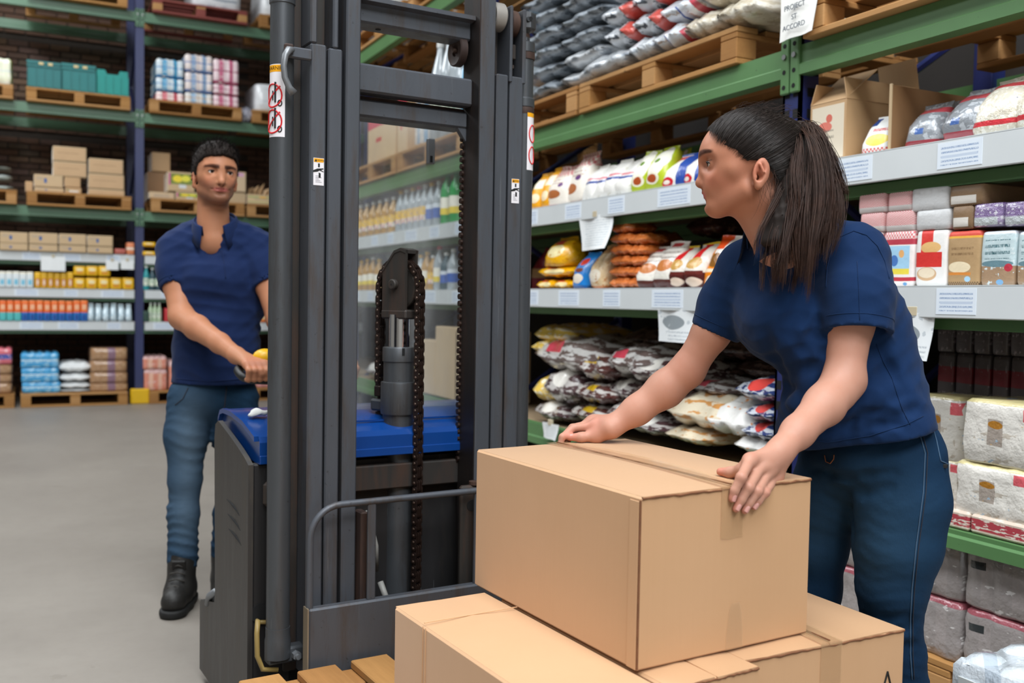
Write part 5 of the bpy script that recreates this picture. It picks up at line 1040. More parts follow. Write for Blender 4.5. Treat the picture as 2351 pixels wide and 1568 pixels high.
def curved(name, a0, th0, th1, h0, h1, r, m_, parent, c=(.80, 2.53)):
    g = G(); n = 8; vs = []
    for hh_ in (h0, h1):
        for i in range(n+1): t = th0+(th1-th0)*i/n; vs.append((c[0]+r*math.cos(t), c[1]+r*math.sin(t), hh_))
    return tp(name, g.add(vs, [(i, i+1, n+2+i, n+1+i) for i in range(n)]), m_, parent, True)
T0_, T1_ = math.radians(176), math.radians(268)
st = curved('prohibition_sticker', 0, T0_, T1_, 1.648, 1.836, .0316, M_STW, None); curved('sticker_header', 0, T0_, T1_, 1.816, 1.834, .0318, M_STY, st)
def onc(t, h, r=.0321): return (.80+r*math.cos(t), 2.53+r*math.sin(t), h)
for k, hc in enumerate((1.755, 1.688)):
    g = G(); g.tube([onc(math.radians(205)+math.radians(48)*math.cos(t), hc+.030*math.sin(t)) for t in np.linspace(0, 2*math.pi, 25)], .0022, 6, False); g.tube([onc(math.radians(205)+math.radians(40)*s, hc+.024*s) for s in np.linspace(-1, 1, 9)], .0022, 6)
    tp('prohibition_ring', g, M_STR, st)
    g = G(); g.tube([onc(math.radians(222), hc+s) for s in np.linspace(-.018, .034, 5)], .0028, 6); g.tube([onc(math.radians(208), hc+s) for s in np.linspace(-.012, .012, 5)], .0018, 6); g.tube([onc(math.radians(244)+math.radians(9)*math.cos(t), hc-.020+.0075*math.sin(t)) for t in np.linspace(0, 2*math.pi, 15)], .0016, 5, False)
    tp('truck_pictogram', g, M_STK, st)
def curved_text():
    me = text_mesh('WARNING', .013, M_STK, .0002); 
    for v in me.vertices:
        t = math.radians(222)+v.co.x/.032; h = 1.825+v.co.y; v.co = Vector(onc(t, h, .0321))-Vector((TA, TB, 0))
    obj('lettering', me, st)
curved_text()
s2 = curved('prohibition_sticker', 0, math.radians(262), math.radians(330), 1.63, 1.81, .0316, M_STW, None, (1.562, 2.555)); curved('sticker_header', 0, math.radians(262), math.radians(330), 1.79, 1.81, .0318, M_STY, s2, (1.562, 2.555))
g = G()
for hc in (1.74, 1.675): g.tube([(1.562+.0321*math.cos(math.radians(300)+math.radians(26)*math.cos(t)), 2.555+.0321*math.sin(math.radians(300)+math.radians(26)*math.cos(t)), hc+.026*math.sin(t)) for t in np.linspace(0, 2*math.pi, 21)], .002, 6, False)
tp('prohibition_ring', g, M_STR, s2)
# ================================================================== loaded pallet and the big cartons
HP = .265
pc = tw(1.16, 1.80, HP-.144)
pallet('worn pallet on the truck forks carrying the big plain cartons', tuple(pc), TYAW, 1.2, 1.0)
M_BOX = cardboard('kraft_carton', 'cba27c', 'c0966e'); M_BOXE = mat('torn_card_edge', '7a4f33', .9, var=.3, scale=60); M_CREASE = mat('card_crease', 'c9a079', .8, var=.05)
def tape_mat(name, c, tr=.55):
    s = NT(name); t = s.t; n_ = s.noise(30, 4, .6, stretch=(1, 1, 6)); s.bump(s.noise(26, 4, .7), .35, .003); s.fin(s.mix(n_, lin(c), tuple(x*.86 for x in lin(c))), .16, coat=.5)
    a = s.n('ShaderNodeBsdfTransparent'); m_ = s.n('ShaderNodeMixShader'); m_.inputs[0].default_value = tr
    t.links.new(a.outputs[0], m_.inputs[1]); t.links.new(s.b.outputs[0], m_.inputs[2]); t.links.new(m_.outputs[0], t.nodes['Material Output'].inputs[0]); return s.m
M_TP1 = tape_mat('clear_brown_tape', 'cfa97e', .42); M_TP2 = tape_mat('clear_shiny_tape', 'd2b48e', .22)
def big(label, a0, a1, b0, b1, h0, h1, tape_a=None, ragged=True, yaw=0., low_tape=False, creases=(), single=False):
    ca, cb = (a0+a1)/2, (b0+b1)/2; w_, d = a1-a0, b1-b0; H = h1-h0
    t = thing('carton', label, 'box', tuple(tw(ca, cb, h0)), TYAW+yaw)
    g = G(); n = 10; vs = []
    # body with faintly bowed faces
    bow = lambda x, z: .004*math.sin(math.pi*x)*math.sin(math.pi*z)
    g.box(-w_/2, w_/2, -d/2, d/2, 0, H-.0022, .004); obj('body', g.mesh('body', M_BOX), t)
    for s in ((-1, 1) if not single else (0,)):
        r = random.Random(int(ca*1000)+s); pts = []
        x0, x1 = {-1: (-w_/2+.004, -.0025), 1: (.0025, w_/2-.004), 0: (-w_/2+.004, w_/2-.004)}[s]
        g = G(); nn = 14; top = []; 
        for j in range(nn+1):
            y = -d/2+d*j/nn
            for i in range(5):
                x = x0+(x1-x0)*i/4; up = .005*math.sin(math.pi*j/nn)*math.sin(math.pi*i/4)+.004*(abs(x)/(w_/2) < .3)*math.sin(math.pi*j/nn)
                yy_ = y+(r.uniform(-.0022, .0022) if ragged and j in (0, nn) else 0); top.append((x, yy_, H-.0018+up))
        vs = top+[(x, y, z-.0045) for x, y, z in top]; m_ = len(top); fs = []
        for j in range(nn):
            for i in range(4): q_ = j*5+i; fs.append((q_, q_+1, q_+6, q_+5)); fs.append((m_+q_, m_+q_+5, m_+q_+6, m_+q_+1))
        for j in range(nn): fs.append((j*5, j*5+5, m_+j*5+5, m_+j*5)); fs.append((j*5+4, m_+j*5+4, m_+j*5+9, j*5+9))
        for i in range(4): fs.append((i, m_+i, m_+i+1, i+1)); k = nn*5+i; fs.append((k, k+1, m_+k+1, m_+k))
        obj('flap', g.add(vs, fs).mesh('flap', M_BOX, 40), t)
    r = random.Random(5); n = 30
    for e in (-1, 1):
        g = G()
        pts = [(-w_/2+.004+(w_-.008)*i/n, e*(d/2+.0008), H-.0058+r.uniform(-.0008, .0012)) for i in range(n+1)]
        g.tube(pts, [.0016+.0012*r.random() for _ in pts], 5)
        obj('torn_edge', g.mesh('torn_edge', M_BOXE), t)
    obj('corner_seam', G().box(-w_/2-.0012, -w_/2+.002, -d/2-.0012, -d/2+.0015, .004, H-.008).mesh('corner_seam', M_BOXE), t)
    obj('corner_lap', G().box(-w_/2-.0018, -w_/2, -d/2+.002, -d/2+.028, .002, H-.010, .0008).mesh('corner_lap', M_BOX), t)
    if tape_a is not None:
        x = tape_a-ca; g = G(); nn = 24; vs = []
        for j in range(nn+1):
            y = -d/2-.002+(d+.004)*j/nn
            for i, xx in enumerate((-.027, -.009, .009, .027)): vs.append((x+xx, y, H+.0012+.0075*math.sin(math.pi*j/nn)+.0006*math.sin(j*2.1+i)))
        g.add(vs, [(j*4+i, j*4+i+1, j*4+i+5, j*4+i+4) for j in range(nn) for i in range(3)])
        for zz_ in (0,):
            vs = []
            for j in range(9):
                for i, xx in enumerate((-.028, -.009, .009, .027)): vs.append((x+xx, -d/2-.0022-.0004*math.sin(j*1.7+i*2), H+.0012-.012*j-(.003*i % .004 if j == 8 else 0)))
            g.add(vs, [(j*4+i, j*4+i+4, j*4+i+5, j*4+i+1) for j in range(8) for i in range(3)])
        obj('tape', g.mesh('tape', M_TP1, True), t)
        obj('flap_gap', G().box(x-.0018, x+.0018, -d/2+.004, d/2-.004, H+.001, H+.0035).mesh('flap_gap', M_BOXE), t).scale = (1, 1, 1)
        if low_tape:
            vs = []
            for j in range(8):
                for i, xx in enumerate((-.024, -.008, .008, .02)): vs.append((x+.015+xx*(1-.04*j)*(.5+.5*math.sqrt(max(0, 1-(j/7.2)**4))), -d/2-.0016-.0004*math.sin(j*2+i), .002+.0125*j))
            obj('tape', G().add(vs, [(j*4+i, j*4+i+1, j*4+i+5, j*4+i+4) for j in range(7) for i in range(3)]).mesh('tape', M_TP2, True), t)
    for (p, q_) in creases: obj('crease', G().tube([p, q_], .0011, 6).mesh('crease', M_CREASE), t)
    return t
H1, H2 = .588, .898
big('large plain carton under the woman\'s hands, topmost of the load', 1.053, 1.478, 1.312, 1.90, H1+.001, H2, 1.268, low_tape=True)
b2 = big('long carton at the left of the load, below the top carton', .836, 1.056, 1.235, 1.852, HP+.004, H1-.002, single=True, creases=(((-.108, .17, .3215), (.108, .17, .3215)), ((-.1108, .17, .01), (-.1108, .17, .315)), ((-.1108, .158, .01), (-.1108, .158, .315))))
b3 = big('narrow carton low at the front of the load, between two others', 1.064, 1.275, 1.238, 1.80, HP+.004, H1-.002)
b4 = big('carton with triangle logo low at the right of the load', 1.283, 1.704, 1.258, 1.80, HP+.004, H1-.002, 1.50, yaw=-.06)
g = G(); pts = [(.145, .185), (.162, .235), (.179, .185)]
for i in range(3): (x0, z0), (x1, z1) = pts[i], pts[(i+1) % 3]; g.tube([(x0, -.2725, z0), (x1, -.2725, z1)], .0018, 6)
obj('triangle_logo', g.mesh('triangle_logo', M_STK), b4)
# ================================================================== people: bodies grown as one surface from rounded limbs (distance field -> mesh)
A3 = lambda v: np.array(tuple(v), float)
class Field:
    def __init__(s): s.p = []
    def cone(s, a, b, r1, r2, k=.012, op='u'):
        a, b = A3(a), A3(b); s.p.append((op, 'c', (a, b, r1, r2), k, (a+b)/2, np.linalg.norm(a-b)/2+max(r1, r2))); return s
    def chain(s, pts, rs, k=.012):
        for i in range(len(pts)-1): s.cone(pts[i], pts[i+1], rs[i], rs[i+1], k)
        return s
    def ball(s, c, r, k=.012, op='u'): return s.cone(c, c, r, r, k, op)
    def ell(s, c, r, M=None, k=.012, op='u'):
        c = A3(c); s.p.append((op, 'e', (c, np.array(r, float), np.eye(3) if M is None else M), k, c, max(r))); return s
    def cut(s, fn, k=.004, op='i'): s.p.append((op, 'f', fn, k, None, 0)); return s
    def ev(s, P, ctr=None, rad=0):
        d = np.full(len(P), 9.)
        for op, kind, a, k, c, R in s.p:
            if ctr is not None and c is not None and np.linalg.norm(c-ctr) > R+rad+k+.03: continue
            if kind == 'c':
                p, q_, r1, r2 = a; ab = q_-p; L = ab@ab; v = P-p
                t = np.clip(v@ab/L, 0, 1) if L > 1e-12 else np.zeros(len(P))
                e = np.sqrt(((v-t[:, None]*ab)**2).sum(1))-(r1+t*(r2-r1))
            elif kind == 'e':
                c0, r, M = a; v = (P-c0)@M; k0 = np.sqrt(((v/r)**2).sum(1))+1e-9; k1 = np.sqrt(((v/r**2)**2).sum(1))+1e-9; e = k0*(k0-1)/k1
            else: e = a(P)
            if op == 'u': h = np.maximum(k-np.abs(d-e), 0)/k; d = np.minimum(d, e)-h*h*k*.25
            elif op == 's': h = np.maximum(k-np.abs(d+e), 0)/k; d = np.maximum(d, -e)+h*h*k*.25
            else: h = np.maximum(k-np.abs(d-e), 0)/k; d = np.maximum(d, e)+h*h*k*.25
        return d
def grow(F, lo, hi, step, N=14):
    """surface nets over the blocks the surface passes through"""
    lo = np.array(lo, float); hi = np.array(hi, float); nb = np.ceil((hi-lo)/(step*N)).astype(int)
    bi = np.stack(np.meshgrid(*[np.arange(n) for n in nb], indexing='ij'), -1).reshape(-1, 3)
    ctr = lo+(bi+.5)*N*step; rad = .87*N*step; d = F.ev(ctr); act = bi[np.abs(d) < rad*1.35+.012]
    o = np.stack(np.meshgrid(*[np.arange(N+1)]*3, indexing='ij'), -1).reshape(-1, 3)
    S = (nb*N+2); V = []; ids = []; D = []
    corners = [(i, j, k) for i in (0, 1) for j in (0, 1) for k in (0, 1)]
    for b in act:
        P = lo+(b*N+o)*step; d = F.ev(P, lo+(b+.5)*N*step, rad).reshape(N+1, N+1, N+1); D.append(d)
        sg = d < 0; cnt = sum(sg[i:N+i, j:N+j, k:N+k].astype(int) for i, j, k in corners); m = (cnt > 0) & (cnt < 8)
        if not m.any(): continue
        ci = np.argwhere(m); acc = np.zeros((len(ci), 3)); n = np.zeros(len(ci))
        for ax in range(3):
            for c in corners:
                if c[ax]: continue
                c2 = list(c); c2[ax] = 1
                d0 = d[ci[:, 0]+c[0], ci[:, 1]+c[1], ci[:, 2]+c[2]]; d1 = d[ci[:, 0]+c2[0], ci[:, 1]+c2[1], ci[:, 2]+c2[2]]
                x = (d0 < 0) != (d1 < 0); t = np.where(x, d0/np.where(x, d0-d1, 1), 0)
                q_ = np.array(c, float)[None].repeat(len(ci), 0); q_[:, ax] += t; acc += q_*x[:, None]; n += x
        V.append(lo+(b*N+ci+acc/n[:, None])*step); gc = b*N+ci; ids.append((gc[:, 0]*S[1]+gc[:, 1])*S[2]+gc[:, 2])
    V = np.concatenate(V); ids = np.concatenate(ids); order = np.argsort(ids); sid = ids[order]
    def look(g_):
        q_ = (g_[:, 0]*S[1]+g_[:, 1])*S[2]+g_[:, 2]; p = np.clip(np.searchsorted(sid, q_), 0, len(sid)-1); return np.where(sid[p] == q_, order[p], -1)
    Fc = []
    for b, d in zip(act, D):
        sg = d < 0
        for ax in range(3):
            sl0 = [slice(0, N)]*3; sl1 = list(sl0); sl1[ax] = slice(1, N+1)
            x = sg[tuple(sl0)] != sg[tuple(sl1)]
            if not x.any(): continue
            c = np.argwhere(x); fl = sg[c[:, 0], c[:, 1], c[:, 2]]; g_ = b*N+c; u, v = (ax+1) % 3, (ax+2) % 3
            e1 = np.zeros(3, int); e1[u] = 1; e2 = np.zeros(3, int); e2[v] = 1
            q_ = np.stack([look(g_), look(g_-e1), look(g_-e1-e2), look(g_-e2)], 1); ok = (q_ >= 0).all(1); q_ = q_[ok]; fl = fl[ok]
            q_[~fl] = q_[~fl][:, ::-1]; Fc.append(q_)
    return V, np.concatenate(Fc)
def nmesh(name, V, Fc, mat_, col=None, smooth=True):
    me = bpy.data.meshes.new(name); me.vertices.add(len(V)); me.vertices.foreach_set('co', V.astype(np.float32).ravel())
    me.loops.add(Fc.size); me.loops.foreach_set('vertex_index', Fc.astype(np.int32).ravel()); me.polygons.add(len(Fc)); me.polygons.foreach_set('loop_start', np.arange(0, Fc.size, Fc.shape[1], dtype=np.int32)); 
    me.polygons.foreach_set('use_smooth', np.ones(len(Fc), bool)); me.update(calc_edges=True)
    if col is not None:
        a = me.color_attributes.new('tone', 'FLOAT_COLOR', 'POINT'); a.data.foreach_set('color', np.concatenate([col, np.ones((len(V), 1))], 1).astype(np.float32).ravel())
    me.materials.append(mat_); return me
def skin_mat(name):
    s = NT(name); a = s.n('ShaderNodeAttribute', attribute_name='tone'); f = s.noise(90, 3, .6); g_ = s.noise(9, 3, .6)
    c = s.mix(s.math('MULTIPLY', f, .22), a.outputs[0], tuple(lin('b06a52'))); c = s.mix(s.math('MULTIPLY', s.math('SUBTRACT', g_, .45), .35), c, lin('c8745e'))
    s.bump(s.noise(420, 3, .6), .10, .001)
    s.b.inputs['Subsurface Weight'].default_value = .10; s.b.inputs['Subsurface Radius'].default_value = (.012, .005, .003); s.b.inputs['Subsurface Scale'].default_value = .6
    return s.fin(c, .5, spec=.3)
def cloth_mat(name, c0, c1, fine=900, wr=.35):
    s = NT(name); f = s.noise(5, 4, .6); w1 = s.noise(fine, 2, .6); c = s.mix(f, lin(c0), lin(c1)); c = s.mix(s.math('MULTIPLY', w1, .25), c, tuple(x*1.6 for x in lin(c1)))
    fo = s.noise(9, 3, .55, stretch=(1, 1, .55)); s.bump(s.math('ADD', s.math('MULTIPLY', fo, 1.), s.math('MULTIPLY', w1, .05)), wr, .016)
    s.b.inputs['Sheen Weight'].default_value = .05; s.b.inputs['Sheen Roughness'].default_value = .5
    return s.fin(c, .88, spec=.15)
def denim_mat(name, dark, mid, fade):
    s = NT(name); t = s.coord(); w1 = s.noise(520, 2, .7, stretch=(1, 1, .25)); f = s.noise(4.5, 4, .6, stretch=(1, 1, .6)); a = s.n('ShaderNodeAttribute', attribute_name='tone')
    q = s.n('ShaderNodeSeparateColor'); s.put(q.inputs[0], a.outputs[0])
    c = s.mix(f, lin(dark), lin(mid)); c = s.mix(q.outputs[0], c, lin(fade)); c = s.mix(s.math('MULTIPLY', w1, .3), c, tuple(min(1, x*1.9) for x in lin(mid)))
    fo = s.noise(12, 3, .55, stretch=(1, 1, 1.3)); s.bump(s.math('ADD', fo, s.math('MULTIPLY', w1, .12)), .38, .012)
    return s.fin(c, .85, spec=.2)
class Frame:
    def __init__(s, o, f, up, sc=1.):
        s.o = A3(o); s.f = A3(f)/np.linalg.norm(A3(f)); u = A3(up); u = u-s.f*(u@s.f); s.u = u/np.linalg.norm(u); s.l = np.cross(s.u, s.f); s.s = sc; s.M = np.stack([s.f, s.l, s.u], 1)
    def __call__(s, f, l, u): return s.o+s.s*(f*s.f+l*s.l+u*s.u)
    def loc(s, P): return ((P-s.o)@s.M)/s.s
def head(F, H, man=False, ef=0., eu=0.):
    """head in its own frame: f forward, l to its left, u up, metres; origin between the ears"""
    s = H.s; E = lambda f, l, u, r, k=.012, op='u', M=None: F.ell(H(f, l, u), [x*s for x in r], H.M if M is None else M, k*s, op)
    C = lambda a, b, r1, r2, k=.012, op='u': F.cone(H(*a), H(*b), r1*s, r2*s, k*s, op)
    jw = .003 if man else 0.; mw = 1.38 if man else 1.05; ck = .0120 if man else .0150; lw = .87 if man else 1.
    E(.004, 0, .048, (.093, .073*(.96 if man else 1), .085)); E(.040, 0, .035, (.060, .064*lw, .062), .03); E(.048, 0, -.012, (.044, .047*lw, .062), .03)
    for q_ in (-1, 1):
        C((.012, q_*(.050+jw)*lw, -.034), (.070, q_*(.014+jw), -.060), .017, .015, .03)            # jaw
        C((.060, q_*.038*lw, .004), (.040, q_*.056*lw, .008), .015, .014, .02)                         # cheekbone
        C((.086, q_*.010, .042), (.074, q_*.042, .043), .009 if not man else .0115, .008 if not man else .0095, .014)   # brow
        C((.075, q_*.022, -.020), (.062, q_*.034*lw, -.010), ck, ck-.001, .022)                      # cheek
    E(.071, 0, -.060, (.017, .021, .016), .02)
    E(.069, 0, -.033, (.021, .026, .024), .018)                                                   # muzzle
    for q_ in (-1, 1): F.ball(H(.0955, q_*.027, .026), .0125*s, .012*s, 's'); F.ball(H(.0965, q_*.050, .022), (.0200 if not man else .0175)*s, .014*s, 's')                       # eye sockets
    C((.0845, 0, .031), (.101+.004*man, 0, -.006), .0065+.001*man, .0085+.001*man, .012); F.ball(H(.1030+.004*man, 0, -.0105-.003*man), (.0088+.0012*man)*s, .008*s)
    for q_ in (-1, 1): E(.0915, q_*.0125, -.0145, (.0095, .0065, .0075), .006); F.ell(H(.0965, q_*.0068, -.0205), [.0045*s, .0030*s, .0035*s], H.M, .003*s, 's')
    C((.092, 0, -.020), (.0905, 0, -.026), .0045, .0055, .006)
    for q_ in (-1, 1):                                                                             # eyelids around the eyeballs
        F.ball(H(.0745, q_*.031, .025), .0150*s, .006*s); F.ell(H(.0900, q_*.0325, .0243), [.0065*s, .0118*s, (.0036 if man else .0046)*s], H.M, .002*s, 's')
    C((.0865, .016*mw, -.0345), (.0925, 0, -.0305), .0042, .0052, .005); C((.0865, -.016*mw, -.0345), (.0925, 0, -.0305), .0042, .0052, .005)
    C((.0850, .014*mw, -.0405), (.0895, 0, -.0415), .0042, .0058, .005); C((.0850, -.014*mw, -.0405), (.0895, 0, -.0415), .0042, .0058, .005)
    C((.0975, 0, -.0358), (.0840, .0225*mw, -.0345), .0016, .0018, .003, 's'); C((.0975, 0, -.0358), (.0840, -.0225*mw, -.0345), .0016, .0018, .003, 's')
    F.ell(H(.094, 0, -.051), [.008*s, .014*s, .005*s], H.M, .012*s, 's')
    for q_ in (-1, 1):                                                                             # ears
        a = .35*q_; er = H.M @ np.array([[math.cos(a), -math.sin(a), 0], [math.sin(a), math.cos(a), 0], [0, 0, 1]]) @ np.array([[math.cos(.2), 0, -math.sin(.2)], [0, 1, 0], [math.sin(.2), 0, math.cos(.2)]])
        el = -.004 if man else 0.; c = (-.006+ef, q_*(.074+el), .007+eu)
        E(*c, (.0175, .0085, .030), .006, 'u', er); F.ell(H(-.004+ef, q_*(.0835+el), .008+eu), [.0105*s, .0075*s, .020*s], er, .004*s, 's'); F.ell(H(-.001+ef, q_*(.0800+el), -.001+eu), [.0075*s, .012*s, .0095*s], er, .003*s, 's')
        C((-.004+ef, q_*(.0815+el), .022+eu), (-.010+ef, q_*(.0825+el), .006+eu), .0028, .0030, .004); C((.005+ef, q_*(.0775+el), -.003+eu), (.007+ef, q_*(.075+el), .006+eu), .0032, .003, .004)
        F.ball(H(ef, q_*(.0735+el), -.0205+eu), .0075*s, .006*s)
def eyes(parent, H, yawdeg=0, pitch=0):
    ms = [mat('eye_white', 'd6cfc8', .25, var=.02), mat('iris_brown', '3a2416', .2, var=.3, scale=300), mat('pupil_black', '060505', .15)]
    for q_ in (-1, 1):
        c = H(.0752, q_*.031, .025); r = .0138*H.s; a = math.radians(yawdeg); d = H.f*math.cos(a)+H.l*math.sin(a); d = d+H.u*pitch; d /= np.linalg.norm(d)
        g = G()
        for (t0, t1, k) in ((26, 180, 0), (11, 26, 1), (0, 11, 2)):
            g.cur = k; g.lathe([(max(r*math.sin(math.radians(t)), 0), r*math.cos(math.radians(t))+(.0006 if t < 26 else 0)) for t in np.linspace(t0, t1, 10)], 24)
        me = g.mesh('eye', ms, True); o = obj('eye', me, parent); o.rotation_mode = 'QUATERNION'; o.rotation_quaternion = Vector(d).to_track_quat('Z', 'Y'); o.location = Vector(c)-parent.location
def lashes(parent, H):
    for q_ in (-1, 1):
        pts = []
        for t in np.linspace(-1, 1, 9):
            x = .0315+.0120*t; z = .0243+.0042*(1-t*t)*1.05+.0004; f = .0745+math.sqrt(max(.0152**2-(x-.031)**2-(z-.025)**2, 0)); pts.append(H(f+.0008, q_*x, z))
        L = parent_loc(parent); obj('eyelashes', G().tube([tuple(a-L) for a in pts], [.0006]+[.0016]*7+[.0008], 6).mesh('eyelashes', mat('lash_black', '120c0a', .6), True), parent)
def skin_tone(V, base, H, man, spots=(), nails=()):
    col = np.tile(np.array(lin(base)), (len(V), 1)); L = H.loc(V)
    def paint_(w_, c): col[:] = col*(1-w_[:, None])+np.array(lin(c))*w_[:, None]
    sm = lambda x: np.clip(x, 0, 1)
    f, l, u = L.T; onh = (f > -.02)
    if not man: paint_(sm((u+.115)/.04)*sm((f+.06)/.05)*.62, 'b0704f')  # face coloured darker and more orange than the arms, standing in for shade
    if man:
        jawz = sm((-.004-u)/.020)*sm((u+.095)/.012)*sm((f-.0)/.02)*sm(1.2-np.maximum(np.abs(l)-.03, 0)/.05)
        paint_(jawz*.62*onh*(1-.6*sm((.026-np.abs(l))/.01)*sm((u+.034)/.006)), '4a352c'); pass
    paint_(sm(1-np.hypot((l-.0)*0+np.abs(l)-.045, u+.008)/.026)*sm((f-.03)/.02)*.35, 'd07a62')
    lip = sm(1.4-np.hypot(l/(.0215*(1.3 if man else 1.05)), (u+.0365)/.0085)*1.15)*sm((f-.079)/.003)
    paint_(sm(lip*1.5)*.85, 'b4565a' if not man else 'b05c58')
    bx = np.clip((np.abs(l)-.010)/.044, 0, 1); by = (.0400 if man else .0465)+.006*np.sin(bx*2.2)-.004*bx; th = (.0058 if man else .0058)*(1-.55*bx)
    brow = sm(1.6-np.abs(u-by)/th)*sm((np.abs(l)-.007)/.004)*sm((.058-np.abs(l))/.006)*sm((f-.045)/.01)
    paint_(sm(brow*1.3)*.96, '150e0b')
    lash = sm(1.3-np.abs(u-.0305)/.0020)*sm((np.abs(l)-.017)/.003)*sm((.047-np.abs(l))/.003)*sm((f-.075)/.004); paint_(lash*.75, '2a1a14')
    nos = sm(1.2-np.hypot(np.abs(l)-.0068, u+.0205)/.0042)*sm((f-.088)/.003); paint_(nos*.7, '5a2a20')
    paint_(sm(1-np.hypot(f+.006, u-.007)/.038)*sm((np.abs(l)-.068)/.006)*.3, 'd06a58')
    for c, r, t, a in spots: paint_(sm(1.25-np.linalg.norm(V-A3(c), axis=1)/r)*a, t)
    return col
def hull(pts): P = np.array([A3(p) for p in pts]); return P.min(0), P.max(0)
def tubes(strands, radii, seg=3):
    """many tapered strands -> one mesh; strands (n,m,3), radii (n,m)"""
    S = np.array(strands); R = np.array(radii); n, m = S.shape[:2]; T = np.gradient(S, axis=1); T /= np.linalg.norm(T, axis=2, keepdims=True)+1e-9
    ref = np.array([.3, .2, .93]); A_ = np.cross(T, ref); A_ /= np.linalg.norm(A_, axis=2, keepdims=True)+1e-9; B2 = np.cross(T, A_)
    V = np.stack([S+R[..., None]*(math.cos(2*math.pi*k/seg)*A_+math.sin(2*math.pi*k/seg)*B2) for k in range(seg)], 2).reshape(-1, 3)
    b = (np.arange(n)[:, None]*m+np.arange(m-1)[None])*seg; Fq = []
    for k in range(seg): k2 = (k+1) % seg; Fq.append(np.stack([b+k, b+k2, b+seg+k2, b+seg+k], -1).reshape(-1, 4))
    return V, np.concatenate(Fq)
def hair_mat(name, a, b_, rough=.46):
    s = NT(name); f = s.noise(40, 3, .6); return s.fin(s.mix(f, lin(a), lin(b_)), rough, spec=.3)
def collar(parent, ctr, nrm, front, rx, ry, m_, h=.034, fl=.05, gap=.5, lift=.0, off=(0, 0, 0)):
    """turned-down polo collar round the neck, open at the front"""
    n_ = A3(nrm)/np.linalg.norm(A3(nrm)); f = A3(front); f = f-n_*(f@n_); f /= np.linalg.norm(f); l = np.cross(n_, f); c = A3(ctr); V = []; N_ = 40
    for i in range(N_+1):
        t = gap+(2*math.pi-2*gap)*i/N_; e = abs(i/N_-.5)*2; d = f*math.cos(t)*ry+l*math.sin(t)*rx; dn = d/np.linalg.norm(d); pt = e**6
        for r_, z in ((1., -.014), (1.0, h*.5), (.985, h*(1-.25*pt)), (1.02, h*(1.10-.25*pt)), (1.09, h*(.92-.2*pt)), (1.20+.06*pt, h*.25-fl*.25*(1+pt)), (1.30+.16*pt, -fl*(.45+.55*pt)), (1.285+.16*pt, -fl*(.46+.55*pt))):
            V.append(c+d*r_+n_*z)
    k = 8; Fc = [(i*k+j, i*k+j+1, (i+1)*k+j+1, (i+1)*k+j) for i in range(N_) for j in range(k-1)]
    V = np.array(V)-np.array(parent_loc(parent)); me = nmesh('collar', V, np.array(Fc), m_); o = obj('collar', me, parent); sol = o.modifiers.new('thickness', 'SOLIDIFY'); sol.thickness = .0022; return o
def parent_loc(p):
    l = np.zeros(3)
    while p is not None: l += np.array(tuple(p.location)); p = p.parent
    return l
def part(name, parent, V, Fc, m_, col=None): return obj(name, nmesh(name, V-parent_loc(parent), Fc, m_, col), parent)
def folds(amp, dirs, seed, sharp=.85):
    """creased cloth: ridged waves that fade in and out"""
    r = np.random.default_rng(seed); K = [(A3(d)/np.linalg.norm(A3(d))*f_, r.uniform(0, 6.28), a, r.normal(0, 1, 3)*9, r.uniform(0, 6.28)) for d, f_, a in dirs]
    def fn(P):
        o_ = 0
        for k, p_, a, mk, mp_ in K:
            w_ = np.sin(P@k+p_+1.3*np.sin(P@(k[[1, 2, 0]]*.45)+p_)); m_ = np.clip(.55+.75*np.sin(P@mk+mp_), 0, 1.2)
            o_ = o_-a*m_*(1-np.abs(w_)**sharp*1.6)
        return o_*amp
    return fn
# ------------------------------------------------------------------ woman
M_SKW_ = skin_mat('skin_warm'); M_NAVY = cloth_mat('navy_cotton', '0a1d3c', '102c52'); M_JEAN = denim_mat('blue_denim', '061c33', '0a2c49', '2a475d'); M_HAIR = hair_mat('dark_brown_hair', '241610', '4a3126'); M_HAIRC = hair_mat('black_brown_hair', '15100d', '261b16', .75); M_HAIRT = hair_mat('combed_black_hair', '17120f', '2f2622', .4)
M_NAIL = mat('nail_pink', 'cf968c', .3, var=.04); M_STITCH = mat('dark_stitching', '2b2c38', .8)
WP = at(2020, 1300, 2.22); WO = thing('person', 'woman in navy polo and blue jeans with ponytail leaning on the top carton', 'person', (WP.x, WP.y, 0))
a12 = math.radians(9); hf = -CR*math.cos(a12)+Vector(F0)*math.sin(a12); hl = Vector((0, 0, 1)).cross(hf).normalized()
O = A3(at(1730, 394, 2.03))-.077*A3(hl); HW = Frame(O, hf+Vector((0, 0, -.02)), (0, 0, 1), 1.045)
F = Field(); head(F, HW, False, -.009, -.009)
p = lambda u, v, z: A3(at(u, v, z))
F.cone(HW(-.022, 0, -.045), p(1812, 560, 2.15), .051, .056, .03); F.cone(HW(.005, 0, -.060), p(1765, 565, 2.13), .030, .032, .03)
shL, shR = p(1962, 590, 2.09), p(1702, 625, 2.26)
F.cone(p(1812, 575, 2.15), shL, .05, .045, .03).cone(p(1812, 575, 2.15), shR, .05, .045, .03)
elL, wrL = p(1938, 868, 2.03), p(1795, 1032, 1.885)
F.chain([shL, p(1952, 740, 2.05), elL], [.05, .047, .0385], .02); F.chain([elL, p(1893, 930, 1.985), p(1832, 992, 1.92), wrL], [.040, .0395, .0305, .0250], .02); F.cone(p(1950, 880, 2.035), p(1930, 905, 2.01), .030, .03, .02)
elR, wrR = p(1578, 850, 2.31), p(1404, 980, 2.315)
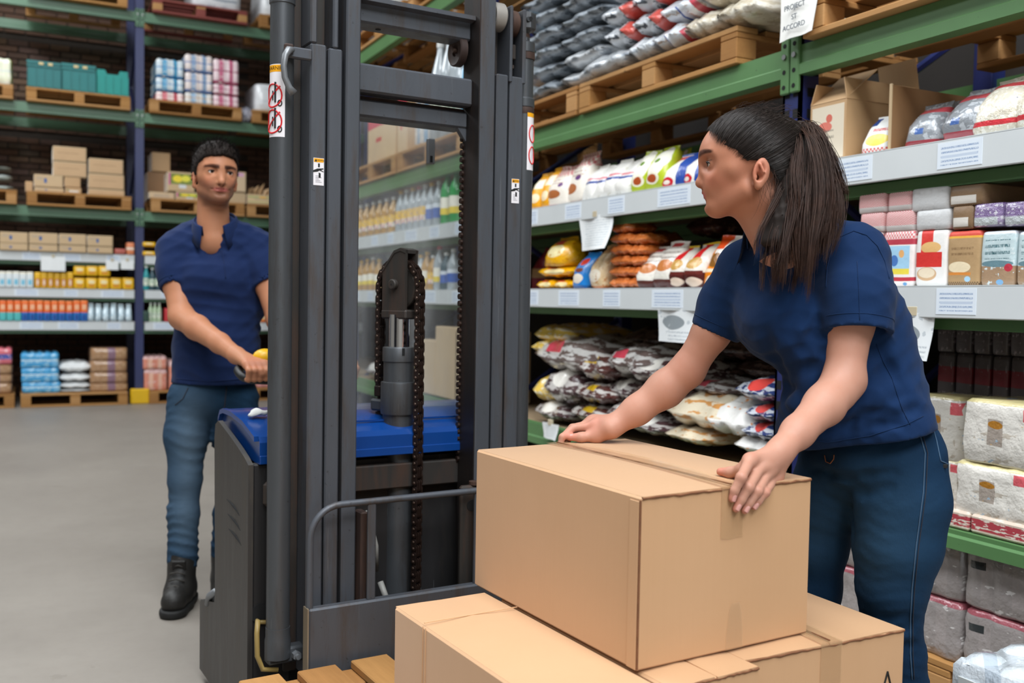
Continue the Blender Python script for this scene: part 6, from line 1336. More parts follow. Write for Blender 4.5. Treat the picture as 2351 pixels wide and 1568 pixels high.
F.chain([shR, p(1634, 762, 2.29), elR], [.05, .043, .038], .02); F.chain([elR, p(1528, 893, 2.32), p(1462, 942, 2.32), wrR], [.0405, .042, .0335, .0255], .02)
# left hand over the near top edge of the carton (fingers lie on the near face)
bF = 1.312; qf = lambda u, v, o=.0085: A3(pl(u, v, TY, bF-o)); HT_ = H2+.002
mcp = [p(1722, 1056, 1.835), p(1748, 1068, 1.848), p(1766, 1080, 1.862), p(1781, 1094, 1.876)]
fing = [(mcp[0], qf(1702, 1096, .016), qf(1687, 1126, .011), qf(1681, 1145, .008)), (mcp[1], qf(1719, 1119, .016), qf(1702, 1147, .011), qf(1690, 1168, .008)), (mcp[2], qf(1739, 1128, .014), qf(1721, 1154, .010), qf(1710, 1172, .008)), (mcp[3], qf(1757, 1131, .012), qf(1741, 1151, .009), qf(1731, 1164, .007))]
rad = [(.0108, .0094, .0082, .0070), (.011, .0096, .0084, .0071), (.0104, .0091, .0080, .0068), (.0092, .0080, .0070, .0060)]
for j, (fg, r) in enumerate(zip(fing, rad)):
    F.chain(fg, r, .004); F.cone(wrL+(fg[0]-wrL)*.25, fg[0], .016, r[0]+.0012, .014); F.ball(fg[1], r[1]*1.07, .004)
F.cone(wrL, (mcp[1]+mcp[2])/2, .021, .0165, .02); F.cone((wrL*2+mcp[3])/3, mcp[3], .014, .012, .014)
tj = [wrL*.62+mcp[0]*.38-np.array([0, 0, .012]), p(1709, 1078, 1.84), A3(onZ(1677, 1085, HT_+.009)), A3(onZ(1654, 1083, HT_+.008))]
F.chain(tj, [.016, .0125, .0102, .0078], .008); F.cone(mcp[0]-np.array([0, 0, .006]), tj[1], .010, .011, .012)
# right hand on the far top edge
bB = 1.90
m2 = [p(1368, 978, 2.325), p(1362, 972, 2.35), p(1362, 969, 2.375), p(1364, 968, 2.395)]
def far(u, v, o): return A3(pl(u, v, TY, bB+o))
for j, (m_, e) in enumerate(zip(m2, ((1316, 983, 1291, 1003), (1314, 982, 1290, 1005), (1318, 984, 1294, 1008), (1326, 986, 1304, 1008)))):
    k1 = far(e[0], e[1], .012+.012*j); k2 = far(e[2], e[3], .010+.014*j); tip = k2+np.array([-.006, 0, -.022]); rr_ = (.0105, .0093, .008, .0068)
    F.chain((m_, k1, k2, tip), rr_, .004); F.cone(wrR+(m_-wrR)*.2, m_, .017, .0118, .014)
F.cone(wrR, (m2[1]+m2[2])/2, .022, .017, .02)
t2 = [wrR*.6+m2[0]*.4, p(1366, 996, 2.285), p(1332, 1001, 2.265), p(1308, 1001, 2.262)]
zt_ = H2+.010
for i in (1, 2, 3): t2[i] = A3(onZ((1370, 1334, 1309)[i-1], (1000, 1004, 1004)[i-1], zt_+(.006, .002, .001)[i-1]))
F.chain(t2, [.019, .0148, .0112, .0082], .008); F.cone(m2[0], t2[1], .011, .012, .012); F.cone(p(1400, 985, 2.30), t2[1], .019, .015, .016)
lo, hi = hull([HW(.13, .1, .16), HW(-.12, -.1, -.1), shL, shR, elL, elR, wrL, wrR]+[f_[3] for f_ in fing]+[t2[3], tj[3], far(1285, 1010, .06)])
V, Fc = grow(F, lo-.07, hi+.07, .0026)
kn = [(m_, .014, 'c8584c', .5) for m_ in mcp]+[(f_[1], .010, 'b8584e', .4) for f_ in fing]+[(f_[3], .014, 'cf7468', .45) for f_ in fing]+[(tj[3], .02, 'd4715e', .5), (t2[3], .02, 'd4715e', .45), (m2[0], .03, 'd0786a', .35), (elR, .05, 'cf8a74', .3)]
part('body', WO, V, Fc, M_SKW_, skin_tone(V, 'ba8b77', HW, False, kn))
eyes(WO, HW, 4); lashes(WO, HW)
def nail(c, tdir, out, w_, l_):
    t = tdir/np.linalg.norm(tdir); o_ = out-t*(out@t); o_ /= np.linalg.norm(o_); s_ = np.cross(t, o_); V_ = []
    for i in range(6):
        for j in range(6):
            x = (j/5-.5)*2; y = (i/5-.5)*2; V_.append(c+s_*x*w_*(1-.25*max(0, -y)**2-.12*max(0, y)**4)+t*y*l_+o_*(-.0030*x*x*w_/.0048+.0003))
    Fq = [(i*6+j, i*6+j+1, i*6+j+7, i*6+j+6) for i in range(5) for j in range(5)]
    part('nail', WO, np.array(V_), np.array(Fq), M_NAIL)
cv = A3(CC)
for f_, r in zip(fing, rad):
    c = f_[2]*.22+f_[3]*.78; out = -A3(TY)+np.array([0, 0, .35]); t_ = (f_[3]-f_[2]); t_ /= np.linalg.norm(t_); out = out-t_*(out@t_); out /= np.linalg.norm(out); nail(c+out*(r[3]*1.06+.0012), t_, out, .0048, .0062)
c = t2[3]*.75+t2[2]*.25; o_ = (cv-c)/np.linalg.norm(cv-c)*.6+np.array([0, 0, .8]); o_ /= np.linalg.norm(o_); nail(c+o_*.0088, t2[3]-t2[2], o_, .0056, .0068)
# polo shirt
S = Field(); k = .07
S.chain([p(1948, 612, 2.11), p(1982, 760, 2.15), p(2006, 880, 2.15), p(2040, 985, 2.12)], [.074, .086, .088, .100], k)
S.chain([p(1775, 640, 2.22), p(1850, 760, 2.25), p(1925, 880, 2.28), p(1935, 985, 2.29)], [.080, .088, .088, .104], k)
S.ball(p(1800, 735, 2.13), .088, k).ball(p(1775, 725, 2.22), .084, k)
S.cone(p(1890, 800, 2.11), p(1885, 960, 2.15), .070, .075, k)
S.cone(p(1870, 950, 2.15), p(1850, 995, 2.2), .055, .06, k)
S.cone(p(1955, 585, 2.10), p(1815, 545, 2.15), .066, .052, .05).cone(p(1722, 615, 2.25), p(1815, 545, 2.15), .062, .052, .05)
SL1, SL2 = Field(), Field()
SL1.chain([p(1958, 596, 2.10), p(1966, 680, 2.055), p(1968, 790, 2.035)], [.070, .0705, .0735], .035); SL2.chain([p(1708, 618, 2.25), p(1668, 700, 2.285), p(1633, 785, 2.297)], [.064, .060, .058], .035)
def surf(Fd, u, v, z0=1.75):
    r_ = A3(ray(u, v)); n_ = np.linalg.norm(r_); q_ = A3(CC)+r_*z0
    for _ in range(80):
        e = Fd.ev(q_[None])[0]
        if e < .0008: return q_
        q_ = q_+r_/n_*e*.8
    return None
def crease(Fd, pts, r0, op='s', k=.022, out=0.):
    base = Field(); base.p = list(Fd.p); P = [surf(base, u, v) for u, v in pts]; P = [q_-A3(CF)*out for q_ in P if q_ is not None]
    for i in range(len(P)-1): Fd.cone(P[i], P[i+1], r0*(.35+.65*math.sin(math.pi*(i+.2)/len(P))), r0*(.35+.65*math.sin(math.pi*(i+1.2)/len(P))), k, op)
for c_ in ([(1905, 800), (1870, 850), (1830, 890), (1800, 905)], [(1760, 770), (1775, 830), (1800, 885)], [(1905, 700), (1880, 760), (1845, 800)], [(2085, 905), (2030, 935), (1960, 965), (1900, 985)], [(2100, 935), (2050, 955), (1990, 985)], [(2015, 800), (2040, 850), (2066, 880)], [(1850, 660), (1830, 720), (1800, 760)]):
    crease(S, c_, .0075, 's', .03, .002)
for c_ in ([(2070, 885), (2010, 915), (1940, 945)], [(1895, 830), (1860, 880), (1825, 925)], [(2095, 920), (2050, 942), (1980, 972)]): crease(S, c_, .008, 'u', .035, -.004)
fw = folds(.5, [((.9, .3, .75), 62, .0026), ((-.5, .6, .9), 78, .0022), ((.6, .2, -1), 88, .0018), ((.8, -.5, .2), 110, .0012)], 3)
axL = (p(1968, 765, 2.035)-p(1970, 680, 2.05)); axL /= np.linalg.norm(axL); axR = p(1636, 770, 2.295)-p(1668, 700, 2.285); axR /= np.linalg.norm(axR)
cL, cR_ = p(1968, 762, 2.035), p(1640, 764, 2.29)
uph = A3(at(1990, 640, 2.1))
hemP, hemN = p(2120, 985, 2.05), None
h1, h2, h3 = p(2135, 975, 2.12), p(1900, 1030, 2.08), p(1850, 985, 2.36)
hemN = np.cross(h2-h1, h3-h1); hemN /= np.linalg.norm(hemN); hemN *= -np.sign(hemN[2])   # pointing down
def smin(a, b, k): h = np.maximum(k-np.abs(a-b), 0)/k; return np.minimum(a, b)-h*h*k*.25
class Shirt(Field):
    """torso cut at the hem, two sleeves cut at their cuffs and hollow there, joined softly at the shoulders"""
    def __init__(s, torso, sleeves, fo, hem, neck): s.t, s.sl, s.fo, s.hem, s.neck = torso, sleeves, fo, hem, neck
    def ev(s, P, ctr=None, rad=0):
        fo = s.fo(P); d = s.t.ev(P, ctr, rad)+fo
        d = np.maximum(d, s.hem(P)); e = np.full(len(P), 9.); cutn = np.full(len(P), 9.)
        for f_, c, ax, ro in s.sl:
            q_ = f_.ev(P, ctr, rad)+fo*.6; pl_ = (P-c)@ax
            v_ = P-c; ra = np.sqrt(np.maximum((v_**2).sum(1)-pl_**2, 0))-ro-.05*pl_+fo*.6
            q_ = np.maximum(q_, pl_); q_ = np.maximum(q_, -np.maximum(ra, -(pl_+.045))); e = np.minimum(e, q_)
        d = smin(d, e, .022); return np.maximum(d, -s.neck.ev(P, ctr, rad))
neckh = Field(); neckh.cone(p(1800, 500, 2.13), p(1788, 572, 2.13), .056, .036, .001)
hemf = lambda P: (P-h1)@hemN-.004
SF = Shirt(S, [(SL1, cL, axL, .0575), (SL2, cR_, axR, .0470)], fw, hemf, neckh)
lo, hi = hull([p(2160, 500, 1.95), p(2160, 1010, 2.1), p(1580, 500, 2.35), p(1580, 1010, 2.4), p(1800, 900, 2.45)])
V, Fc = grow(SF, lo-.05, hi+.05, .0044)
shirt = part('polo_shirt', WO, V, Fc, M_NAVY)
def ring(name, parent, c, ax, r, tr, m_, up, ry=None, flat=None):
    ax = ax/np.linalg.norm(ax); a = np.cross(ax, up); a /= np.linalg.norm(a); b = np.cross(ax, a); g = G(); g.tube([c+a*r*math.cos(t)+b*(ry or r)*math.sin(t) for t in np.linspace(0, 2*math.pi, 41)], tr, 6, False)
    g.v = [tuple(np.array(q_)-parent_loc(parent)) for q_ in g.v]; return obj(name, g.mesh(name, m_, True), parent)
collar(shirt, p(1792, 548, 2.14), (-.05, .1, 1), A3(-CR*.8-Vector(F0)*.25)+np.array([0, 0, -.25]), .068, .072, M_NAVY, .030, .06, .42)
g = G(); 
pa, pb = p(1722, 572, 2.06), p(1738, 640, 2.05)
# jeans
J = Field(); J.ell(p(2018, 1040, 2.2), (.135, .135, .12), None, .05)
J.chain([p(2062, 1060, 2.16), p(2068, 1150, 2.16), p(2060, 1250, 2.16), p(2048, 1345, 2.17), p(2046, 1425, 2.18), p(2062, 1500, 2.20), p(2064, 1580, 2.22)], [.098, .100, .091, .073, .060, .055, .054], .03)
J.chain([p(1925, 1065, 2.26), p(1890, 1150, 2.30), p(1874, 1250, 2.32), p(1868, 1350, 2.34), p(1868, 1430, 2.36), p(1872, 1560, 2.38)], [.092, .080, .070, .060, .056, .052], .03)
J.ball(p(2076, 1065, 2.26), .092, .04).ball(p(2020, 1070, 2.33), .088, .04)
kL, kR = p(2064, 1580, 2.22), p(1872, 1560, 2.38)
aL = np.array([kL[0]+.02, kL[1]+.03, .06]); aR = np.array([kR[0]+.01, kR[1]+.04, .06])
J.chain([kL, kL*.45+aL*.55, aL], [.060, .057, .050], .04).chain([kR, kR*.45+aR*.55, aR], [.056, .055, .048], .04)
for c_ in ([(1905, 1090), (1945, 1105), (1990, 1098), (2050, 1088)], [(1925, 1125), (1975, 1132), (2040, 1122)], [(1860, 1075), (1900, 1090)], [(1985, 1415), (2030, 1425), (2080, 1415)], [(1975, 1445), (2030, 1455), (2090, 1440)], [(1990, 1490), (2040, 1495), (2095, 1480)], [(1945, 1140), (1952, 1180), (1955, 1225)]):
    crease(J, c_, .006, 's', .022, .002)
fj = folds(.8, [((.3, .2, 1), 120, .0014), ((-.5, .3, .9), 90, .0018)], 9)
class Jeans(Field):
    def __init__(s, b, fo, tn, t0): s.b, s.fo, s.tn, s.t0 = b, fo, tn, t0
    def ev(s, P, ctr=None, rad=0): return np.maximum(np.maximum(s.b.ev(P, ctr, rad)+s.fo(P), -((P-s.t0)@s.tn)), .055-P[:, 2])
lo, hi = hull([p(2200, 1000, 2.0), p(1800, 1000, 2.4), aL, aR]); lo[2] = 0
V, Fc = grow(Jeans(J, fj, hemN, h1-hemN*.05), lo-.1, hi+.1, .0068)
fr = np.exp(-(((V-p(2000, 1230, 2.05))/.16)**2).sum(1))*.55+np.exp(-(((V-p(1890, 1230, 2.2))/.14)**2).sum(1))*.40
jeans = part('jeans', WO, V, Fc, M_JEAN, np.stack([fr]*3, 1))
def snap(Fd, q_, d, off=.001):
    """push a point along d until it sits on the field's surface"""
    q_ = np.array(q_, float); d = d/np.linalg.norm(d)
    for _ in range(40):
        e = Fd.ev(q_[None])[0]
        if abs(e) < .0004: break
        q_ = q_+d*e*.8
    return q_-d*off
def seam(name, parent, Fd, px, z0, r, m_, off=.0006):
    pts = []
    P = [np.array(q_, float) for q_ in px]; d = []
    for i in range(len(P)-1): n_ = 6; d += [P[i]+(P[i+1]-P[i])*j/n_ for j in range(n_)]
    d.append(P[-1])
    for u, v in d:
        r_ = A3(ray(u, v)); q_ = A3(CC)+r_*z0; s_ = 0
        for _ in range(60):
            e = Fd.ev(q_[None])[0]
            if e < .0005: break
            q_ = q_+r_/np.linalg.norm(r_)*e*.8
        if Fd.ev(q_[None])[0] < .01: pts.append(q_-r_/np.linalg.norm(r_)*off)
    if len(pts) > 2:
        L = parent_loc(parent); obj(name, G().tube([tuple(q_-L) for q_ in pts], r, 5).mesh(name, m_, True), parent)
JF = Jeans(J, fj, hemN, h1-hemN*.05)
seam('side_seam', jeans, JF, [(2110, 990), (2124, 1040), (2120, 1130), (2104, 1250), (2094, 1350), (2090, 1420), (2090, 1500), (2094, 1560)], 1.8, .0013, mat('seam_fade', '44607c', .9))
seam('side_seam', jeans, JF, [(2116, 990), (2130, 1040), (2126, 1130), (2110, 1250), (2100, 1350), (2096, 1420), (2096, 1500), (2099, 1560)], 1.8, .0010, M_STITCH)
seam('pocket_seam', jeans, JF, [(2138, 968), (2150, 1010), (2160, 1058), (2178, 1066)], 1.8, .0013, mat('seam_fade', '44607c', .9))
q_ = surf(JF, 2168, 1070); obj('pocket_tab', G().box(-.007, .007, -.002, .002, -.004, .004, .001).mesh('pocket_tab', M_RUB), jeans, tuple(q_-parent_loc(jeans)), (0, .1, -.4)) if q_ is not None else None
seam('fly_stitch', jeans, JF, [(1893, 1045), (1896, 1060), (1906, 1064), (1914, 1054), (1915, 1044)], 1.8, .0012, mat('orange_thread', '9a6240', .8))
seam('armhole_seam', shirt, SF, [(1925, 545), (1960, 530), (1990, 540), (2015, 565), (2032, 600), (2042, 640)], 1.8, .0009, M_NAVY)
seam('armhole_seam', shirt, SF, [(1925, 545), (1908, 575), (1899, 615), (1896, 660)], 1.8, .0009, M_NAVY)
def cuffring(parent, Sh, i, back, r):
    f_, c, ax, ro = Sh.sl[i]; a = np.cross(ax, [0, 0, 1.]); a /= np.linalg.norm(a); b = np.cross(ax, a); runs = [[]]
    for t in np.linspace(0, 4*math.pi, 97):
        d = a*math.cos(t)+b*math.sin(t); q_ = c-ax*back+d*.12
        for _ in range(60):
            e = f_.ev(q_[None])[0]+Sh.fo(q_[None])[0]*.6
            if e < .0004: break
            q_ = q_-d*max(e, .0003)*.8
        if Sh.t.ev(q_[None])[0] > .006: runs[-1].append(q_)
        elif runs[-1]: runs.append([])
    run = max(runs, key=len)[:49]; L = parent_loc(parent)
    if len(run) > 3: obj('sleeve_hem_stitch', G().tube([tuple(q_-L) for q_ in run], r, 5).mesh('sleeve_hem_stitch', M_NAVY, True), parent)
cuffring(shirt, SF, 0, .024, .0009); cuffring(shirt, SF, 1, .022, .0009)
seam('sleeve_crease', shirt, SF, [(1968, 600), (1972, 670), (1974, 735)], 1.8, .0006, M_NAVY)
seam('side_panel_seam', shirt, SF, [(2012, 790), (2028, 830), (2048, 868), (2060, 905), (2072, 940), (2090, 975)], 1.8, .0008, M_NAVY)
seam('hem_stitch', shirt, SF, [(1830, 1005), (1900, 1016), (2000, 1000), (2080, 975), (2120, 955)], 1.8, .0008, M_NAVY)
# shoes (below the frame)
def shoe(parent, an, d, m_, ms, L=.26, name='shoe'):
    d = A3(d); d /= np.linalg.norm(d); b = np.array([an[0], an[1], 0.]); Sf = Field()
    Sf.chain([b-d*.05+[0, 0, .05], b+d*.06+[0, 0, .05], b+d*(L-.11)+[0, 0, .045]], [.042, .042, .036], .03); Sf.cone(b+[0, 0, .05], b+[0, 0, .105], .044, .046, .03)
    Sf.cut(lambda P: .022-P[:, 2]); V_, F_ = grow(Sf, b-.26, b+np.array([.26, .26, .2]), .007); o_ = part(name, parent, V_, F_, m_)
    So = Field(); So.chain([b-d*.055+[0, 0, .02], b+d*.06+[0, 0, .02], b+d*(L-.105)+[0, 0, .02]], [.046, .044, .041], .02); So.cut(lambda P: np.maximum(-P[:, 2], P[:, 2]-.03)); V_, F_ = grow(So, b-.26, b+np.array([.26, .26, .1]), .007); part('sole', o_, V_, F_, ms); return o_
M_BOOT = mat('black_boot_leather', '1b1917', .55, var=.25, bump=.3, bscale=70); M_SOLE = mat('black_rubber_sole', '131313', .7)
tf = -A3(CR)*.6-A3(F0)*.5; shoe(WO, aL, tf, M_BOOT, M_SOLE, .24); shoe(WO, aR, tf, M_BOOT, M_SOLE, .24)
# hair: cap, tie, tail
HL = lambda P: HW.loc(P)
def hairline(u): return np.interp(u, [-.055, -.045, -.032, -.003, .022, .0235, .030, .040, .047, .058, .075, .092, .104, .115], [-.062, -.056, -.051, -.041, -.020, .012, .022, .032, .040, .060, .074, .083, .086, .12])
CAP = Field(); s_ = HW.s
CAP.ell(HW(.002, 0, .050), [.099*s_, .0785*s_, .090*s_], HW.M, .02).ell(HW(-.045, 0, .012), [.046*s_, .060*s_, .062*s_], HW.M, .03).ell(HW(-.075, 0, .075), [.03*s_, .035*s_, .03*s_], HW.M, .04).ell(HW(.045, 0, .050), [.052*s_, .067*s_, .055*s_], HW.M, .02)
class Cap(Field):
    def ev(s, P, ctr=None, rad=0):
        L = HL(P); f, l, u = L.T; d = CAP.ev(P)
        ang = np.arctan2(np.abs(l), u-.02)*9+f*12; d = d+.0008*np.sin(ang*5)
        cut = (f-hairline(u)-.012*np.clip((np.abs(l)-.02)/-.05, -1, 0)*(u > .06))*.8*HW.s
        h = np.maximum(.008-np.abs(d-cut), 0)/.008; return np.maximum(d, cut)+h*h*.002
V, Fc = grow(Cap(), HW(0, 0, .04)-.17, HW(0, 0, .04)+.17, .0034); hair = part('hair', WO, V, Fc, M_HAIRC)
tie = p(1817, 302, 2.135)
# combed strands over the cap
r = np.random.default_rng(5); ST = []; RD = []
for i in range(2600):
    u0 = r.uniform(-.045, .112); side = r.choice([-1, 1], p=[.25, .75]); f0 = hairline(u0)+r.uniform(-.05, .004)*(u0 > .03)-.003; fine = r.random() < .25
    if fine: f0 = hairline(u0)+r.uniform(0, .010)
    ang = r.uniform(0, 1)
    l0 = side*.07*math.sqrt(max(0., 1-((u0-.05)/.088)**2))*(1 if f0 < .05 else math.sqrt(max(.0, 1-((f0-.03)/.075)**2)))
    a = np.array([f0, l0, u0]); b = HL(tie[None])[0]+np.array([.008, 0, 0]); pts = []
    for t in np.linspace(0, 1, 12):
        q_ = a*(1-t)+b*t; c0 = np.array([-.005, 0, .045]); dvec = q_-c0; pts.append(q_)
    W_ = np.array([HW(*q_) for q_ in pts])
    for _ in range(6):
        e = CAP.ev(W_); c0 = HW(-.005, 0, .045); dv = W_-c0; dv /= np.linalg.norm(dv, axis=1, keepdims=True); W_ = W_-dv*(e[:, None])*.9
    dv = W_-HW(-.005, 0, .045); dv /= np.linalg.norm(dv, axis=1, keepdims=True); W_ = W_+dv*(r.uniform(-.0004, .0016)+.0008*np.sin(np.linspace(0, 6, 12)+r.uniform(0, 6)))[:, None]
    ST.append(W_); RD.append(np.full(12, r.uniform(.0005, .0010)*(.45 if fine else 1))*np.r_[.15, .6, np.ones(9), .6])
V, Fc = tubes(ST, RD); part('combed_hair', hair, V, Fc, M_HAIRT)
ring('hair_tie', WO, tie, A3(CR)*1.0+A3(CU)*.15, .021, .0075, M_RUB, np.array([0, 0, 1.])); ring('hair_tie', WO, tie+A3(CR)*.009-A3(CU)*.012, A3(CR)*1.0+A3(CU)*.4, .019, .006, M_RUB, np.array([0, 0, 1.]))
# tail guides (root to tip): pixel rows at real depths
GD = [[(1822, 300, 2.13), (1850, 288, 2.12), (1880, 312, 2.09), (1900, 370, 2.07), (1922, 425, 2.06), (1946, 448, 2.06)],
      [(1822, 302, 2.13), (1848, 296, 2.10), (1872, 340, 2.06), (1888, 420, 2.02), (1892, 510, 1.995), (1872, 600, 1.985)],
      [(1822, 304, 2.12), (1840, 306, 2.08), (1856, 360, 2.04), (1862, 460, 2.00), (1852, 570, 1.985), (1834, 690, 1.98)],
      [(1820, 306, 2.11), (1832, 316, 2.07), (1838, 380, 2.03), (1830, 480, 2.00), (1812, 580, 1.985), (1806, 692, 1.98)],
      [(1818, 308, 2.11), (1824, 326, 2.08), (1822, 400, 2.04), (1800, 500, 2.01), (1776, 590, 1.99), (1772, 678, 1.985)],
      [(1818, 308, 2.12), (1820, 330, 2.10), (1810, 410, 2.07), (1780, 510, 2.03), (1752, 590, 2.01), (1752, 660, 2.0)],
      [(1820, 304, 2.14), (1850, 300, 2.14), (1880, 350, 2.13), (1902, 430, 2.10), (1904, 500, 2.06), (1886, 560, 2.04)]]
def spl(P, n):
    P = np.array(P); t = np.linspace(0, len(P)-1, n); o_ = []
    for x in t:
        i = min(int(x), len(P)-2); f_ = x-i; p0, p1, p2, p3 = P[max(i-1, 0)], P[i], P[i+1], P[min(i+2, len(P)-1)]
        o_.append(.5*((2*p1)+(-p0+p2)*f_+(2*p0-5*p1+4*p2-p3)*f_**2+(-p0+3*p1-3*p2+p3)*f_**3))
    return np.array(o_)
GW = np.array([spl([p(*q_) for q_ in g_], 18) for g_ in GD]); T = Field()
for i, gw in enumerate(GW[1:6]):
    gw = gw+A3(F0)*.012
    for j in range(0, 12, 2): T.cone(gw[j], gw[min(j+2, 17)], .011+.006*math.sin(min(j/14, 1)*math.pi), .011+.006*math.sin(min((j+2)/14, 1)*math.pi)*(j < 12), .02)
ft = folds(1, [((1, .5, .12), 150, .0022), ((.7, -.8, .1), 210, .0016)], 4)
class Tail(Field):
    def ev(s, P, ctr=None, rad=0): return T.ev(P, ctr, rad)+ft(P)
lo, hi = hull(GW.reshape(-1, 3)); V, Fc = grow(Tail(), lo-.05, hi+.05, .005); part('ponytail', hair, V, Fc, M_HAIRC)
ST = []; RD = []; tt = np.linspace(0, 1, 18); NL = 80; LK = []
for i in range(NL):
    w_ = r.dirichlet(np.full(7, .28)); ph = r.uniform(0, 6.28, 3); fr = r.uniform(7, 12); off = r.normal(0, 1, 3)*np.array([1, 1, .5])
    L = (GW*w_[:, None, None]).sum(0); wav = np.stack([np.sin(tt*fr+ph[k]) for k in range(3)], 1)*.0075*(tt**.7)[:, None]
    L = L+off*(.003+.013*np.sin(np.minimum(tt*1.2, 1)*math.pi*.5))[:, None]+wav-A3(F0)*(.012*np.sin(tt*math.pi)*r.uniform(.2, 1.3))[:, None]; LK.append((L, 1.0-max(0, r.normal(.05, .08))))
for i in range(3600):
    L, n_ = LK[i % NL]; o1 = r.normal(0, 1, 3); ph = r.uniform(0, 6.28, 3)
    spread = .0022+.0055*np.abs(np.sin(tt*5+i % NL))*(1-tt*.5)
    L = L+o1*spread[:, None]+np.stack([np.sin(tt*r.uniform(10, 20)+ph[k]) for k in range(3)], 1)*.0016*tt[:, None]
    n_ = min(1., n_-abs(r.normal(0, .04))); L = np.array([np.interp(tt*n_, tt, L[:, k]) for k in range(3)]).T
    ST.append(L); RD.append(np.full(18, r.uniform(.0004, .0010))*np.interp(tt, [0, .1, .7, 1], [.7, 1, .8, .2]))
V, Fc = tubes(ST, RD); part('hair_strands', hair, V, Fc, M_HAIR)
ST = []; RD = []
for i in range(26):          # loose wisps below the ear and at the nape
    a = HW(-.020-r.uniform(0, .03), .066, .022-r.uniform(0, .05)); b = a+A3(CR)*r.uniform(-.022, .012)-A3(CU)*r.uniform(.03, .09)-A3(F0)*.006; c = b+A3(CR)*r.uniform(-.012, .025)-A3(CU)*r.uniform(.01, .035)
    ST.append(spl([a, a*.5+b*.5+A3(CR)*r.uniform(-.004, .008), b, c], 18)); RD.append(np.full(18, .0003)*np.interp(tt, [0, .6, 1], [1, 1, .2]))
V, Fc = tubes(ST, RD); part('neck_wisps', hair, V, Fc, M_HAIR); ST = []; RD = []
for i in range(90):          # fly-aways
    f0 = r.uniform(-.08, .08); a = HW(f0, r.uniform(-.02, .05), .05+.088*math.sqrt(max(.05, 1-(f0/.1)**2))); b = a+A3(CU)*r.uniform(.002, .012)+A3(CR)*r.uniform(.005, .03); c = b+A3(CR)*r.uniform(.005, .02)+A3(CU)*r.uniform(-.01, .004); ST.append(spl([a, b, c], 18)); RD.append(np.full(18, .00026))
V, Fc = tubes(ST, RD); part('flyaway_hair', hair, V, Fc, M_HAIR)
# ------------------------------------------------------------------ man
M_NAVY2 = cloth_mat('navy_polo_cotton', '121f40', '182a52', 700, .4); M_JEAN2 = denim_mat('worn_denim', '112336', '183852', '66798a')
MP = at(455, 1385, 3.9); MO = thing('person', 'man in navy polo, faded jeans and black boots holding the truck handle', 'person', (MP.x, MP.y, 0))
am = math.radians(30); mf = -Vector(F0)*math.cos(am)+CR*math.sin(am); HM = Frame(p(493, 419, 3.9), mf+Vector((0, 0, .02)), Vector((0, 0, 1))+CR*.03, 1.13)
F = Field(); head(F, HM, True)
F.cone(HM(-.02, 0, -.05), p(490, 545, 3.93), .060, .066, .03)
sR, sL = p(402, 575, 3.95), p(592, 570, 3.97); F.cone(p(492, 560, 3.94), sR, .06, .055, .03).cone(p(492, 560, 3.94), sL, .06, .055, .03)
eR, wR = p(417, 728, 3.84), p(543, 816, 3.60); eL, wL = p(640, 735, 3.86), p(690, 815, 3.6)
F.chain([sR, p(409, 655, 3.9), eR], [.056, .054, .048], .03).chain([eR, p(452, 752, 3.76), p(505, 788, 3.67), wR], [.048, .047, .037, .030], .02)
F.chain([sL, p(617, 655, 3.92), eL], [.056, .052, .045], .02).chain([eL, p(662, 770, 3.73), wL], [.047, .042, .030], .02)
hd = A3(tw(*[HND[i]+d for i, d in enumerate((0, 0, 0))]))
def fist(wr, gp, sgn):
    """fist closed round the handle bar at gp; knuckles up front"""
    ax = A3(TX)*sgn; fw_ = -A3(TY); up = np.array([0, 0, 1.])
    for j in range(4):
        o_ = ax*(.030-.0205*j); kn_ = gp+o_+up*.028+fw_*(.012-.004*j); a = gp+o_*1.02+fw_*.034+up*.008; b = gp+o_+fw_*.024-up*.024; c = gp+o_-fw_*.010-up*.026
        F.chain((kn_, a, b, c), (.0125, .0112, .0102, .0088), .005); F.cone(wr, kn_, .023, .0135, .018)
    F.chain((wr*.6+gp*.4+ax*.02, gp+ax*.044+up*.012-fw_*.008, gp+ax*.038+fw_*.022+up*.002, gp+ax*.012+fw_*.036-up*.004), (.018, .0145, .0125, .010), .008)
gR = A3(tw(.997, HND[1]-.035, HND[2]-.004)); gL = A3(tw(1.335, HND[1]-.035, HND[2]-.004))
fist(wR, gR, 1); fist(A3(tw(1.36, HND[1]+.10, HND[2]+.05)), gL, -1); F.chain([wL, A3(tw(1.36, HND[1]+.10, HND[2]+.05))], [.03, .028], .02)
lo, hi = hull([HM(.13, .1, .16), HM(-.12, -.1, -.1), sR, sL, eR, eL, wR, wL, gR, gL]); V, Fc = grow(F, lo-.09, hi+.09, .0042)
part('body', MO, V, Fc, skin_mat('skin_olive'), skin_tone(V, 'b98160', HM, True, [(gR+np.array([0, 0, .02]), .05, 'c9705c', .45), (p(437, 676, 3.83), .010, '3a3c3c', .5)])); eyes(MO, HM, 6, -.03); lashes(MO, HM)
S2 = Field(); k = .07
S2.chain([p(438, 585, 3.96), p(458, 700, 3.95), p(456, 800, 3.95), p(446, 885, 3.95)], [.095, .094, .086, .094], k).chain([p(552, 580, 3.98), p(542, 700, 3.97), p(538, 800, 3.96), p(538, 885, 3.96)], [.098, .096, .086, .094], k)
S2.cone(p(470, 640, 3.90), p(530, 640, 3.91), .08, .08, k).cone(p(492, 760, 3.92), p(492, 880, 3.91), .085, .09, k)
S2.cone(p(425, 545, 3.96), p(475, 520, 3.97), .05, .05, .04).cone(p(565, 545, 3.98), p(510, 520, 3.97), .05, .05, .04); S2.cone(sR, p(492, 540, 3.95), .068, .065, .05).cone(sL, p(492, 540, 3.95), .068, .065, .05)
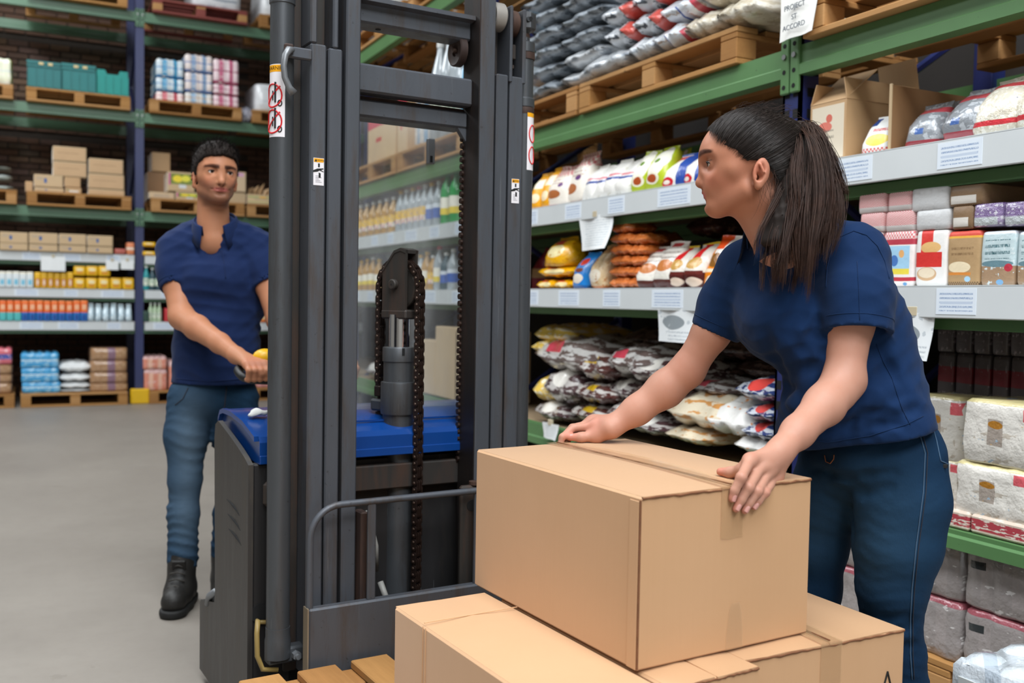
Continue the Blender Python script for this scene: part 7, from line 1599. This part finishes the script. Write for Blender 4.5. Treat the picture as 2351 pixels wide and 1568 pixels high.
SM1, SM2 = Field(), Field()
SM1.chain([p(402, 578, 3.95), p(403, 620, 3.92), p(409, 690, 3.875)], [.074, .070, .066], .035); SM2.chain([p(594, 574, 3.97), p(604, 615, 3.94), p(625, 685, 3.90)], [.072, .068, .064], .035)
c1, c2 = p(408, 660, 3.89), p(620, 655, 3.915); x1 = p(412, 700, 3.86)-p(402, 610, 3.92); x1 /= np.linalg.norm(x1); x2 = p(622, 664, 3.91)-p(604, 615, 3.94); x2 /= np.linalg.norm(x2); zh = p(480, 884, 3.85)[2]
nk2 = Field(); nk2.cone(p(493, 500, 3.90), p(504, 552, 3.81), .064, .005, .001)
f2 = folds(.7, [((.8, .2, .8), 52, .0040), ((-.7, .2, .8), 66, .0036), ((.1, .1, 1), 60, .0030)], 12)
SM = Shirt(S2, [(SM1, c1, x1, .058), (SM2, c2, x2, .056)], f2, lambda P: zh-P[:, 2], nk2); lo, hi = hull([p(340, 520, 3.7), p(640, 520, 4.1), p(380, 890, 3.7), p(600, 890, 4.15)])
V, Fc = grow(SM, lo-.06, hi+.06, .0068); sh2 = part('polo_shirt', MO, V, Fc, M_NAVY2)
collar(sh2, p(495, 519, 3.93), np.array([0, 0, 1.])-A3(F0)*.42, -A3(F0)+A3(CR)*.15, .080, .086, M_NAVY2, .030, .060, .50)
cuffring(sh2, SM, 0, .024, .0014); seam('hem_stitch', sh2, SM, [(390, 868), (480, 876), (585, 868)], 3.5, .002, M_NAVY2)
seam('placket', sh2, SM, [(508, 575), (514, 600), (518, 640)], 3.5, .0018, M_NAVY2)
J2 = Field(); J2.ell(p(490, 905, 3.96), (.150, .115, .11), None, .05)
J2.chain([p(440, 915, 3.94), p(428, 1000, 3.92), p(425, 1100, 3.90), p(421, 1180, 3.89), p(419, 1285, 3.88)], [.096, .084, .062, .058, .060], .03).chain([p(540, 915, 3.99), p(540, 1000, 3.99), p(535, 1100, 4.0), p(525, 1180, 4.0), p(518, 1262, 4.02)], [.096, .084, .062, .058, .060], .03)
fj2 = folds(1, [((.3, .2, 1), 82, .0036), ((-.5, .3, .8), 64, .0034)], 21)
class Jeans2(Field):
    def ev(s, P, ctr=None, rad=0): return np.maximum(J2.ev(P, ctr, rad)+fj2(P)*np.clip((1.1-P[:, 2])*1.6, .3, 1.6), .13-P[:, 2])
lo, hi = hull([p(370, 880, 3.75), p(600, 880, 4.15), p(380, 1300, 3.75), p(560, 1290, 4.15)]); V, Fc = grow(Jeans2(), lo-.06, hi+.06, .0085)
fr = np.exp(-(((V-p(440, 1010, 3.82))/np.array([.07, .2, .2]))**2).sum(1))*.7+np.exp(-(((V-p(432, 1190, 3.80))/np.array([.07, .2, .16]))**2).sum(1))*.55
jn2 = part('jeans', MO, V, Fc, M_JEAN2, np.stack([np.clip(fr, 0, 1)]*3, 1))
seam('fly_seam', jn2, Jeans2(), [(520, 888), (516, 930), (508, 965)], 3.5, .0025, M_STITCH); seam('pocket_seam', jn2, Jeans2(), [(432, 890), (420, 915), (402, 930)], 3.5, .002, M_STITCH)
def boot(an, d):
    d = A3(d); d /= np.linalg.norm(d); b = np.array([an[0], an[1], 0.]); B = Field()
    B.chain([b-d*.03+[0, 0, .062], b+d*.07+[0, 0, .06], b+d*.155+[0, 0, .055]], [.050, .050, .047], .03).chain([b+[0, 0, .06], b+[0, 0, .21]], [.052, .052], .03).cone(b+d*.05+[0, 0, .09], b+d*.02+[0, 0, .15], .045, .045, .03)
    B.cut(lambda P: .025-P[:, 2]); V_, F_ = grow(B, b-.28, b+.3, .0075); bo = part('boot', MO, V_, F_, M_BOOT)
    So = Field(); So.chain([b-d*.035+[0, 0, .02], b+d*.07+[0, 0, .02], b+d*.16+[0, 0, .02]], [.056, .054, .052], .02); So.cut(lambda P: np.maximum(-P[:, 2], P[:, 2]-.032)); V_, F_ = grow(So, b-.28, b+.3, .0075); part('sole', bo, V_, F_, M_SOLE)
    s_ = np.cross(d, [0, 0, 1.]); L = parent_loc(bo)
    for k_ in range(5):
        c_ = b+d*(.115-.018*k_)+np.array([0, 0, .102+.022*k_]); obj('lace', G().tube([tuple(c_-s_*.03-[0, 0, .008]-L), tuple(c_+d*.012+[0, 0, .006]-L), tuple(c_+s_*.03-[0, 0, .004]-L)], .0032, 6).mesh('lace', mat('grey_lace', '3a3733', .8), True), bo)
    obj('boot_tongue', G().box(-.028, .028, -.006, .006, 0, .06, .004).mesh('boot_tongue', M_BOOT), bo, tuple(b+d*.055+[0, 0, .135]-L), (-.25, 0, math.atan2(d[1], d[0])-math.pi/2))
boot(p(418, 1330, 3.88), -A3(F0)*.95+A3(CR)*.12); boot(p(516, 1300, 4.03), -A3(F0)*.9+A3(CR)*.3)
# short hair
def hl2(u): return np.interp(u, [-.06, -.03, -.005, .012, .018, .03, .045, .058, .066, .073, .082, .1], [-.075, -.06, -.045, -.022, .022, .030, .040, .056, .066, .074, .10, .16])
C2 = Field(); s_ = HM.s; C2.ell(HM(.002, 0, .054), [.102*s_, .078*s_, .092*s_], HM.M, .02).ell(HM(-.04, 0, .012), [.05*s_, .066*s_, .05*s_], HM.M, .03).ell(HM(.045, 0, .092), [.052*s_, .055*s_, .040*s_], HM.M, .03)
class Cap2(Field):
    def ev(s, P, ctr=None, rad=0):
        L = HM.loc(P); f, l, u = L.T; d = C2.ev(P)+.0025*np.sin(f*90+2*np.sin(l*70))*np.sin(l*85+u*60)*np.clip((u-.04)*20, .1, 1); cut = (f-hl2(u)+.0035*np.sin(l*150+1)+.003*np.sin(l*330)-.006*np.exp(-((l+.02)/.02)**2)+.25*np.maximum(np.abs(l)-.04, 0)*(u > .05))*.8*HM.s
        h = np.maximum(.008-np.abs(d-cut), 0)/.008; return np.maximum(d, cut)+h*h*.002
V, Fc = grow(Cap2(), HM(0, 0, .05)-.18, HM(0, 0, .05)+.18, .0042); hr2 = part('hair', MO, V, Fc, M_HAIRC)
idx = r.choice(len(V), 1800); ctr_ = HM(0, 0, .03); ST = []; RD = []; t8 = np.linspace(0, 1, 5)
for i in idx:
    a = V[i]; n_ = a-ctr_; n_ /= np.linalg.norm(n_); u_ = HM.loc(a[None])[0, 2]; ln = .008+.014*np.clip((u_-.06)*14, 0, 1); d_ = n_*.7+HM.f*r.normal(.3, .4)+HM.l*r.normal(0, .5); d_ /= np.linalg.norm(d_)
    ST.append(a+np.outer(t8*ln, d_)+np.outer(t8**2*ln*.5, HM.f)); RD.append(np.full(5, .0011)*(1-.75*t8))
V, Fc = tubes(ST, RD); part('hair_tufts', hr2, V, Fc, mat('near_black_hair', '1d1917', .7, spec=.15, var=.3))
